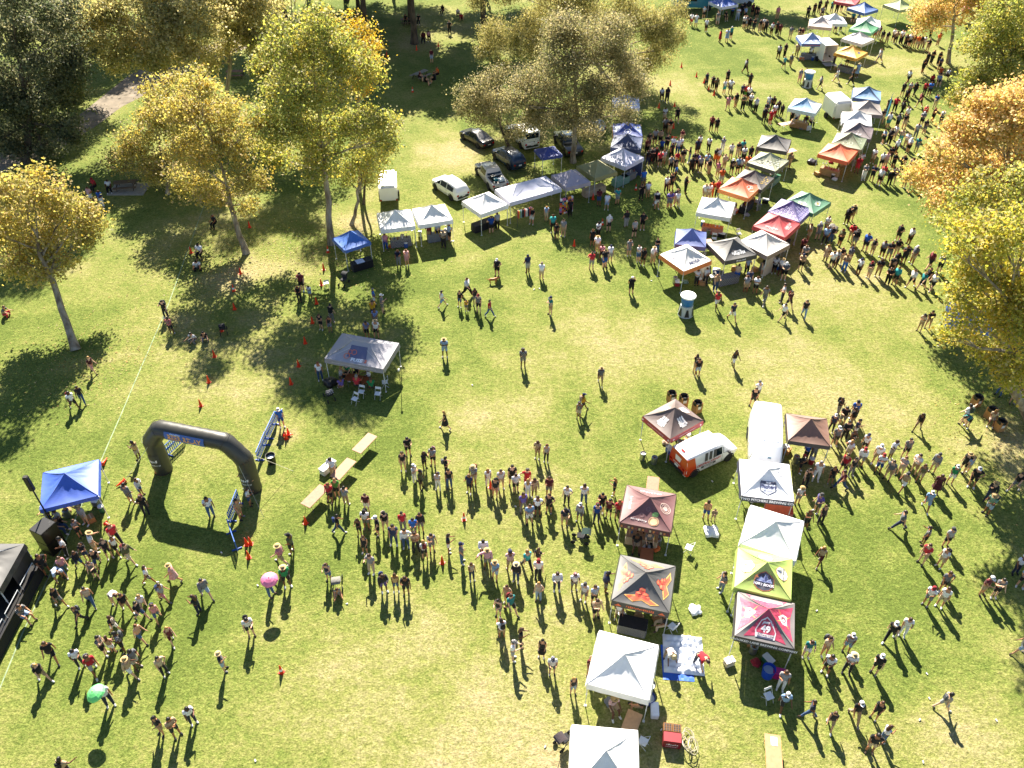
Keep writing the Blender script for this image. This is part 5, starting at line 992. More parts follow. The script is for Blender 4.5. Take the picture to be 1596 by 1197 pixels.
def bin_(label, x, y, rz):
    root = empty('cardboard_bin', (x, y, 0), R(rz)); tag(root, label, 'bin', 'cardboard bins')
    w_, h_, t_ = .52, .85, .02; m = MB(); m.box((0, -w_ / 2, h_ / 2), (w_, t_, h_)); m.box((0, w_ / 2, h_ / 2), (w_, t_, h_)); m.box((-w_ / 2 + .011, 0, h_ / 2), (t_, w_ - .022, h_)); m.box((w_ / 2 - .011, 0, h_ / 2), (t_, w_ - .022, h_)); m.build('carton', M_CARD, root)
    mb = MB(); mb.lathe([(.001, .55), (.2, .6), (.245, .84), (.29, .89), (.32, .80), (.33, .66)], 12); mb.build('bag_liner', M_PLASTIC, root, '131314', smooth=True); MB().box((0, -w_ / 2 - .013, .5), (.24, .006, .28)).build('paper_label', M_PLASTIC, root, 'e4e4e0')
for lab, x, y, rz in (('left of three lone cardboard bins with black liners', 11.3, 42.75, 15), ('middle of three lone cardboard bins with black liners', 12.1, 42.4, 10), ('right of three lone cardboard bins behind tumbler print tent', 12.95, 41.75, 25),
                      ('cardboard bin farthest left under the yellow tree', 32.75, 42.35, 20), ('cardboard bin beside the blonde person under the yellow tree', 33.2, 41.1, 25), ('cardboard bin nearest the camera under the yellow tree', 33.3, 39.9, 15)): bin_(lab, x, y, rz)
def keg(label, x, y, z=0, tilt=0):
    o = empty('beer_keg', (x, y, z)); tag(o, label, 'keg', 'beer kegs'); o.rotation_euler = (tilt, 0, 0); MB().lathe([(.17, 0), (.2, .02), (.2, .08), (.195, .1), (.205, .2), (.2, .28), (.205, .38), (.195, .48), (.2, .5), (.2, .58), (.17, .6), (.16, .53), (.001, .53)], 16).build('shell', M_STEEL, o, smooth=True); MB().lathe([(.05, .53), (.05, .56), (.001, .565)], 8).build('valve', M_METAL, o, '8a5030')
for lab, x, y in (('steel keg left of the orange cargo van tail', 8.6, 37.1), ('steel keg touching the orange cargo van tail', 9.3, 36.75), ('steel keg under the tumbler print tent', 11.2, 38.2)): keg(lab, x, y)
cn_body = MB().lathe([(.12, .03), (.095, .2), (.075, .36), (.046, .54), (.026, .66), (.018, .67)], 12).mesh('cone_body', M_PLASTIC, smooth=True); cn_base = MB().box((0, 0, .016), (.29, .29, .032)).mesh('base', M_PLASTIC, bevel=.01); cn_band = MB().lathe([(.0965, .2), (.0765, .36)], 12).mesh('reflective_band', M_PLASTIC, smooth=True)
CONES = [(-21.99, 42.24, 'n'), (-24.74, 35.12, 'f'), (-26.75, 36.48, 'f'), (-24.71, 31.6, 'f'), (-15.78, 30.11, 'n'), (-15.43, 29.17, 'n'), (-15.56, 30.17, 'n'), (-15.52, 39.15, 'f'), (-15.27, 39.0, 'n'), (-15.19, 39.38, 'n'), (-12.58, 31.72, 'n'), (-2.94, 32.02, 'b'), (-4.06, 28.8, 'n'), (-1.36, 34.64, 'n'), (-16.42, 62.44, 'b'), (-16.31, 59.6, 'n'), (-16.11, 57.27, 'n'), (-16.04, 54.6, 'n'), (-15.89, 51.98, 'n'), (-15.97, 49.38, 'n'), (-15.93, 46.61, 'n'), (-16.09, 44.6, 'n'), (-24.47, 66.76, 'n'), (-28.6, 62.31, 'n'), (-23.36, 58.97, 'n'), (-23.3, 56.44, 'b'), (-22.56, 53.82, 'n'), (-22.83, 50.93, 'n'), (-22.53, 47.74, 'n'), (-22.13, 44.78, 'n'), (-11.97, 21.92, 'b'), (22.14, 107.38, 'n'), (23.53, 104.03, 'n'), (19.77, 101.25, 'n'), (17.41, 94.21, 'n'), (19.33, 94.68, 'n'), (18.29, 88.55, 'n'), (17.71, 85.86, 'f'), (24.12, 101.94, 'n'), (24.34, 99.8, 'n'), (24.65, 98.04, 'n'), (14.87, 80.44, 'n'), (-16.8, 111.25, 'n'), (-13.02, 113.71, 'n'), (-10.16, 115.22, 'n'), (-12.23, 99.09, 'b'), (-24.96, 74.33, 'n'), (5.61, 63.52, 'n'), (7.95, 72.12, 'n'), (8.46, 67.26, 'b'), (7.95, 72.09, 'n'), (12.38, 74.04, 'b')]
clist = []
for x, y, kind in CONES:
    o = empty('traffic_cone', (x, y, 0), random.uniform(0, 6)); o['category'] = 'cone'; o['group'] = 'orange traffic cones'
    if kind == 'f': o.rotation_euler = (R(97), 0, random.uniform(0, 6)); o.location.z = .18
    obj('cone_body', cn_body, o, 'ee3a12'); obj('base', cn_base, o, 'e2340f')
    if kind == 'b': obj('reflective_band', cn_band, o, 'ecebe6', scale=(1.03, 1.03, 1))
    b0 = ('fallen orange cone ' if kind == 'f' else 'white banded orange cone ' if kind == 'b' else 'orange cone ')
    clist.append((o, [b0 + where(x, y)], x, y))
settle(clist)
def dispenser(label, x, y, rz):
    root = empty('water_dispenser', (x, y, 0), R(rz)); tag(root, label, 'dispenser', 'tall water dispensers')
    m = MB()
    m.lathe([(.62, 0), (.60, .05), (.50, .95), (.36, 1.02), (.001, 1.02)], 18); m.build('base', M_PLASTIC, root, 'b4bcc0', smooth=45)
    for i in range(6):
        a = i * math.pi / 3 + .3; c, s_ = math.cos(a), math.sin(a); t_ = Vector((-s_, c, 0)); mb = MB(); mb.face([Vector((c * .625, s_ * .625, .12)) - t_ * .19, Vector((c * .625, s_ * .625, .12)) + t_ * .19, Vector((c * .555, s_ * .555, .78)) + t_ * .07, Vector((c * .555, s_ * .555, .78)) - t_ * .07]); mb.build('opening', M_PLASTIC, root, '1e2226')
    MB().lathe([(.42, 1.02), (.48, 1.08), (.49, 1.7), (.44, 1.76)], 20).build('tank', M_PLASTIC, root, '1c6ab0', smooth=45); MB().lathe([(.30, 1.75), (.60, 1.77), (.63, 1.83), (.60, 1.9), (.35, 1.95), (.001, 1.96)], 20).build('lid', M_PLASTIC, root, 'eef0f2', smooth=45)
dispenser('tall blue water dispenser with white lid in front of orange valance tent', 13.99, 53.14, 12); dispenser('far blue water dispenser with white lid near the yellow tent', 36.77, 100.8, 0)
def stroller(label, x, y, rz, color, seat='2a2a2e'):
    root = empty('stroller', (x, y, 0), R(rz)); tag(root, label, 'stroller'); m = MB()
    for sx in (-.24, .24): m.tube([(sx, -.5, 1.0), (sx, -.2, .62), (sx, .42, .14)], .016, 5); m.tube([(sx, .1, .45), (sx, -.36, .14)], .016, 5)
    m.tube([(-.24, -.5, 1.0), (.24, -.5, 1.0)], .02, 5); m.build('frame', M_METAL, root, '2c2c30')
    MB().box((0, -.02, .52), (.42, .5, .08)).box((0, -.26, .74), (.42, .08, .45), rx=.3).build('seat', M_CLOTH, root, seat, bevel=.02)
    hd = MB(); n = 8
    for i in range(n):
        a, b = math.pi * (.15 + .62 * i / n), math.pi * (.15 + .62 * (i + 1) / n); hd.face([(-.24, -.12 - .34 * math.cos(a) * -1 - .2, .72 + .32 * math.sin(a)), (.24, -.12 + .34 * math.cos(a) - .2, .72 + .32 * math.sin(a)), (.24, -.12 + .34 * math.cos(b) - .2, .72 + .32 * math.sin(b)), (-.24, -.12 + .34 * math.cos(b) - .2, .72 + .32 * math.sin(b))])
    hd.build('hood', M_CLOTH, root, color, smooth=True)
    wm = cached('stwheel', lambda: MB().lathe([(.06, -.025), (.14, -.025), (.15, 0), (.14, .025), (.06, .025), (.02, .01)], 12).mesh('wheel', M_TYRE))
    for sx in (-.27, .27):
        for sy in (-.38, .44): obj('wheel', wm, root, loc=(sx, sy, .15), rot=(0, R(90), 0))
for lab, x, y, rz, c in (('grey hooded stroller beside the crouching person', -9.9, 27.25, 10, '7c7a72'), ('patterned black stroller left of the bottom white tent', 2.55, 18.2, -55, '3a3236'), ('dark stroller parked before the small bright blue tent', -14.2, 57.4, 160, '26282c'), ('dark green stroller left of the maroon tent', 4.1, 30.4, 80, '16302c'), ('black stroller loaded with bags left of the card table', -13.0, 43.0, 30, '1c1c20'), ('black stroller by the white line among dark shadows', -22.6, 50.7, 20, '17181b')): stroller(lab, x, y, rz, c)
# dog
dg_ = MB(); dg_.tube([(-.34, 0, .38), (-.2, 0, .42), (.05, 0, .4), (.25, 0, .43), (.36, 0, .5), (.45, 0, .56), (.56, 0, .55), (.66, 0, .51)], [.06, .12, .12, .14, .11, .085, .075, .035], 10)
for sx, sy in ((-.24, -.08), (-.24, .08), (.24, -.08), (.24, .08)):
    k = -.05 if sx < 0 else .03
    dg_.tube([(sx, sy, .38), (sx + k * .6, sy, .25), (sx + (k * -.8), sy, .13), (sx + k * -.6, sy, .03), (sx + .05, sy, .015)], [.065, .045, .03, .026, .03], 7)
dg_.tube([(-.36, 0, .42), (-.5, 0, .46), (-.6, 0, .56)], [.03, .022, .01], 6); 
for sy in (-.06, .06): dg_.tube([(.43, sy, .62), (.40, sy * 1.6, .56), (.41, sy * 1.7, .5)], [.03, .026, .008], 5)
dgo = dg_.build('dog', M_HAIR, None, 'b0703a', smooth=70, loc=(-1.62, 57.55, 0), rot=(0, 0, R(8))); tag(dgo, 'tan brown dog standing sideways on the open lawn', 'dog')
def umbrella(label, x, y, z, color, tilt):
    root = empty('parasol', (x, y, z)); root.rotation_euler = tilt; tag(root, label, 'parasol'); n = 16; mb = MB(); prof = [(.001, .30), (.14, .275), (.3, .2), (.42, .10), (.48, .0)]
    for i in range(n):
        for a, b in zip(prof, prof[1:]):
            q0, q1 = 2 * math.pi * i / n, 2 * math.pi * (i + 1) / n; k0, k1 = (1, .97) if i % 2 == 0 else (.97, 1)
            mb.face([(a[0] * k0 * math.cos(q0), a[0] * k0 * math.sin(q0), a[1]), (b[0] * k0 * math.cos(q0), b[0] * k0 * math.sin(q0), b[1]), (b[0] * k1 * math.cos(q1), b[0] * k1 * math.sin(q1), b[1]), (a[0] * k1 * math.cos(q1), a[0] * k1 * math.sin(q1), a[1])])
    mb.build('shade', M_CANOPY, root, color); MB().tube([(0, 0, -.55), (0, 0, .33)], .011, 6).build('stick', M_WOOD, root, 'b08a5a')
    rb = MB()
    for i in range(8): a = 2 * math.pi * i / 8; rb.tube([(0, 0, .06), (.3 * math.cos(a), .3 * math.sin(a), .185)], .004, 4)
    rb.build('ribs', M_WOOD, root, 'a08050'); MB().lathe([(.02, .29), (.025, .32), (.001, .35)], 8).build('tip', M_WOOD, root, 'c8b080')
# speaker, pole, post, tarp, mat, crates
dk_ = empty('stage_deck', (-29.7, 25.2, 0)); tag(dk_, 'black stage deck under and before the black stage tent', 'stage')
MB().box((0, 0, .82), (5.6, 5.6, .08)).build('deck_top', M_PLASTIC, dk_, '161516'); MB().box((2.79, 0, .39), (.03, 5.58, .78)).build('skirt', M_CLOTH, dk_, '0f0f10'); MB().box((0, -2.79, .39), (5.55, .03, .78)).build('skirt', M_CLOTH, dk_, '0f0f10')
for q in (-2.4, -.6, 1.2): MB().tube([(2.6, q, .86), (2.6, q, 1.25), (2.6, q + 1.5, 1.25), (2.6, q + 1.5, .86)], .025, 6).build('rail', M_METAL, dk_, 'b8bcc0')
sp = empty('speaker_stack', (-27.1, 29.9, 0), R(-25)); tag(sp, 'black speaker stack beside the black stage tent', 'speaker')
for i in range(2): c_ = MB().box((0, 0, .52 + i * 1.03), (.95, 1.05, 1.0)).build('cabinet', M_PLASTIC, sp, '1d1c1d', bevel=.02); MB().box((.48, 0, .52 + i * 1.03), (.015, .95, .9)).build('grille', M_METAL, c_, '0e0e0f')
po = empty('speaker_pole', (-27.45, 31.05, 0)); tag(po, 'tall black pole with a long box on top by the royal blue tent', 'pole'); MB().tube([(0, 0, 0), (0, 0, 4.0)], .045, 8).build('pole', M_METAL, po, '1a1a1c'); MB().box((0, 0, 4.4), (.28, .25, 1.15)).build('column_speaker', M_PLASTIC, po, '2a2622', bevel=.03)
for a in range(3): q = a * 2.1; MB().tube([(0, 0, .75), (.75 * math.cos(q), .75 * math.sin(q), .02)], .02, 5).build('leg', M_METAL, po, '1a1a1c')
ps = empty('guide_post', (-8.0, 43.9, 0)); tag(ps, 'thin black post with white cap right of the grey ring print tent', 'post'); MB().tube([(0, 0, 0), (0, 0, 1.9)], .022, 6).build('rod', M_METAL, ps, '202022'); MB().lathe([(.07, 1.88), (.09, 1.95), (.06, 2.05), (.001, 2.07)], 10).build('cap', M_PLASTIC, ps, 'ecebe4')
tp = MB(); n = 12
for i in range(n):
    for j in range(n):
        z_ = lambda a, b: .012 + .02 * (math.sin(a * 1.7 + b) * math.cos(b * 1.3 - a * .4)) ** 2 
        P = lambda a, b: (-1.08 + 1.6 * a / n, -1.12 + 2.0 * b / n, z_(a, b)); tp.face([P(i, j), P(i + 1, j), P(i + 1, j + 1), P(i, j + 1)])
tag(tp.build('tarpaulin', M_PVC, None, '1f5ac0', smooth=True, loc=(8.95, 22.55, 0), rot=(0, 0, R(-4))), 'crumpled blue tarpaulin under the white quilted mat', 'tarpaulin')
mt = MB(); N = 36
def puff(a, b):
    u, v_ = a / N * 2 + .12 * math.sin(b * .5), b / N * 6 + .18 * math.sin(a * .22); return .05 + .19 * (abs(math.sin(math.pi * u)) ** .35 * abs(math.sin(math.pi * v_)) ** .6) + .045 * math.sin(a * .35 + b * .2) + .025 * math.sin(a * 1.1 - b * .7)
for i in range(N):
    for j in range(N):
        P = lambda a, b: (-1.0 + 2.1 * a / N, -.95 + 2.25 * b / N, puff(a, b) if 0 < a < N and 0 < b < N else .03); mt.face([P(i, j), P(i + 1, j), P(i + 1, j + 1), P(i, j + 1)])
me = mt.mesh('quilted_mat', M_PVC, smooth=70); bm = bmesh.new(); bm.from_mesh(me); bmesh.ops.remove_doubles(bm, verts=bm.verts, dist=1e-4); bm.to_mesh(me); bm.free()
tag(obj('quilted_mat', me, None, 'dfe4ec', loc=(8.98, 22.75, 0), rot=(0, 0, R(-6))), 'white quilted inflatable mat spread on the blue tarpaulin', 'mat')
def lump(name, label, cat, x, y, r, color, seed, sz=.6, m=None):
    bm = bmesh.new(); bmesh.ops.create_icosphere(bm, subdivisions=3, radius=r); rr = random.Random(seed); ph = [rr.uniform(0, 6) for _ in range(6)]
    for v_ in bm.verts:
        k = 1 + .22 * math.sin(v_.co.x * 7 / r * .6 + ph[0]) * math.sin(v_.co.y * 6 / r * .6 + ph[1]) + .10 * math.sin(v_.co.x * 15 / r * .6 + ph[2] + v_.co.z * 9) * math.sin(v_.co.y * 13 / r * .6 + ph[3]); v_.co = v_.co * k; v_.co.z = max(v_.co.z * sz + r * sz * .55, 0)
    me = bpy.data.meshes.new(name); bm.to_mesh(me); bm.free(); me.materials.append(m or M_PLASTIC); me.polygons.foreach_set('use_smooth', [True] * len(me.polygons)); return tag(obj(name, me, None, color, loc=(x, y, 0)), label, cat)
lump('ice_pile', 'small heap of white ice dumped on the grass left of lime green tent', 'ice', 10.15, 25.6, .36, 'f2f4f8', 5, .45)
lump('plastic_bag', 'white plastic sack slumped left of the askew white tent', 'bag', 12.0, 31.0, .48, 'eeeef0', 6, .5)
lump('duffel_bag', 'black bags piled on the grass behind the plain bright orange tent', 'bag', 31.6, 80.0, .5, '2a2428', 8, .5); lump('rolled_bag', 'grey rolled bag right of the forest green tent', 'bag', 29.7, 66.5, .55, '6a665e', 9, .45)
lump('backpack', 'teal bag on the grass under the small cobalt tent', 'bag', 5.0, 75.8, .4, '2aa88c', 10, .6); lump('beanbag', 'teal beanbag between orange swirl and purple tents', 'bag', 22.9, 66.4, .45, '18907c', 12, .7); lump('golf_bag', 'black heap of gear at the near left of the card table', 'bag', -13.2, 44.6, .5, '1a1a1c', 13, .6)
cr = empty('crate_stack', (7.75, 18.45, 0), R(-8)); tag(cr, 'red and brown stack of drink crates right of the bottom white tent', 'crate')
MB().box((0, -.25, .32), (.85, .5, .64)).build('red_crate', M_PLASTIC, cr, '8a1c28', bevel=.02)
for i, (ox, oy) in enumerate(((-.22, .25), (.22, .25))):
    c_ = MB().box((ox, oy, .3), (.42, .42, .6)).build('wooden_crate', M_WOOD, cr, '7a5430', bevel=.01)
    for a in range(3):
        for b in range(3): MB().box((ox + (a - 1) * .12, oy + (b - 1) * .12, .605), (.09, .09, .012)).build('cell', M_PLASTIC, c_, '2a1c14')
prints(cr, 'lettering', scrawl(.6, .16, 6, 71), 'e8dede', lambda a, b: (a, -.506, b + .36)); prints(cr, 'lettering', scrawl(.6, .07, 8, 72), 'e8dede', lambda a, b: (a, -.506, b + .16))
hs_pts = []; rr = random.Random(5)
for i in range(90): a = i * .42; k = .22 + .12 * math.sin(i * .37); hs_pts.append((8.55 + k * math.cos(a) + .1 * math.sin(i * .11), 18.35 + k * 1.6 * math.sin(a) - i * .004, .05 + .35 * abs(math.sin(i * .13)) + i * .002))
tag(MB().tube(hs_pts, .022, 5).build('garden_hose', M_PLASTIC, None, 'a8a088', smooth=True), 'coiled white and yellow hose right of the red crates', 'hose')
def tub(label, x, y, r, h, color): 
    o = empty('tub', (x, y, 0)); tag(o, label, 'tub'); MB().lathe([(r * .85, 0), (r, h), (r * 1.05, h), (r * 1.05, h - .04), (r * .95, h - .02), (r * .82, .06), (.001, .06)], 18).build('shell', M_PLASTIC, o, color, smooth=45); MB().lathe([(r * .9, h * .7), (.001, h * .72)], 14).build('ice_water', M_PLASTIC, o, 'b8c4d0')
tub('blue tub of ice at the right side of lower white tent', 6.85, 20.35, .33, .45, '1d3c9c'); tub('deep blue barrel bin in front of the 49 shield tent', 13.2, 21.75, .33, .7, '1a48b4'); tub('black barrel bin behind right arch leg barriers', -15.75, 36.8, .3, .7, '151516'); tub('dark tub of bottles beside the lower white tent', 7.0, 21.05, .3, .4, '23222a')
def picnic(label, x, y, rz, top='6c5a46'):
    root = empty('picnic_table', (x, y, 0), R(rz)); tag(root, label, 'table')
    pl = cached('plank', lambda: MB().box((0, 0, 0), (2.2, .18, .045)).mesh('plank', M_WOOD, bevel=.006))
    for i in range(4): obj('plank', pl, root, top, loc=(0, -.29 + i * .193, .75))
    for sy in (-.75, .75):
        for k in (-.09, .1): obj('bench_plank', pl, root, top, loc=(0, sy + k, .45))
    for sx in (-.8, .8): MB().tube([(sx, -.75, 0), (sx, -.22, .72)], .04, 5).tube([(sx, .75, 0), (sx, .22, .72)], .04, 5).tube([(sx, -.8, .41), (sx, .8, .41)], .035, 5).build('trestle', M_WOOD, root, '4a3c30')
picnic('picnic table loaded with food in the shade of dark trunks', -11.6, 103.6, 52, '8a8478'); picnic('picnic table behind the shady trunk near the top edge', -15.2, 124.5, 10); picnic('picnic table on the grey slab at the left under yellow trees', -38.6, 74.3, 8); picnic('lone picnic table between yellow crowns near upper left', -35.2, 104.0, 5, '7a5c48')
tag(MB().box((0, 0, .03), (3.6, 2.6, .06)).build('concrete_slab', M_CONCRETE, None, loc=(-38.3, 74.2, 0)), kind='structure')
ht = empty('hat_rack', (5.1, 68.9, 0), R(29)); tag(ht, 'rack of colourful hats at the right end of the double canopy', 'rack'); MB().tube([(-.7, 0, 0), (-.7, 0, 2.0), (.7, 0, 2.0), (.7, 0, 0)], .02, 5).tube([(-.7, 0, .6), (.7, 0, .6)], .015, 4).tube([(-.7, 0, 1.3), (.7, 0, 1.3)], .015, 4).build('frame', M_METAL, ht, '4a4a4c')
capm = MB().lathe([(.15, 0), (.13, .08), (.08, .13), (.001, .14)], 8).mesh('hat', M_CLOTH, smooth=True); rh = random.Random(4); HC = ['d04a3a', '2a6ac0', 'e0e0dc', '1c1c22', 'e08a30', '3a9ab0', 'c86a90', 'd8c840', '2b2f55', '8a8a90']
for i in range(7):
    for j in range(8): obj('hat', capm, ht, rh.choice(HC), loc=(-.62 + i * .2, -.06, .45 + j * .2), rot=(R(60), 0, rh.uniform(-.4, .4)))
ht2 = empty('clothes_rack', (1.2, 67.2, 0), R(29)); tag(ht2, 'rack of bright patterned clothes under the double canopy left end', 'rack'); MB().tube([(-.8, 0, 0), (-.8, 0, 1.7), (.8, 0, 1.7), (.8, 0, 0)], .02, 5).build('frame', M_METAL, ht2, '4a4a4c')
gm = MB().box((0, 0, 1.3), (.05, .4, .72), taper=.8).mesh('garment', M_CLOTH, bevel=.01)
for i in range(14): obj('garment', gm, ht2, rh.choice(HC), loc=(-.72 + i * .11, 0, 0), rot=(0, 0, rh.uniform(-.3, .3)))
fl = empty('feather_flag', (42.6, 90.0, 0), R(40)); tag(fl, 'teal feather flag right of the steel blue tent', 'flag'); MB().tube([(0, 0, 0), (0, 0, 2.6), (.1, 0, 3.2), (.35, 0, 3.5)], .015, 5).build('pole', M_METAL, fl, 'a0a0a0')
ff = MB(); 
for i in range(8): z0, z1 = .7 + 2.6 * i / 8, .7 + 2.6 * (i + 1) / 8; ff.face([(.015, 0, z0), (.5 - .04 * i, .04 * math.sin(i), z0), (.5 - .04 * (i + 1), .04 * math.sin(i + 1), z1), (.015, 0, z1)])
ff.build('sail', M_CANOPY, fl, '2a93b8')

# ------------------------------------------------------------------ stall clutter
CL = []
def put(o, words, x, y, cat, grp): o['category'] = cat; o['group'] = grp; CL.append((o, words, x, y))
SHORT = {'mosa': 'orange valance tent', 'charcoal': 'charcoal tent', 'white_g': 'brown edged white tent', 'red': 'red tent', 'orange_a': 'orange swirl tent', 'orange_b': 'plain orange tent', 'white_h': 'plain white middle tent', 'iceblue': 'ice blue tent', 'camo': 'camouflage tent', 'leafprint': 'golden leaf tent', 'white_d': 'white tent next to small blue tent', 'white_e': 'lone white tent by hatchback',
         'pitchers': 'shield badge tent', 'white_c': 'askew white tent', 'crooked': '49 shield tent', 'crystal': 'crystal print tent', 'maroon': 'maroon tent', 'white_b': 'lower white tent', 'hops_red': 'tumbler print tent', 'brown': 'brown tent', 'blue_left': 'royal blue tent', 'stage': 'black stage tent', 'bluewhite': 'badge print tent', 'yellow': 'yellow tent', 'olive_far': 'sage green tent', 'curve': 'pale lavender tent'}
cr_ = random.Random(77); CC = [('blue', '24509c'), ('white', 'dcdcd8'), ('grey', '77787c'), ('red', 'a02830'), ('black', '1e1e20'), ('orange', 'c8642c'), ('green', '2c6a4a'), ('tan', 'a8845c')]
for key, sh_ in SHORT.items():
    T_ = TENTS[key]; M_ = T_.root.matrix_basis; cs_ = CC[:]; cr_.shuffle(cs_)
    for i in range(5):
        u = cr_.uniform(-.42, .42) * T_.W; v_ = cr_.uniform(-.52, .1) * T_.D; p_ = M_ @ Vector((u, v_, 0)); cn, ch_ = cs_[i]; kind = ('cooler', 'carton', 'keg', 'jug', 'bag')[(i + len(key)) % 5]; rz_ = cr_.uniform(0, 3)
        where_ = 'near' 
        if kind == 'cooler': o = lidbox('cooler', '', 'cooler', p_.x, p_.y, math.degrees(rz_), (.62, .4, .42), ch_, 'e2e2de'); w_ = '%s cooler with white lid under %s' % (cn, sh_)
        elif kind == 'carton':
            o = empty('carton', (p_.x, p_.y, 0), rz_); MB().box((0, 0, .18), (.5, .36, .36)).build('box', M_CARD, o); w_ = 'brown carton with a taped lid under %s' % sh_; MB().box((0, 0, .362), (.5, .06, .006)).build('tape', M_PLASTIC, o, 'c8b48c')
        elif kind == 'keg': keg('', p_.x, p_.y); o = bpy.data.objects[[q.name for q in COL.objects if q.name.startswith('beer_keg')][-1]]; w_ = 'steel keg under %s' % sh_
        elif kind == 'jug':
            o = empty('drinks_jug', (p_.x, p_.y, 0), rz_); MB().lathe([(.17, 0), (.18, .03), (.17, .4), (.15, .44)], 12).build('body', M_PLASTIC, o, ch_, smooth=40); MB().lathe([(.175, .43), (.18, .5), (.001, .52)], 12).build('lid', M_PLASTIC, o, 'e6e6e2', smooth=40); w_ = '%s drinks jug under %s' % (cn, sh_)
        else: o = lump('shoulder_bag', '', 'bag', p_.x, p_.y, .26, ch_, int(p_.x * 13), .6, M_CLOTH); w_ = '%s soft bag under %s' % (cn, sh_)
        put(o, [w_], p_.x, p_.y, {'cooler': 'cooler', 'carton': 'box', 'keg': 'keg', 'jug': 'jug', 'bag': 'bag'}[kind], 'clutter under the tents')
    if key in ('red', 'orange_a', 'orange_b', 'white_h', 'iceblue', 'camo', 'white_g', 'white_d', 'white_e', 'white_c', 'maroon', 'yellow', 'curve', 'bluewhite'):
        p_ = M_ @ Vector((cr_.uniform(-.2, .2), -T_.D * .30, 0)); cn, ch_ = cs_[6]; table('stall_table', 'stall table under %s' % sh_, p_.x, p_.y, math.degrees(T_.root.rotation_euler.z), 1.83, .7, '888888', cs_[6][1])
        for q in range(5):
            d_ = M_ @ Vector((-.7 + q * .34 + cr_.uniform(-.08, .08), -T_.D * .30 + cr_.uniform(-.2, .2), .755)); col_ = cr_.choice(['e8e4da', 'c8a030', '5a3018', '2a5a8a', 'd8d8d8', '8a2a2a'])
            o = empty('bottle', d_); MB().lathe([(.045, 0), (.045, .17), (.018, .23), (.016, .29)], 8).build('glass', M_LAMP, o, col_, smooth=50); MB().lathe([(.019, .285), (.019, .31), (.001, .312)], 7).build('bottle_cap', M_METAL, o, 'c0b070'); put(o, ['bottle on the stall table under %s' % sh_], d_.x, d_.y, 'bottle', 'bottles on stall tables')
settle(CL)
ll = []; lr = random.Random(9)
for i in range(26):
    x = lr.uniform(-22, 26); y = lr.uniform(17, 60); o = empty('paper_cup', (x, y, .04), lr.uniform(0, 6)); o.rotation_euler.x = R(90); MB().lathe([(.03, -.06), (.045, .06), (.041, .06), (.027, -.05), (.001, -.05)], 9).build('cup', M_PLASTIC, o, 'eceae4', smooth=40); o['category'] = 'cup'; o['group'] = 'cups dropped on the lawn'; ll.append((o, ['white paper cup dropped on grass ' + where(x, y)], x, y))
settle(ll)

# ------------------------------------------------------------------ people
def fk(p):
    """joint positions for a pose; faces +Y, feet on z=0"""
    J = {}; g = lambda k, d=0.0: p.get(k, d)
    pit = g('pitch'); up = Vector((0, math.sin(pit), math.cos(pit)))
    pel = Vector((0, 0, 0)); J['pelvis'] = pel
    J['spine'] = pel + up * .19; up2 = Vector((0, math.sin(pit * 1.15), math.cos(pit * 1.15))); J['chest'] = J['spine'] + up2 * .21; J['neck'] = J['chest'] + up2 * .145
    hp = pit * .75 + g('nod'); uh = Vector((0, math.sin(hp), math.cos(hp))); J['head'] = J['neck'] + uh * .115 + Vector((0, .02, 0)); J['crown'] = J['head'] + uh * .085; J['_headpitch'] = hp
    for s, sx in (('L', -1), ('R', 1)):
        J['hip' + s] = pel + Vector((sx * .095, 0, -.03)); f, k, ab = g('hip' + s), g('knee' + s), g('abd' + s, .05)
        d1 = Vector((sx * math.sin(ab), math.sin(f) * math.cos(ab), -math.cos(f) * math.cos(ab))); J['knee' + s] = J['hip' + s] + d1 * .43
        f2 = f - k; d2 = Vector((sx * math.sin(ab) * .4, math.sin(f2), -math.cos(f2))).normalized(); J['ank' + s] = J['knee' + s] + d2 * .42
        f3 = f2 * .5 if abs(f2) < .9 else 0; J['toe' + s] = J['ank' + s] + Vector((sx * .03, .17 * math.cos(f3), -.055 + .17 * math.sin(max(0, -f3) * -1)))
        J['sh' + s] = J['chest'] + Vector((sx * .185, 0, 0)) + up2 * .065; fl, b, e, inn = g('arm' + s) + pit * g('hang', 0), g('out' + s, .16), g('elb' + s, .25), g('in' + s, 0)
        a1 = Vector((sx * math.sin(b), math.sin(fl) * math.cos(b), -math.cos(fl) * math.cos(b))); J['elb' + s] = J['sh' + s] + a1 * .285
        fl2 = fl + e; a2 = Vector((sx * math.sin(b) * g('keep', .5) - sx * math.sin(inn), math.sin(fl2) * math.cos(inn), -math.cos(fl2) * math.cos(b * g('keep', .5)))).normalized(); J['wri' + s] = J['elb' + s] + a2 * .25; J['han' + s] = J['wri' + s] + a2 * .085; J['_hd' + s] = a2
    low = min(J['ankL'].z - .075, J['ankR'].z - .075, J['toeL'].z - .025, J['toeR'].z - .025)
    if 'seat' in p: low = -p['seat'] + 0.0 if p['seat'] else low; low = J['pelvis'].z - .13 - p['seat']
    for k in list(J):
        if k[0] != '_': J[k] = J[k] - Vector((0, 0, low))
    return J
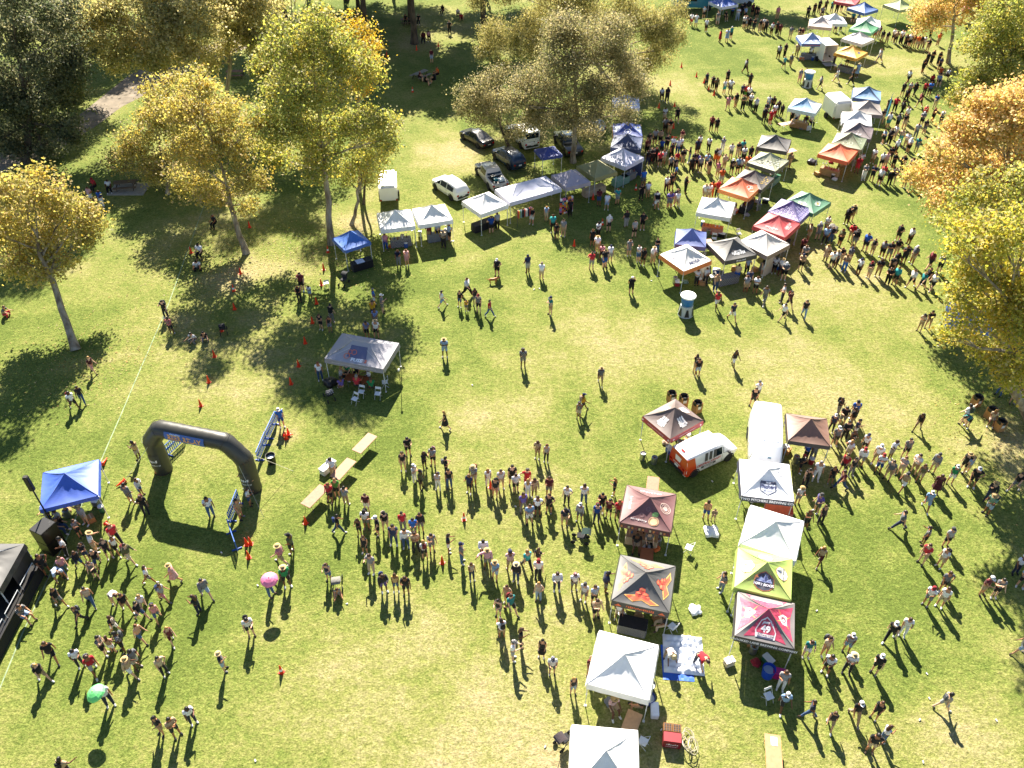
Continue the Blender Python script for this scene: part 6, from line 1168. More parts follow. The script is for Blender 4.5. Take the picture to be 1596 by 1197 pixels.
POSES = {
 's1': dict(armL=.02, armR=.06, hipR=.05, kneeR=.06, abdL=.07, abdR=.08), 's2': dict(hipL=.14, kneeL=.12, armL=.15, elbL=1.3, inL=.6, armR=.05, abdR=.1), 's3': dict(outL=.75, elbL=1.1, inL=.95, keep=.2, armR=.1, elbR=.5, hipR=.1, kneeR=.15, abdL=.1),
 's4': dict(armL=.3, elbL=1.7, inL=.9, armR=.3, elbR=1.6, inR=.9, outL=.2, outR=.2, abdL=.09, abdR=.09), 'h1': dict(armR=.35, elbR=1.9, inR=.3, armL=.05, hipL=.1, kneeL=.1), 'h2': dict(armR=.5, elbR=1.4, inR=.45, armL=.5, elbL=1.4, inL=.45, nod=.35),
 'w1': dict(hipL=.52, kneeL=.12, hipR=-.38, kneeR=.3, armL=-.35, armR=.4, elbR=.5), 'w2': dict(hipR=.45, kneeR=.1, hipL=-.35, kneeL=.35, armR=-.3, armL=.4, elbL=.45, pitch=.05),
 'v': dict(outR=1.2, armR=.6, elbR=1.2, keep=.6, armL=.05, hipL=.1, kneeL=.1, abdR=.1), 's5': dict(armL=.1, elbL=.5, outL=.25, armR=.9, elbR=1.5, inR=.5, hipR=.22, kneeR=.3, abdL=.03, nod=.2), 's6': dict(armL=-.15, elbL=.9, inL=.3, armR=-.1, elbR=.7, inR=.2, hipL=.05, kneeL=.05, abdR=.14, pitch=-.04), 's7': dict(armL=.7, elbL=1.1, inL=.6, armR=.15, hipL=.25, kneeL=.35, pitch=.1, nod=.3),
 'o': dict(outL=1.45, outR=1.35, elbL=.2, elbR=.3, keep=1.0, abdL=.15, abdR=.12), 'b': dict(pitch=1.15, hipL=.1, kneeL=.25, hipR=-.05, kneeR=.1, armL=-1.0, armR=-.9, elbL=.2, elbR=.3, hang=1.0, abdL=.12, abdR=.12),
 't': dict(hipL=1.45, hipR=1.4, kneeL=1.45, kneeR=1.35, armL=.45, armR=.5, elbL=.8, elbR=.9, inL=.2, inR=.2, pitch=.12, abdL=.12, abdR=.14), 'g': dict(hipL=1.9, hipR=1.75, kneeL=2.2, kneeR=2.1, armL=.7, armR=.8, elbL=.7, elbR=.6, pitch=.35, abdL=.25, abdR=.25, seat=.10), 'p': dict(armR=.35, elbR=1.95, inR=.15, armL=.05, hipL=.18, kneeL=.1, abdR=.1),
}
BONES = [('pelvis', 'spine'), ('spine', 'chest'), ('chest', 'neck'), ('neck', 'head'), ('head', 'crown')]
for s in 'LR': BONES += [('chest', 'sh' + s), ('sh' + s, 'elb' + s), ('elb' + s, 'wri' + s), ('wri' + s, 'han' + s), ('pelvis', 'hip' + s), ('hip' + s, 'knee' + s), ('knee' + s, 'ank' + s), ('ank' + s, 'toe' + s)]
RAD = dict(pelvis=.135, spine=.125, chest=.135, neck=.058, head=.104, crown=.078, sh=.068, elb=.046, wri=.031, han=.036, hip=.098, knee=.062, ank=.043, toe=.036)
SPLIT = {'sh': 3, 'elb': 3, 'hip': 4, 'knee': 4}
def rad(n): return RAD[n.rstrip('LR')] if n not in RAD else RAD[n]
def body_arrays(pose, sub):
    J = fk(POSES[pose]); vs, es, rs = [], [], []; idx = {}
    def add(p, r): vs.append(tuple(p)); rs.append(r); return len(vs) - 1
    for n in J:
        if n[0] != '_': idx[n] = add(J[n], rad(n))
    for a, b in BONES:
        k = SPLIT.get(a.rstrip('LR'), 1) if sub else 1; prev = idx[a]
        for i in range(1, k):
            t = i / k; bulge = 1.06 if a[:3] in ('hip', 'kne') and i == 1 else 1.0; q = add(J[a].lerp(J[b], t), (rad(a) * (1 - t) + rad(b) * t) * bulge); es.append((prev, q)); prev = q
        es.append((prev, idx[b]))
    me = bpy.data.meshes.new('tmp'); me.from_pydata(vs, es, []); o = bpy.data.objects.new('tmp', me); tmp = bpy.data.scenes.new('tmp'); tmp.collection.objects.link(o)
    md = o.modifiers.new('skin', 'SKIN'); md.use_smooth_shade = True
    sv = me.skin_vertices[0].data
    for i, r in enumerate(rs): sv[i].radius = (r, r); sv[i].use_root = i == idx['pelvis']
    if sub: ss = o.modifiers.new('sub', 'SUBSURF'); ss.levels = ss.render_levels = 1
    vl = tmp.view_layers[0]; vl.update(); dgr = vl.depsgraph; ev = o.evaluated_get(dgr); m2 = ev.to_mesh()
    V = np.array([v.co[:] for v in m2.vertices]); F = [tuple(p.vertices) for p in m2.polygons]
    ev.to_mesh_clear(); bpy.data.objects.remove(o); bpy.data.meshes.remove(me); bpy.data.scenes.remove(tmp)
    # label every vertex by its nearest bone
    lab = np.zeros(len(V), int); tt = np.zeros(len(V)); best = np.full(len(V), 1e9)
    for bi, (a, b) in enumerate(BONES):
        A, B = np.array(J[a]), np.array(J[b]); d = B - A; t = np.clip(((V - A) @ d) / (d @ d), 0, 1); r = rad(a) * (1 - t) + rad(b) * t
        ds = np.linalg.norm(V - (A + t[:, None] * d), axis=1) / r; k = ds < best; best[k] = ds[k]; lab[k] = bi; tt[k] = t[k]
    # a trunk is wider than deep
    tor = np.array([('pelvis' in BONES[i][0] or BONES[i][0] in ('spine',) or BONES[i] == ('chest', 'neck')) for i in range(len(BONES))])[lab]
    V[tor, 0] *= 1.16
    N = np.zeros_like(V)
    for f in F:
        p = V[list(f)]; n = np.cross(p[1] - p[0], p[2] - p[0]) if len(f) == 3 else np.cross(p[2] - p[0], p[3] - p[1])
        for i in f: N[i] += n
    N /= np.linalg.norm(N, axis=1)[:, None] + 1e-9
    return J, V, F, N, lab, tt
def garment(A, ok, grow, jitter=0.0):
    J, V, F, N, lab, tt = A; k = np.array([ok(BONES[l], t) for l, t in zip(lab, tt)])
    fs = [f for f in F if all(k[i] for i in f)]; used = sorted({i for f in fs for i in f}); mp = {u: n for n, u in enumerate(used)}
    P = V[used] + N[used] * grow
    return P, [tuple(mp[i] for i in f) for f in fs]
trunk_b = lambda b: b[0] in ('pelvis', 'spine') and b[1] in ('spine', 'chest') or b[0] == 'chest' and b[1][:2] == 'sh'
def is_top(b, t, sl): return trunk_b(b) or (b == ('chest', 'neck') and t < .55) or (b[0][:2] == 'sh' and t <= sl)
def is_bot(b, t, th, sh): return (b == ('pelvis', 'spine') and t < .45) or (b[0] == 'pelvis' and b[1][:3] == 'hip') or (b[0][:3] == 'hip' and t <= th) or (b[0][:4] == 'knee' and t <= sh)
GARM = {'tee': (lambda b, t: is_top(b, t, .62), .020), 'tank': (lambda b, t: is_top(b, t, .08) and not (b == ('chest', 'neck') and t > .25), .016), 'long': (lambda b, t: is_top(b, t, 1) or b[0][:3] == 'elb' and t < .92, .022),
        'shorts': (lambda b, t: is_bot(b, t, .8, -1), .024), 'trousers': (lambda b, t: is_bot(b, t, 1, .92), .020), 'shoes': (lambda b, t: b[0][:3] == 'ank' or b[0][:4] == 'knee' and t > .96, .012)}
def mesh_from(name, P, F, mats, smooth=True):
    me = bpy.data.meshes.new(name); me.from_pydata([tuple(p) for p in P], [], F)
    for m in mats: me.materials.append(m)
    if smooth: me.polygons.foreach_set('use_smooth', [True] * len(me.polygons))
    me.update(); return me
def skirt_arrays(J, length=.5):
    pel = J['pelvis']; kn = (J['kneeL'] + J['kneeR']) / 2; d = (kn - pel).normalized(); P, F = [], []; n = 14; rows = [(0.02, .16), (.12, .19), (.3, .23), (length, .27)]
    a = Vector((1, 0, 0)); b = d.cross(a).normalized()
    for h, r in rows:
        for j in range(n): q = 2 * math.pi * j / n; k = 1 + .06 * math.sin(q * 5) * (h / length); P.append(pel + d * h - d * .08 + (a * math.cos(q) * 1.05 + b * math.sin(q)) * r * k)
    for i in range(len(rows) - 1):
        for j in range(n): F.append((i * n + j, i * n + (j + 1) % n, (i + 1) * n + (j + 1) % n, (i + 1) * n + j))
    return [tuple(p) for p in P], F
POSE_DATA = {}
def pose_data(pose):
    if pose in POSE_DATA: return POSE_DATA[pose]
    A = body_arrays(pose, True); J, V, F, N, lab, tt = A; mb = MB(); mb.v = [tuple(v) for v in V]; mb.f = list(F); mb.m = [0] * len(F)
    for s, sx in (('L', -1), ('R', 1)):                              # five fingers on each hand
        h, d = J['han' + s], J['_hd' + s].normalized(); side_ = Vector((0, 1, 0)) if abs(d.y) < .8 else Vector((0, 0, 1)); side_ = (side_ - d * side_.dot(d)).normalized(); pal = d.cross(side_) * sx
        for i, L in enumerate((.062, .075, .070, .055)):
            b0 = h + side_ * (.030 - .02 * i) + d * .012; mb.tube([b0, b0 + d * L * .55 + pal * .006, b0 + d * L * .9 + pal * .028], [.0095, .0085, .006], 4)
        b0 = h - d * .03 + side_ * .03; mb.tube([b0, b0 + side_ * .028 + d * .028, b0 + side_ * .032 + d * .058 + pal * .01], [.012, .0105, .007], 4)
    H = Matrix.Translation(J['head']) @ Matrix.Rotation(-J['_headpitch'], 4, 'X')
    def hf(pts, m): mb.face([H @ Vector(p) for p in pts], m)
    n0 = len(mb.v); mb.v += [tuple(H @ Vector(q)) for q in ((-.016, .092, -.02), (.016, .092, -.02), (0, .127, -.012), (0, .096, .03))]; mb.f += [(n0, n0 + 1, n0 + 2), (n0 + 1, n0 + 3, n0 + 2), (n0 + 3, n0, n0 + 2)]; mb.m += [0] * 3
    for sx in (-1, 1):
        hf([(sx * .05, .093, .018), (sx * .022, .101, .018), (sx * .022, .101, .032), (sx * .05, .093, .032)], 1); mb.tube([H @ Vector((sx * .094, -.005, .03)), H @ Vector((sx * .112, -.012, .012)), H @ Vector((sx * .098, -.002, -.02))], [.01, .016, .01], 5)
    hf([(-.028, .098, -.056), (.028, .098, -.056), (.026, .1, -.046), (-.026, .1, -.046)], 2)
    D = {'J': J, 'H': H, 'body': mb.mesh('person', [M_SKIN, M_EYE, M_LIP], smooth=70)}
    for g_, (ok, gr) in GARM.items():
        if g_ == 'shoes':
            for s in 'LR': P, FF = garment(A, lambda b, t, s=s: ok(b, t) and b[0][-1] == s, gr); D['shoe' + s] = mesh_from('shoe', P, FF, [M_CLOTH])
        else: P, FF = garment(A, ok, gr); D[g_] = mesh_from(g_, P, FF, [M_CLOTH])
    P, FF = skirt_arrays(J); D['skirt'] = mesh_from('skirt', P, FF, [M_CLOTH])
    POSE_DATA[pose] = D; return D
def dome(rx, ry, rz_, z0, n=14, rows=5, front=None):
    P, F = [], []
    for i in range(rows + 1):
        ph = math.pi / 2 * i / rows
        for j in range(n):
            a = 2 * math.pi * j / n; zl = z0
            if front is not None: zl = z0 + (front - z0) * max(0, math.sin(a)) ** .6
            P.append((rx * math.cos(a) * math.cos(ph), ry * math.sin(a) * math.cos(ph) - .008, zl + (rz_ - zl) * math.sin(ph)))
    for i in range(rows):
        for j in range(n): F.append((i * n + j, i * n + (j + 1) % n, (i + 1) * n + (j + 1) % n, (i + 1) * n + j))
    return P, F
def head_meshes():
    D = {}
    P, F = dome(.112, .122, .142, -.055, front=.062); D['short'] = mesh_from('hair', P, F, [M_HAIR])
    P2 = list(P); F2 = list(F); n = 12; rows = [(.118, -.01), (.128, -.12), (.12, -.24), (.085, -.34)]
    o = len(P2)
    for r, z in rows:
        for j in range(n):
            a = math.pi * (1.0 + j / (n - 1)); P2.append((r * math.cos(a), r * math.sin(a) * .95 - .012 - (.02 if z < -.1 else 0), z))
    for i in range(len(rows) - 1):
        for j in range(n - 1): F2.append((o + i * n + j, o + i * n + j + 1, o + (i + 1) * n + j + 1, o + (i + 1) * n + j))
    D['long'] = mesh_from('hair', P2, F2, [M_HAIR])
    P, F = dome(.116, .126, .148, .03); o = len(P); q = [(.115 * math.cos(a), .12 * math.sin(a) - .008, .04) for a in np.linspace(.15, math.pi - .15, 9)]; q2 = [(.10 * math.cos(a), .12 * math.sin(a) + .085, .03 - .012) for a in np.linspace(.15, math.pi - .15, 9)]
    P += q + q2; F += [(o + i, o + i + 1, o + 9 + i + 1, o + 9 + i) for i in range(8)]; D['cap'] = mesh_from('cap', P, F, [M_CLOTH])
    P, F = dome(.112, .12, .155, .045); o = len(P); n = 20
    for r, z in ((.11, .05), (.15, .046), (.19, .034)):
        for j in range(n): a = 2 * math.pi * j / n; P.append((r * math.cos(a), r * math.sin(a) - .008, z + .012 * math.cos(a * 2)))
    for i in range(2):
        for j in range(n): F.append((o + i * n + j, o + i * n + (j + 1) % n, o + (i + 1) * n + (j + 1) % n, o + (i + 1) * n + j))
    D['sunhat'] = mesh_from('sun_hat', P, F, [M_STRAW]); return D
HEAD = head_meshes()
CLR = {'k': ('black', ['1a191b', '232226', '151517', '2a282a']), 'w': ('white', ['e4e2e0', 'efeeec', 'd8d6d6', 'e8e8ee']), 'g': ('grey', ['77767a', '8f8e90', '5e6066', 'a6a5a6']), 'n': ('navy', ['20273f', '1a2036', '2b3350']), 'b': ('blue', ['2252a4', '1e4690', '2a66bc']), 'l': ('light blue', ['8fa6c4', '7f9cc0', 'a4b6d0']),
       'r': ('red', ['b42430', 'a81c28', 'c03038']), 'm': ('maroon', ['5a2028', '6a2a30', '4c1a22']), 'p': ('pink', ['d08c92', 'c87c88', 'd8a4a2']), 't': ('tan', ['b49a7c', 'a88c6c', 'c4ae90']), 'o': ('orange', ['cc5a24', 'd86a2c']), 'y': ('yellow', ['d8a428', 'cc9a20']), 'e': ('green', ['1f7a48', '2c8a54', '4a8a3a']), 'q': ('teal', ['2a8a8c', '3aa0a0', '1f7678']),
       'v': ('purple', ['5a4a8c', '6a5aa0']), 'i': ('olive', ['5c5c3c', '4e5034', '6c6a4a']), 'd': ('denim', ['3c5680', '46638c', '2f466c']), 'a': ('beige', ['c4ac94', 'b8a088']), 'x': ('bare', ['b98a68'])}
SKINS = ['c68e6a', 'd6a482', 'e0b494', 'a87250', '8a5a3e', 'cf9a76', '6a4430', 'd9ab8c']
HAIRC = {'k': '17130f', 'n': '3a2618', 'B': '4a3020', 'K': '14110f', 'Y': 'b48a4e', 'x': '8a8480'}
FACE = {'r': 0, 'ur': 45, 'u': 90, 'ul': 135, 'l': 180, 'dl': 225, 'd': 270, 'dr': 315}
PEOPLE = [(-20.81, 16.71, 'u v t ks k'),
 (17.17, 17.82, 'd s k ts k'),
 (17.92, 18.27, 'r s w dp B'),
 (-16.34, 18.58, 'dr s t ks k'),
 (-17.09, 18.7, 'd s k ts k'),
 (15.6, 19.01, 'dl w k ts B'),
 (-15.75, 19.23, 'dr s w np k'),
 (16.92, 19.42, 'd w k tp c'),
 (17.96, 19.44, 'dl s k ks B'),
 (14.71, 19.5, 'l w n dp n'),
 (4.98, 19.89, 'd t p ts h'),
 (6.43, 19.89, 'l t k ts n'),
 (21.48, 19.92, 'r w t gs k'),
 (13.51, 19.95, 'd w l ks c'),
 (-20.2, 20.19, 'dr p w np n'),
 (3.08, 20.75, 'd s k ls Y'),
 (13.68, 21.01, 'd h g wp n'),
 (-24.02, 21.45, 'dr w k ts Y'),
 (-19.6, 21.71, 'r w t ws h'),
 (4.05, 21.71, 'd s m ts n'),
 (-17.96, 21.8, 'dr s t kp K'),
 (2.07, 21.83, 'd s w gs c'),
 (-21.58, 21.89, 'dr w r gs n'),
 (17.33, 21.91, 'dl s w kp h'),
 (18.79, 21.91, 'dl h k ks c'),
 (16.28, 21.92, 'dl s w ks k'),
 (-14.94, 22.03, 'r h n ls h'),
 (-19.5, 22.17, 'r h g gs k'),
 (-22.48, 22.26, 'dr s w kp K'),
 (9.68, 22.41, 'd b r np n'),
 (-24.02, 22.62, 'dr w k ks n'),
 (0.05, 22.65, 'r h w gs c'),
 (8.16, 22.69, 'd b w tp h'),
 (1.58, 22.81, 'd s k kz K'),
 (15.45, 22.84, 'd s q ws n'),
 (-21.47, 22.95, 'r s k ks k'),
 (16.45, 22.95, 'd s t ts n'),
 (26.77, 23.0, 'l w k ls B'),
 (-21.08, 23.04, 'u v t ws B'),
 (-20.56, 23.14, 'dl s k ks k'),
 (17.7, 23.14, 'd s g ls c'),
 (0.46, 23.45, 'r h k kp B'),
 (-18.11, 23.61, 'dr w m ms Y'),
 (-19.78, 23.71, 'dr w x ds n'),
 (20.2, 23.82, 'dl w k kp c'),
 (-0.53, 23.9, 'u s w ts n'),
 (-14.05, 24.1, 'dr s w ks k'),
 (21.0, 24.11, 'd s w wp n'),
 (-21.35, 24.24, 'l w k ws B'),
 (8.24, 24.49, 'l t k tp n'),
 (-23.45, 24.83, 'dl w k kp B'),
 (-19.33, 24.98, 'dr w p ds B'),
 (-20.23, 25.04, 'r w k ds k'),
 (-26.62, 25.04, 'r t k ls n'),
 (5.81, 25.09, 'd s w ts n'),
 (4.58, 25.19, 'd s t ks n'),
 (-0.74, 25.27, 'd s k ks K'),
 (-17.21, 25.44, 'l s k np B'),
 (-0.06, 25.47, 'dr w q ks n'),
 (-21.22, 25.59, 'dr w k ts n'),
 (-20.3, 25.64, 'dr w w ts Y'),
 (-25.04, 25.9, 'dr w k ks B'),
 (23.74, 25.9, 'dl s w ts n'),
 (23.01, 25.98, 'dl s w gs c'),
 (-23.38, 26.01, 'dr w a dp k'),
 (4.54, 26.06, 'd h l ks n'),
 (-22.12, 26.11, 'dr b w ts B'),
 (-0.28, 26.14, 'd s t ts B'),
 (-19.37, 26.21, 'r w g ps B'),
 (1.47, 26.27, 'd s a lp Y'),
 (4.01, 26.27, 'dl s w ns c'),
 (-17.1, 26.48, 'dr w g ls k'),
 (27.01, 26.51, 'd s g ks k'),
 (-13.56, 26.61, 'r p w dp n'),
 (-9.79, 26.63, 'd g g ts B'),
 (26.39, 26.66, 'd s m ts c'),
 (-5.93, 26.71, 'd s k ks n'),
 (5.21, 26.85, 'r s n ks k'),
 (-6.51, 26.87, 'd s y ds B'),
 (-7.22, 26.89, 'd s k vs n'),
 (11.81, 26.93, 'l s k dp n'),
 (24.24, 26.93, 'd s g ks n'),
 (2.52, 26.95, 'd s w np n'),
 (3.49, 26.96, 'd s w gs c'),
 (28.81, 27.17, 'd s l ks k'),
 (-12.74, 27.26, 'dr s e ks h'),
 (-20.61, 27.39, 'r w w ks B'),
 (-19.2, 27.55, 'l w p pz h'),
 (0.24, 27.57, 'd h k dp h'),
 (-10.43, 27.6, 'd h n ds B'),
 (-2.29, 27.62, 'd h t np B'),
 (-25.86, 27.66, 'dr b l ks n'),
 (-0.95, 27.73, 'd s l ls h'),
 (-23.79, 27.77, 'd s g ks B'),
 (1.49, 27.79, 'd h w kp c'),
 (-25.6, 28.04, 'dr w p dp B'),
 (-26.72, 28.04, 'dr s k ks n'),
 (28.91, 28.08, 'd s w np c'),
 (-8.04, 28.12, 'd s g tp n'),
 (-0.1, 28.32, 'u s p ts c'),
 (0.88, 28.43, 'u w q kp n'),
 (-24.93, 28.44, 'dr w k ds B'),
 (-1.41, 28.48, 'd v p ks h'),
 (24.77, 28.53, 'dl s w ts n'),
 (-23.94, 28.55, 'dr w k ds n'),
 (1.51, 28.68, 'u w k op B'),
 (17.84, 28.75, 'dl w t ms Y'),
 (-13.34, 28.77, 'l w p ts h'),
 (23.85, 28.81, 'dl s r ts n'),
 (-22.17, 28.83, 'r w i ts n'),
 (-2.92, 28.85, 'r s g dp c'),
 (-24.77, 29.0, 'd s k ds B'),
 (-5.1, 29.09, 'u s w ks Y'),
 (-23.52, 29.17, 'dr s k ks B'),
 (-1.66, 29.17, 'd s w kp k'),
 (-26.02, 29.29, 'dl s w kp k'),
 (-23.15, 29.46, 'dr w w ks B'),
 (-8.62, 29.51, 'd s k ks B'),
 (-12.92, 29.52, 'l s i ks c'),
 (-24.52, 29.58, 'ur s w ts h'),
 (-3.74, 29.6, 'r h n ws n'),
 (-4.72, 29.66, 'd s n gs n'),
 (-5.65, 29.69, 'd s t kp n'),
 (7.33, 29.91, 'd t k ts n'),
 (-6.28, 29.95, 'd s w dp k'),
 (25.7, 30.02, 'd s g ks c'),
 (8.06, 30.02, 'd t k kp n'),
 (24.45, 30.14, 'l s k ks n'),
 (-6.98, 30.16, 'd s n dp k'),
 (-23.48, 30.23, 'dr w r kp n'),
 (-25.87, 30.7, 'dr h g ks B'),
 (-9.13, 30.79, 'd h k ks B'),
 (-5.87, 30.79, 'd s b ks k'),
 (-8.02, 30.85, 'dl s k ks c'),
 (-10.42, 31.0, 'ur w k dp k'),
 (-27.28, 31.07, 'r t k dp n'),
 (-5.48, 31.09, 'd h k gs n'),
 (-6.55, 31.15, 'd h r kp k'),
 (-7.61, 31.21, 'd s k ts c'),
 (23.38, 31.29, 'l w g np n'),
 (-8.79, 31.34, 'd s w ks c'),
 (17.74, 31.35, 'd s i ks B'),
 (-27.16, 31.37, 'd s g ks k'),
 (3.16, 31.6, 'd s n ts c'),
 (-27.95, 31.62, 'd h k dp c'),
 (-25.87, 31.68, 'd s g ts h'),
 (18.77, 31.72, 'd s k kp B'),
 (1.06, 31.72, 'd s l ws n'),
 (5.14, 31.85, 'd s b np k'),
 (4.11, 31.91, 'd s g gs c'),
 (12.28, 31.93, 'd s t ts n child'),
 (11.81, 32.03, 'u s x bs n'),
 (6.49, 32.1, 'd s r ks n'),
 (-16.62, 32.12, 'r s t ts k'),
 (5.91, 32.22, 'd s m ks k'),
 (-18.45, 32.31, 'dr s w dp k'),
 (1.56, 32.35, 'd s w ks n'),
 (29.21, 32.48, 'dl s e ls h'),
 (-22.52, 32.5, 'd s k kp n'),
 (-27.28, 32.5, 'r w v ts k'),
 (0.68, 32.6, 'd s v kp n'),
 (2.27, 32.6, 'd s k ks n'),
 (5.5, 32.6, 'd s k ks k'),
 (-8.93, 32.63, 'd h m ws n'),
 (18.79, 32.65, 'dl s v gs c'),
 (25.58, 32.86, 'dl w l ls c'),
 (-16.28, 33.17, 'r s w ds B'),
 (-10.31, 33.21, 'u s g tp k'),
 (17.75, 33.25, 'd s w gs h'),
 (3.39, 33.25, 'd s w kp k'),
 (4.45, 33.31, 'u s w dp n'),
 (-23.75, 33.34, 'u s g ks k'),
 (-11.31, 33.47, 'd s r ks n'),
 (29.71, 33.51, 'dl s k np h'),
 (0.99, 33.77, 'u s w wp Y'),
 (-1.04, 33.8, 'd s k os k'),
 (-10.97, 33.87, 'd s e ks n'),
 (1.4, 33.9, 'd s t ts n'),
 (2.31, 33.9, 'd h m ks n'),
 (-23.3, 33.93, 'r s w ds B'),
 (6.42, 33.97, 'l h n ks Y'),
 (26.69, 34.17, 'd s m mz n'),
 (-2.68, 34.2, 'd h n ks n'),
 (0.23, 34.24, 'd h w ks n'),
 (31.77, 34.37, 'l w k ks n'),
 (-16.32, 34.4, 'd s k kp k'),
 (24.7, 34.44, 'dl w t ws c'),
 (-4.68, 34.47, 'd s w wp B'),
 (20.79, 34.49, 'l w m dp n'),
 (-5.76, 34.53, 'dr s i ks c'),
 (0.95, 34.58, 'd v r rs n'),
 (-16.88, 34.6, 'd s k ks B'),
 (-3.97, 34.6, 'd s k dp k'),
 (-0.7, 34.6, 'd s w ts n'),
 (29.21, 34.71, 'dl s k ks c'),
 (-1.52, 34.74, 'd s w wp Y'),
 (18.61, 34.77, 'd s k kp K'),
 (0.02, 34.87, 'd s k ks k'),
 (-2.4, 34.94, 'd s g ts h'),
 (20.32, 34.98, 'd s k ks B'),
 (27.98, 34.98, 'dl s e ws c'),
 (-6.22, 35.08, 'dr s w wp c'),
 (26.03, 35.12, 'd s i ts B'),
 (19.47, 35.26, 'd s w wp x'),
 (24.09, 35.33, 'dl s g ts n'),
 (-11.49, 35.54, 'd s w tp k'),
 (24.96, 35.61, 'dl s g ts n'),
 (21.82, 35.67, 'd s k kp k'),
 (-4.24, 35.7, 'r s k kp k'),
 (25.92, 35.81, 'dl s w ts n'),
 (29.36, 35.81, 'u s l ts h'),
 (21.36, 35.87, 'dl s r ks n'),
 (23.66, 35.89, 'dl s w bs c'),
 (18.62, 35.96, 'r s k ks c'),
 (27.23, 35.96, 'dl s g ts c'),
 (29.16, 35.96, 'dl s k ks h'),
 (-7.04, 36.12, 'd s k ts n'),
 (-5.69, 36.27, 'dr h k ks B'),
 (22.71, 36.52, 'dl s w gs c'),
 (-5.14, 36.55, 'd h g ks k'),
 (23.76, 36.67, 'dl s w ts c'),
 (2.25, 36.88, 'd s g kp B'),
 (19.68, 36.95, 'u s g kp n'),
 (19.27, 37.01, 'u s b kp n'),
 (-24.56, 37.1, 'l h y ts n'),
 (24.86, 37.1, 'd s w gs n'),
 (22.07, 37.16, 'dl s w ts Y'),
 (1.68, 37.17, 'd h t ts B'),
 (25.87, 37.25, 'd s k ks k'),
 (-6.85, 37.42, 'd h k ks k'),
 (23.32, 37.75, 'dl s w ks c'),
 (22.57, 38.19, 'd s k kp B'),
 (21.58, 38.37, 'd s g ks c'),
 (22.38, 38.89, 'd s k kp k'),
 (23.14, 39.12, 'dr s n ws k'),
 (21.74, 39.66, 'd s n kp c'),
 (27.68, 39.82, 'dl w k ts B'),
 (-4.55, 39.93, 'l w k kz Y'),
 (23.26, 40.13, 'u s k ts n'),
 (31.2, 40.13, 'dl b q ks n'),
 (-15.79, 40.16, 'd h b bs c'),
 (22.65, 40.29, 'd h k ks k'),
 (31.08, 40.45, 'u o w ts n'),
 (32.98, 40.48, 'd t t ts Y'),
 (23.59, 40.83, 'u s b gs k'),
 (4.62, 41.01, 'd s k ts B'),
 (22.68, 41.32, 'd s k kp n'),
 (4.94, 41.7, 'r w y ks c'),
 (-30.73, 41.94, 'dr w w ks k'),
 (16.98, 42.28, 'd s k ks n'),
 (35.38, 42.54, 'd s b ws k'),
 (-30.42, 42.58, 'dr w k dp k'),
 (17.43, 43.0, 'u s w ks n'),
 (36.65, 43.46, 'd s r kp n'),
 (35.21, 43.5, 'l t g dp n'),
 (-10.06, 43.66, 'u t e ks n'),
 (-12.22, 43.79, 'u t v ts k'),
 (-11.13, 43.88, 'u t r ks n'),
 (6.42, 44.6, 'd w g ts h'),
 (-10.36, 44.85, 'l t w ks h'),
 (-12.45, 44.85, 'r t g ks n'),
 (-14.0, 45.05, 'd s w dp n'),
 (-12.0, 45.39, 'd t e ks n'),
 (-11.36, 45.48, 'd t k ks k'),
 (13.61, 45.5, 'd s k ls n'),
 (13.52, 45.87, 'u h k ts B'),
 (-30.94, 45.87, 'r w m ps Y'),
 (0.82, 46.51, 'd s k ks n'),
 (16.48, 46.51, 'd w k ws B'),
 (-5.07, 47.74, 'd s l ls h'),
 (-24.56, 49.71, 'd g w kp k'),
 (-23.82, 49.85, 'd g k kp k'),
 (-10.49, 50.01, 'd s w ks h'),
 (-11.24, 50.01, 'd s b ks n'),
 (-26.6, 50.52, 'u s r ks n'),
 (-14.26, 50.83, 'd s k ds B'),
 (32.01, 50.93, 'dl s t ts c'),
 (-15.01, 51.14, 'd s k ks B'),
 (32.8, 51.35, 'dl s k ts n'),
 (-10.75, 51.56, 'd s b ks n'),
 (-14.3, 51.98, 'u s k kp k'),
 (17.53, 52.3, 'd w n ws n'),
 (21.62, 52.4, 'dl w w ks k'),
 (-11.07, 52.62, 'u s y ks n'),
 (-27.69, 52.66, 'd s k kp k'),
 (23.38, 52.73, 'dl w k lp k'),
 (-1.79, 52.83, 'r w r dp n'),
 (-40.86, 52.94, 'r g g rp n'),
 (3.09, 53.05, 'dl s q ts c'),
 (-2.68, 53.38, 'd s k ks c'),
 (-10.45, 53.38, 'r h g ks c'),
 (-3.69, 53.6, 'd s y ks n child'),
 (22.46, 53.93, 'dr w m ks n'),
 (16.61, 53.93, 'd w r ws n'),
 (-5.69, 54.15, 'r w w ls n'),
 (-4.24, 54.15, 'd s k ds B'),
 (-3.0, 54.38, 'd s k ks B'),
 (-11.23, 54.38, 'r s b ws n'),
 (20.63, 54.6, 'dl w k kp n'),
 (22.15, 54.83, 'l s w kp n'),
 (-17.44, 54.83, 'd s k kp B'),
 (-16.71, 55.51, 'd s w ls n child'),
 (-3.72, 55.74, 'dr w w kp n'),
 (9.89, 55.97, 'u s k ks c'),
 (20.24, 56.09, 'd s w ks B'),
 (19.46, 56.21, 'u s g ts n'),
 (16.95, 56.44, 'd s t dp B'),
 (-17.53, 56.44, 'd s m ks n'),
 (35.13, 56.56, 'dl w w ks n'),
 (34.3, 56.68, 'dl w q ks n'),
 (19.81, 56.91, 'd s n ks n'),
 (33.55, 57.03, 'dl w w ks n'),
 (15.54, 57.27, 'd s w kp K'),
 (31.71, 57.39, 'dl s k kp k'),
 (32.32, 57.39, 'dl s q ks n'),
 (35.04, 57.39, 'dl w k kp n'),
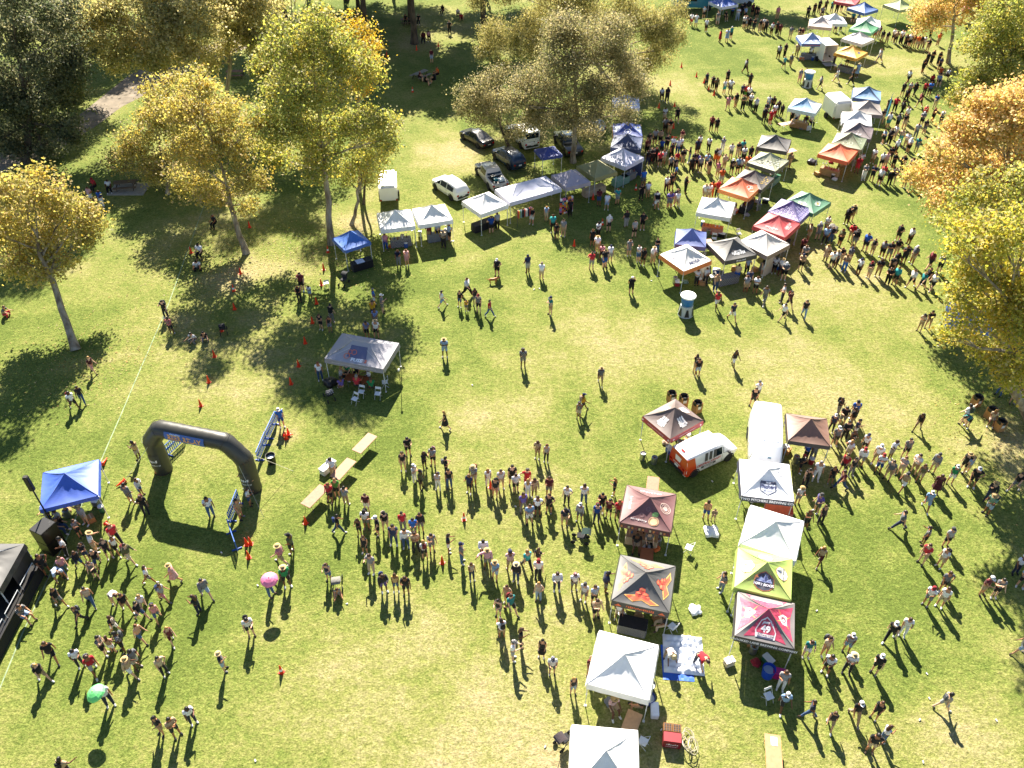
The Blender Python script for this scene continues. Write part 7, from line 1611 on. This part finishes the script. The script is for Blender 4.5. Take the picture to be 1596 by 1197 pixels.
 (16.31, 57.39, 'd s w kp n'),
 (19.06, 57.87, 'u s t bs n'),
 (23.11, 58.11, 'd s g ks c'),
 (2.51, 58.11, 'u s w ts n'),
 (30.46, 58.36, 'dl s k ts c'),
 (31.3, 58.6, 'dl s k ts n'),
 (-1.28, 58.73, 'd s k ks c'),
 (29.72, 58.85, 'dl s w ks c'),
 (23.01, 58.85, 'd s w ns h'),
 (21.55, 58.85, 'd s k ws n'),
 (20.12, 58.97, 'd s l kp n'),
 (32.57, 59.1, 'd s k kp k'),
 (22.52, 59.1, 'd s w ks c'),
 (1.36, 59.1, 'u s n gs c'),
 (36.78, 59.22, 'dl s g ks n'),
 (28.63, 59.35, 'dl s t bp n'),
 (24.91, 59.47, 'd s t ks c'),
 (33.03, 59.6, 'd s k ks n'),
 (6.88, 59.72, 'u s r gs n'),
 (-27.22, 59.77, 'd g w kp k'),
 (36.19, 59.85, 'dl w m ks n'),
 (27.66, 59.85, 'dl s w ks n'),
 (28.08, 59.98, 'dl s g ks h'),
 (8.02, 59.98, 'd s k bs k'),
 (-9.87, 60.23, 'd s n gp n'),
 (11.43, 60.36, 'd s k ks B'),
 (-9.15, 60.36, 'd s p ps B'),
 (34.23, 60.61, 'dl s k ks k'),
 (35.0, 60.61, 'dl s g ts c'),
 (28.66, 60.61, 'dl s k ts n'),
 (29.44, 60.61, 'd s g ts c'),
 (12.3, 60.61, 'd s w ts h'),
 (25.56, 60.87, 'd s g ks n'),
 (8.59, 60.87, 'd s w gs c'),
 (11.06, 60.87, 'd h w ds B'),
 (27.51, 61.0, 'dl s t tz Y'),
 (33.11, 61.26, 'dl s k gs n'),
 (32.68, 61.65, 'dl s g ks k'),
 (7.95, 61.65, 'd t p ks n'),
 (-27.5, 61.7, 'd t w kp c'),
 (33.94, 61.78, 'd s k ts k'),
 (10.33, 61.91, 'd s g gs n'),
 (31.96, 62.05, 'dl s k ts B'),
 (25.77, 62.18, 'd s m ks n'),
 (12.86, 62.18, 'd s k dp B'),
 (7.58, 62.44, 'd h w ts h'),
 (31.53, 62.71, 'dl s b ks n'),
 (-11.29, 62.85, 'd s p bp n'),
 (30.69, 63.25, 'dl h k gs c'),
 (-6.13, 63.25, 'd s t kp n'),
 (29.54, 63.52, 'dl s i ks n'),
 (7.23, 63.52, 'd s k ks B'),
 (28.24, 63.8, 'dl s l kp n'),
 (35.89, 63.8, 'dl s w ks n'),
 (28.83, 64.07, 'dl s k dp n'),
 (26.93, 64.35, 'l s t ts n'),
 (30.74, 64.35, 'dl s r ts n'),
 (35.06, 64.35, 'dl s k ks n'),
 (-5.68, 64.35, 'r s l ks n'),
 (-7.51, 64.35, 'd s m ts n'),
 (27.82, 64.63, 'd s g gs c'),
 (4.08, 64.63, 'd s k ks B'),
 (-6.73, 64.63, 'd s l ks n'),
 (7.85, 64.91, 'dr s w kp c'),
 (11.18, 65.05, 'd s g ks n'),
 (4.7, 65.19, 'd s g ts n'),
 (28.88, 65.75, 'd s w ts n'),
 (-1.9, 65.75, 'u s b ks n'),
 (3.76, 65.9, 'd s q kp n'),
 (8.91, 66.04, 'd s w ks c'),
 (12.07, 66.33, 'd s k ks n'),
 (-1.36, 66.33, 'u s g kp n'),
 (10.62, 66.76, 'u s k gp n'),
 (-27.61, 66.82, 'd t k kp k'),
 (31.29, 67.32, 'dl s k ks c'),
 (1.86, 67.35, 'd s k ws n'),
 (31.93, 67.91, 'dl s k ts h'),
 (3.23, 67.94, 'd s l ts Y'),
 (5.48, 68.84, 'd s k kp B'),
 (9.11, 70.07, 'd s w ls n'),
 (15.12, 70.38, 'd s v gs n'),
 (13.93, 70.41, 'd w k ws c'),
 (15.26, 70.49, 'u s v gs n'),
 (13.9, 70.54, 'd w g gs n'),
 (-39.52, 70.54, 'd s b wp n'),
 (15.95, 70.65, 'd w w ts n'),
 (8.4, 70.85, 'd s m ds n'),
 (15.89, 70.85, 'd s k ts n'),
 (10.22, 71.17, 'd s q gs n'),
 (-40.97, 71.48, 'd s p ws n'),
 (19.16, 71.84, 'd s w ts n'),
 (12.63, 71.92, 'd s k kp n'),
 (18.82, 71.92, 'd s w ts h'),
 (13.32, 72.4, 'u s w ts n'),
 (19.58, 72.4, 'd s o op n'),
 (20.16, 72.56, 'd s r kp n'),
 (17.16, 73.38, 'r h k kp k'),
 (15.31, 73.55, 'd s w mp B'),
 (-40.0, 73.73, 'd t w kp n'),
 (-41.5, 73.9, 'd t r kp c'),
 (15.86, 74.05, 'd s k ks n'),
 (40.02, 74.28, 'd s k ws n'),
 (39.3, 74.53, 'dl s p ks n'),
 (13.18, 74.8, 'u s b gs c'),
 (37.88, 74.87, 'd s k kp n'),
 (36.97, 75.04, 'dl s w ks n'),
 (21.04, 75.06, 'u s o gs n'),
 (38.41, 75.21, 'd s k ts n'),
 (37.48, 75.81, 'd s r bs n'),
 (16.53, 75.83, 'l s b ks n'),
 (36.52, 75.9, 'dl s n ks n'),
 (35.72, 76.07, 'd s g wp n'),
 (21.0, 76.79, 'u s p ts n'),
 (20.23, 77.32, 'u s k tp n'),
 (22.55, 77.32, 'd s k ks c'),
 (23.17, 77.5, 'd s l ks n'),
 (23.48, 77.59, 'd s w ms n'),
 (41.09, 77.66, 'dl s n ts n'),
 (35.53, 77.66, 'd s r rs n'),
 (16.81, 77.67, 'd s k kp n'),
 (18.48, 77.76, 'd s k kp n'),
 (19.41, 77.85, 'd s g ks n'),
 (40.31, 78.02, 'dl s k kp n'),
 (16.37, 78.12, 'd s g kp n'),
 (24.3, 78.12, 'd s o ts n'),
 (21.97, 78.39, 'd s t ts n'),
 (39.58, 78.56, 'd s k ks Y'),
 (18.87, 78.57, 'd s k ks n'),
 (28.75, 78.64, 'd s t ts n'),
 (20.22, 78.67, 'd s l ks n'),
 (19.22, 78.67, 'd s v ks n'),
 (38.42, 78.83, 'd s w ks c'),
 (38.91, 78.92, 'd s p ts n'),
 (36.3, 78.92, 'd s w rs n'),
 (17.18, 79.03, 'u s r ys n'),
 (15.42, 79.12, 'd s r ks n'),
 (14.18, 79.31, 'd s k np n'),
 (15.84, 79.4, 'u s g ts n'),
 (21.33, 79.67, 'd s k os n'),
 (21.63, 79.67, 'u s w os n'),
 (17.91, 79.67, 'd s k ts n'),
 (14.66, 79.77, 'd s k kp n'),
 (37.91, 79.84, 'dl s w ts n'),
 (18.62, 79.86, 'l h k lp n'),
 (24.33, 80.05, 'd s w kp n'),
 (15.12, 80.05, 'd s k kp n'),
 (39.82, 80.21, 'd s k ks n'),
 (25.14, 80.42, 'd s k kp n'),
 (25.77, 80.61, 'dr s m ts c'),
 (16.86, 80.89, 'd s k kp n'),
 (23.21, 80.98, 'u s w gs n'),
 (24.01, 81.36, 'd s k tp n'),
 (24.52, 81.55, 'd s q ks c'),
 (15.97, 81.84, 'u s b ks n'),
 (14.41, 81.84, 'd s m kp n'),
 (19.76, 81.84, 'd s n ks n'),
 (41.02, 81.92, 'd s w ks c'),
 (17.7, 81.94, 'u s w bp n'),
 (17.19, 82.23, 'u s w gs n'),
 (18.01, 82.23, 'd s w kp n'),
 (42.54, 82.3, 'dl s w ks c'),
 (22.57, 82.32, 'u s g wp c'),
 (43.48, 82.5, 'dl s q gs k'),
 (21.13, 82.52, 'd s w kp B'),
 (16.68, 82.91, 'd s k ks n'),
 (20.22, 83.01, 'd h w ks B'),
 (14.82, 83.4, 'd s k ks n'),
 (42.74, 83.58, 'dl s w tp n'),
 (16.16, 84.19, 'd s t ks n'),
 (41.18, 84.37, 'dl s k kp k'),
 (15.57, 84.39, 'd s g ks n'),
 (40.6, 84.47, 'dl s l ks n'),
 (42.45, 84.47, 'dl s t qp n'),
 (18.53, 84.49, 'd s m ts B'),
 (42.19, 85.49, 'dl s w ts n'),
 (44.69, 86.0, 'd s g gp n'),
 (17.59, 86.99, 'd h k ts n'),
 (46.1, 87.14, 'd s k gs n'),
 (17.13, 87.32, 'd s g ks n'),
 (22.91, 87.45, 'd s k ks k'),
 (22.38, 87.77, 'd s m ks n'),
 (43.49, 88.42, 'u s g ks c'),
 (44.35, 88.53, 'd s k ts n'),
 (42.52, 88.63, 'u s w qs n'),
 (33.2, 88.95, 'd t k kp n'),
 (46.47, 89.06, 'd s g ks c'),
 (33.9, 89.16, 'd t w kp n'),
 (29.37, 89.38, 'd s r rs c'),
 (48.97, 89.72, 'd s w ks n'),
 (42.24, 89.83, 'd s k ts c'),
 (28.77, 89.93, 'd s k kp n'),
 (32.57, 90.04, 'd t w bp n'),
 (45.12, 90.16, 'u s w ks n'),
 (48.17, 90.16, 'd s m ks n'),
 (17.47, 90.25, 'd s w ts n'),
 (18.91, 90.25, 'd w k ks n'),
 (32.13, 90.48, 'd s m kp n'),
 (47.36, 90.71, 'd s r ks h'),
 (30.28, 91.26, 'd s w rs n'),
 (31.12, 91.26, 'd s k ks B'),
 (29.39, 91.6, 'd s k kp n'),
 (45.38, 92.17, 'dl w k kp n'),
 (30.98, 92.39, 'd s k ks n'),
 (28.5, 92.85, 'u s w kp h'),
 (43.98, 92.86, 'd s k kp n'),
 (44.86, 93.09, 'dl s r kp n'),
 (30.59, 93.31, 'd s k kp n'),
 (27.14, 93.55, 'd s i kp n'),
 (25.43, 93.78, 'd w p ps c'),
 (30.18, 93.78, 'u s w lp n'),
 (49.95, 94.02, 'd s b tp n'),
 (26.47, 94.25, 'u s k ts k'),
 (28.19, 94.25, 'd s w kp h'),
 (48.32, 94.49, 'dl w m ks n'),
 (47.12, 95.69, 'dl w k kp n'),
 (18.58, 95.98, 'd s k kp n'),
 (28.42, 96.4, 'd s w ks n'),
 (18.04, 96.86, 'd t w ks n'),
 (28.14, 96.89, 'd s r es n'),
 (27.82, 97.01, 'd s n ks n'),
 (47.44, 97.69, 'd s k ks n'),
 (48.27, 97.81, 'd s g ks n'),
 (50.72, 97.81, 'd s b ks n'),
 (50.18, 97.94, 'd s r kp n'),
 (49.05, 98.06, 'dl w k kp n'),
 (25.94, 98.56, 'd s w qs B'),
 (26.68, 98.56, 'd s w gs n'),
 (25.07, 99.19, 'd s i ks k'),
 (24.77, 99.96, 'd s k kp n'),
 (38.12, 100.09, 'l w g ks k'),
 (29.46, 100.47, 'd s k ks n'),
 (-17.58, 100.63, 'd s w kp n'),
 (24.18, 100.86, 'd s n np K'),
 (-16.64, 101.15, 'd s w np c'),
 (-10.82, 101.25, 'r t k ks n'),
 (53.15, 101.25, 'd t l ks n'),
 (42.36, 101.39, 'l w k kp n'),
 (52.45, 101.52, 'd t r ks n'),
 (-9.65, 101.78, 'l t k ks n'),
 (26.97, 101.78, 'd s k ks k'),
 (49.67, 101.91, 'dl w w ks n'),
 (36.09, 102.04, 'd s g ps h'),
 (36.75, 102.04, 'u s l ts n'),
 (40.83, 102.31, 'l w w gs n'),
 (-11.64, 102.57, 'r t m ks n'),
 (55.05, 103.24, 'd t w ks n'),
 (-9.38, 103.65, 'l t o ks n'),
 (54.29, 103.65, 'd t o ks n'),
 (43.83, 103.79, 'd s l lz h'),
 (30.03, 105.43, 'r w g ks n'),
 (52.82, 105.43, 'd s k ks n'),
 (55.32, 106.27, 'd s n ks n'),
 (35.27, 106.7, 'd w q ks B'),
 (36.38, 107.55, 'd w g ts B'),
 (43.85, 107.84, 'd s k ks n'),
 (42.06, 107.84, 'd s k kp n'),
 (54.31, 107.98, 'd s k kp n'),
 (55.95, 108.27, 'd s k kp n'),
 (55.16, 108.56, 'd s k kp n'),
 (-10.58, 108.88, 'd s m ls n'),
 (48.51, 109.14, 'l w g gs k'),
 (-17.95, 110.06, 'd g w ks n'),
 (39.68, 110.32, 'd s w kp n'),
 (35.51, 110.47, 'dl s g ks k'),
 (36.47, 111.07, 'd s k kp n'),
 (40.68, 111.22, 'd s m ks n'),
 (38.14, 111.22, 'd h t ts n'),
 (56.29, 112.9, 'd h k ts n'),
 (55.39, 114.3, 'd s o ts n'),
 (55.83, 114.3, 'd s k ts n'),
 (56.28, 114.3, 'd s w ts n'),
 (53.89, 114.62, 'd s k kp n'),
 (54.96, 114.62, 'd s m ts n'),
 (54.56, 114.93, 'd s w ks n'),
 (54.08, 115.09, 'd s k kp n'),
 (54.64, 115.25, 'd s w ks n'),
 (58.81, 115.57, 'u s o ts c'),
 (51.9, 116.21, 'd s k ts n'),
 (53.13, 116.21, 'd s t ks n'),
 (53.91, 116.21, 'd s w kp n'),
 (53.93, 116.37, 'd s w kp n'),
 (51.34, 116.53, 'd s k ts n'),
 (28.95, 116.86, 'dl s r rz B'),
 (-12.3, 116.89, 'd t m kp n'),
 (29.93, 117.02, 'd s l lz n'),
 (53.08, 117.02, 'd s w ks n'),
 (-11.67, 117.54, 'd t p kp n'),
 (40.51, 117.68, 'd s m ts n'),
 (50.71, 117.68, 'd s r rs n'),
 (40.16, 117.84, 'd s k ts n'),
 (30.69, 118.0, 'u s q ks c'),
 (39.0, 118.0, 'dl s g ts c'),
 (51.5, 118.34, 'd s m ts n'),
 (59.01, 118.83, 'd s t kp n'),
 (37.86, 119.34, 'd s m mp n'),
 (36.78, 119.84, 'd s w ks c'),
 (37.57, 120.01, 'd s k kp n'),
 (-8.9, 120.35, 'd s k kp n'),
 (36.22, 120.86, 'd s k kp n'),
 (27.76, 121.21, 'd s w ks h'),
 (35.43, 121.21, 'd s k tp n'),
 (46.24, 121.21, 'd t b ks n'),
 (34.7, 121.55, 'd s k np n'),
 (36.03, 121.55, 'd s w ts n'),
 (47.15, 121.55, 'd s w kp n'),
 (34.12, 122.07, 'd s k ks n'),
 (33.52, 122.77, 'd s w ks n'),
 (33.94, 123.12, 'd s k ls n'),
 (26.67, 123.3, 'd s w ls n'),
 (26.06, 123.83, 'd s w rs c'),
 (30.0, 124.19, 'd s g gs n'),
 (-15.51, 124.55, 'd t k kp n'),
 (-13.62, 124.55, 'd t k kp n'),
 (50.53, 124.55, 'd t l ks n'),
 (63.36, 124.91, 'd s k ks n'),
 (50.11, 125.45, 'd t q ks n'),
 (64.12, 125.63, 'd s w ks n'),
 (65.19, 125.63, 'd s r ks n'),
 (31.51, 126.18, 'd t k ks n'),
 (33.39, 126.36, 'd s w lp n'),
 (-7.59, 126.58, 'd g r ks n'),
 (39.32, 126.73, 'd s p ts n'),
 (34.58, 126.92, 'd s l ks n'),
 (36.38, 126.92, 'd s k ks n'),
 (43.87, 126.92, 'd s k kp c'),
 (28.51, 127.1, 'd s w ks n'),
 (30.79, 127.1, 'd s l ks n'),
 (32.78, 127.47, 'd s b kp n'),
 (36.3, 127.66, 'd s k kp n'),
 (34.12, 127.85, 'd s k kp n'),
 (35.95, 128.22, 'd s m ks n'),
 (46.39, 128.22, 'd t g ks n'),
 (34.74, 128.79, 'd s k ks n'),
 (45.34, 128.79, 'd s k kp n'),
 (-8.18, 128.82, 'd g w ks n'),
 (-10.37, 128.98, 'd t k kp n'),
 (48.85, 129.17, 'd s k kp n'),
 (46.39, 129.93, 'd s k ks n'),
 (48.34, 129.93, 'd s q ks n'),
 (47.48, 130.31, 'd s i kp n'),
 (49.92, 130.31, 'd s o ks n'),
 (50.77, 130.7, 'd s r ks n')]
VERB = {'s': 'standing', 'h': 'holding cup', 'w': 'walking', 'o': 'arms raised', 'v': 'waving', 'b': 'bending over', 't': 'sitting', 'g': 'crouched on grass', 'p': 'holding parasol'}
def person_spec(i, x, y, code):
    r = random.Random(int(x * 917 + y * 331) + 7); c = code.split(); fc, po, top, bot, hd = c[:5]; child = 'child' in c
    pose = {'s': r.choice(['s1', 's2', 's3', 's4', 's5', 's6', 's7', 'h2']), 'h': r.choice(['h1', 'h2']), 'w': r.choice(['w1', 'w2'])}.get(po, po)
    rot = R(FACE[fc] - 90 + r.uniform(-28, 28)); sc_ = r.uniform(.94, 1.05) * (.97 if hd in 'BYK' else 1.02) * (.66 if child else 1)
    female = hd in 'BYK'; wd = sc_ * (r.uniform(.84, .96) if female else r.uniform(.92, 1.08))
    if child: wd = sc_
    bc, bt = bot[0], bot[1]; tk = 'bare' if top == 'x' else 'tank' if (top == 'a' or (female and r.random() < .45)) else 'long' if r.random() < .08 else 'tee'
    tcol = r.choice(CLR[top][1]); bcol = tcol if bt == 'z' else r.choice(CLR[bc][1]); skin = r.choice(SKINS)
    hair = 'sunhat' if hd == 'h' else 'cap' if hd == 'c' else 'long' if female else 'short'
    hcol = r.choice(['b89c68', 'ac9060', 'b8a276', 'c4b48c']) if hd == 'h' else r.choice(['1c1c20', 'd8d8d8', '2a3050', 'e8e6e2', '8a2028', '4a4a4c']) if hd == 'c' else HAIRC.get(hd, '3a2618')
    if hd == 'n' and r.random() < .2: hcol = r.choice(['8a6a44', '6a3a20', '7a746e', '1c1612'])
    shoe = r.choice(['e6e4e0', '1c1c1e', '2a2a2e', 'd0ccc4', '5a4a3c'])
    return dict(x=x, y=y, pose=pose, po=po, rot=rot, s=sc_, w=wd, tk=tk, tcol=tcol, bcol=bcol, bt=bt, skin=skin, hair=hair, hcol=hcol, shoe=shoe, top=top, bc=bc, hd=hd, child=child)
specs = [person_spec(i, *p) for i, p in enumerate(PEOPLE)]
GCOUNT = 300; plist = []
for sp_ in specs[:GCOUNT]:
    D = pose_data(sp_['pose']); o = obj('person', D['body'], None, sp_['skin'], loc=(sp_['x'], sp_['y'], 0.0), rot=(0, 0, sp_['rot']), scale=(sp_['w'], sp_['w'], sp_['s']))
    o['category'] = 'person'; o['group'] = 'people at the festival'
    if sp_['tk'] != 'bare': obj({'tee': 'shirt', 'tank': 'tank_top', 'long': 'long_sleeved_shirt'}[sp_['tk']], D[sp_['tk']], o, sp_['tcol'])
    if sp_['bt'] == 'z': obj('skirt', D['skirt'], o, sp_['bcol'])
    else: obj('shorts' if sp_['bt'] == 's' else 'trousers', D['shorts' if sp_['bt'] == 's' else 'trousers'], o, sp_['bcol'])
    obj('shoe', D['shoeL'], o, sp_['shoe']); obj('shoe', D['shoeR'], o, sp_['shoe'])
    h = obj({'short': 'hair', 'long': 'hair', 'cap': 'cap', 'sunhat': 'sun_hat'}[sp_['hair']], HEAD[sp_['hair']], o, sp_['hcol']); h.location = D['J']['head']; h.rotation_euler = (-D['J']['_headpitch'], 0, 0)
    if sp_['hair'] in ('cap', 'sunhat') and sp_['hd'] in 'ch': hr = obj('hair', HEAD['short'], o, '3a2a1c'); hr.location = D['J']['head']; hr.rotation_euler = (-D['J']['_headpitch'], 0, 0)
    if random.Random(int(sp_['x'] * 77 + sp_['y'] * 13)).random() < .16 and sp_['pose'] not in ('b', 't', 'g'):
        bk = obj('backpack', cached('pack', lambda: MB().box((0, -.205, .02), (.29, .17, .42), taper=.86).mesh('backpack', M_CLOTH, smooth=60, bevel=.05)), o, random.Random(int(sp_['x'] * 5)).choice(['1c1c20', '5a5c60', '2a3a6a', '7a2a2c', '3a4a3a', 'a8927a'])); bk.location = D['J']['chest']
    tw = {'tee': 'shirt', 'tank': 'tank top', 'long': 'long sleeved shirt', 'bare': ''}[sp_['tk']]; tn, bn_ = CLR[sp_['top']][0], CLR[sp_['bc']][0]
    who = 'child' if sp_['child'] else 'person'
    a = ('shirtless ' + who + ' in %s shorts' % bn_) if sp_['tk'] == 'bare' else who + ' in %s dress' % tn if sp_['bt'] == 'z' else who + ' in %s %s, %s' % (tn, tw, ('jeans' if sp_['bc'] == 'd' else bn_ + ' trousers') if sp_['bt'] == 'p' else bn_ + ' shorts')
    ex = {'c': 'cap', 'h': 'sun hat', 'B': 'long brown hair', 'Y': 'long blonde hair', 'K': 'long black hair'}.get(sp_['hd'])
    wh = where(sp_['x'], sp_['y']); l1 = '%s, %s, %s' % (a, VERB[sp_['po']], wh); l2 = '%s, %s, %s' % (a, ex, wh) if ex else l1; l3 = '%s, %s' % (a + (', ' + ex.split()[-1] if ex else ''), wh)
    plist.append((o, [l1, l2, l3], sp_['x'], sp_['y']))
    if sp_['po'] == 'p':
        pk = sp_['x'] > -17; hw = o.matrix_basis @ D['J']['hanR']
        umbrella('pink paper parasol held above a walking person' if pk else 'lime green paper parasol held by a person near the bottom left', hw.x, hw.y, hw.z + .5, 'ee7aa8' if pk else '6ade7a', (R(8), R(6 if pk else -14), 0))
settle(plist)
# the crowd farther off, one mass
CROWD = {}
def crowd_arrays(pose):
    if pose in CROWD: return CROWD[pose]
    A = body_arrays(pose, False); J, V, F, N, lab, tt = A; CROWD[pose] = A; return A
cv, cf, cc = [], [], []; base = 0
HM = {k: (np.array([v.co[:] for v in m.vertices]), [tuple(p.vertices) for p in m.polygons]) for k, m in HEAD.items()}
for sp_ in specs[GCOUNT:]:
    J, V, F, N, lab, tt = crowd_arrays(sp_['pose']); sl = .62 if sp_['tk'] != 'long' else 1.0
    if sp_['tk'] in ('tank', 'bare'): sl = .05
    col = np.tile(np.array(lin(sp_['skin'])), (len(V), 1)); P = V.copy()
    for i in range(len(V)):
        b, t = BONES[lab[i]], tt[i]
        if b[0][:3] == 'ank': col[i] = lin(sp_['shoe'])
        elif is_bot(b, t, .99 if sp_['bt'] != 'p' else 1, -1 if sp_['bt'] != 'p' else .9) and not (b == ('pelvis', 'spine') and t > .3): col[i] = lin(sp_['bcol']); P[i] += N[i] * .02
        elif sp_['tk'] != 'bare' and (is_top(b, t, sl)): col[i] = lin(sp_['tcol']); P[i] += N[i] * .02
    parts = [(P, F, col)]; hv, hf_ = HM[sp_['hair']]; H = Matrix.Translation(J['head']) @ Matrix.Rotation(-J['_headpitch'], 4, 'X'); hp = np.array([(H @ Vector(q))[:] for q in hv]); parts.append((hp, hf_, np.tile(np.array(lin(sp_['hcol'])), (len(hp), 1))))
    if sp_['bt'] == 'z': q, f_ = skirt_arrays(J); parts.append((np.array(q), f_, np.tile(np.array(lin(sp_['bcol'])), (len(q), 1))))
    c_, s_ = math.cos(sp_['rot']), math.sin(sp_['rot'])
    for P, F, col in parts:
        Q = P * np.array([sp_['w'], sp_['w'], sp_['s']]); X = Q[:, 0] * c_ - Q[:, 1] * s_ + sp_['x']; Y = Q[:, 0] * s_ + Q[:, 1] * c_ + sp_['y']
        cv.append(np.stack([X, Y, Q[:, 2]], 1)); cf += [tuple(i + base for i in f) for f in F]; cc.append(col); base += len(P)
cv = np.concatenate(cv); cc = np.concatenate(cc); me = bpy.data.meshes.new('crowd'); me.from_pydata(cv.tolist(), [], cf); at_ = me.attributes.new('tint', 'FLOAT_COLOR', 'POINT'); at_.data.foreach_set('color', np.concatenate([cc, np.ones((len(cc), 1))], 1).astype(np.float32).ravel())
me.materials.append(M_CROWD); me.polygons.foreach_set('use_smooth', [True] * len(me.polygons)); me.update(); tag(obj('crowd', me), 'distant crowd of people queueing among the far tents', 'crowd', kind='stuff')
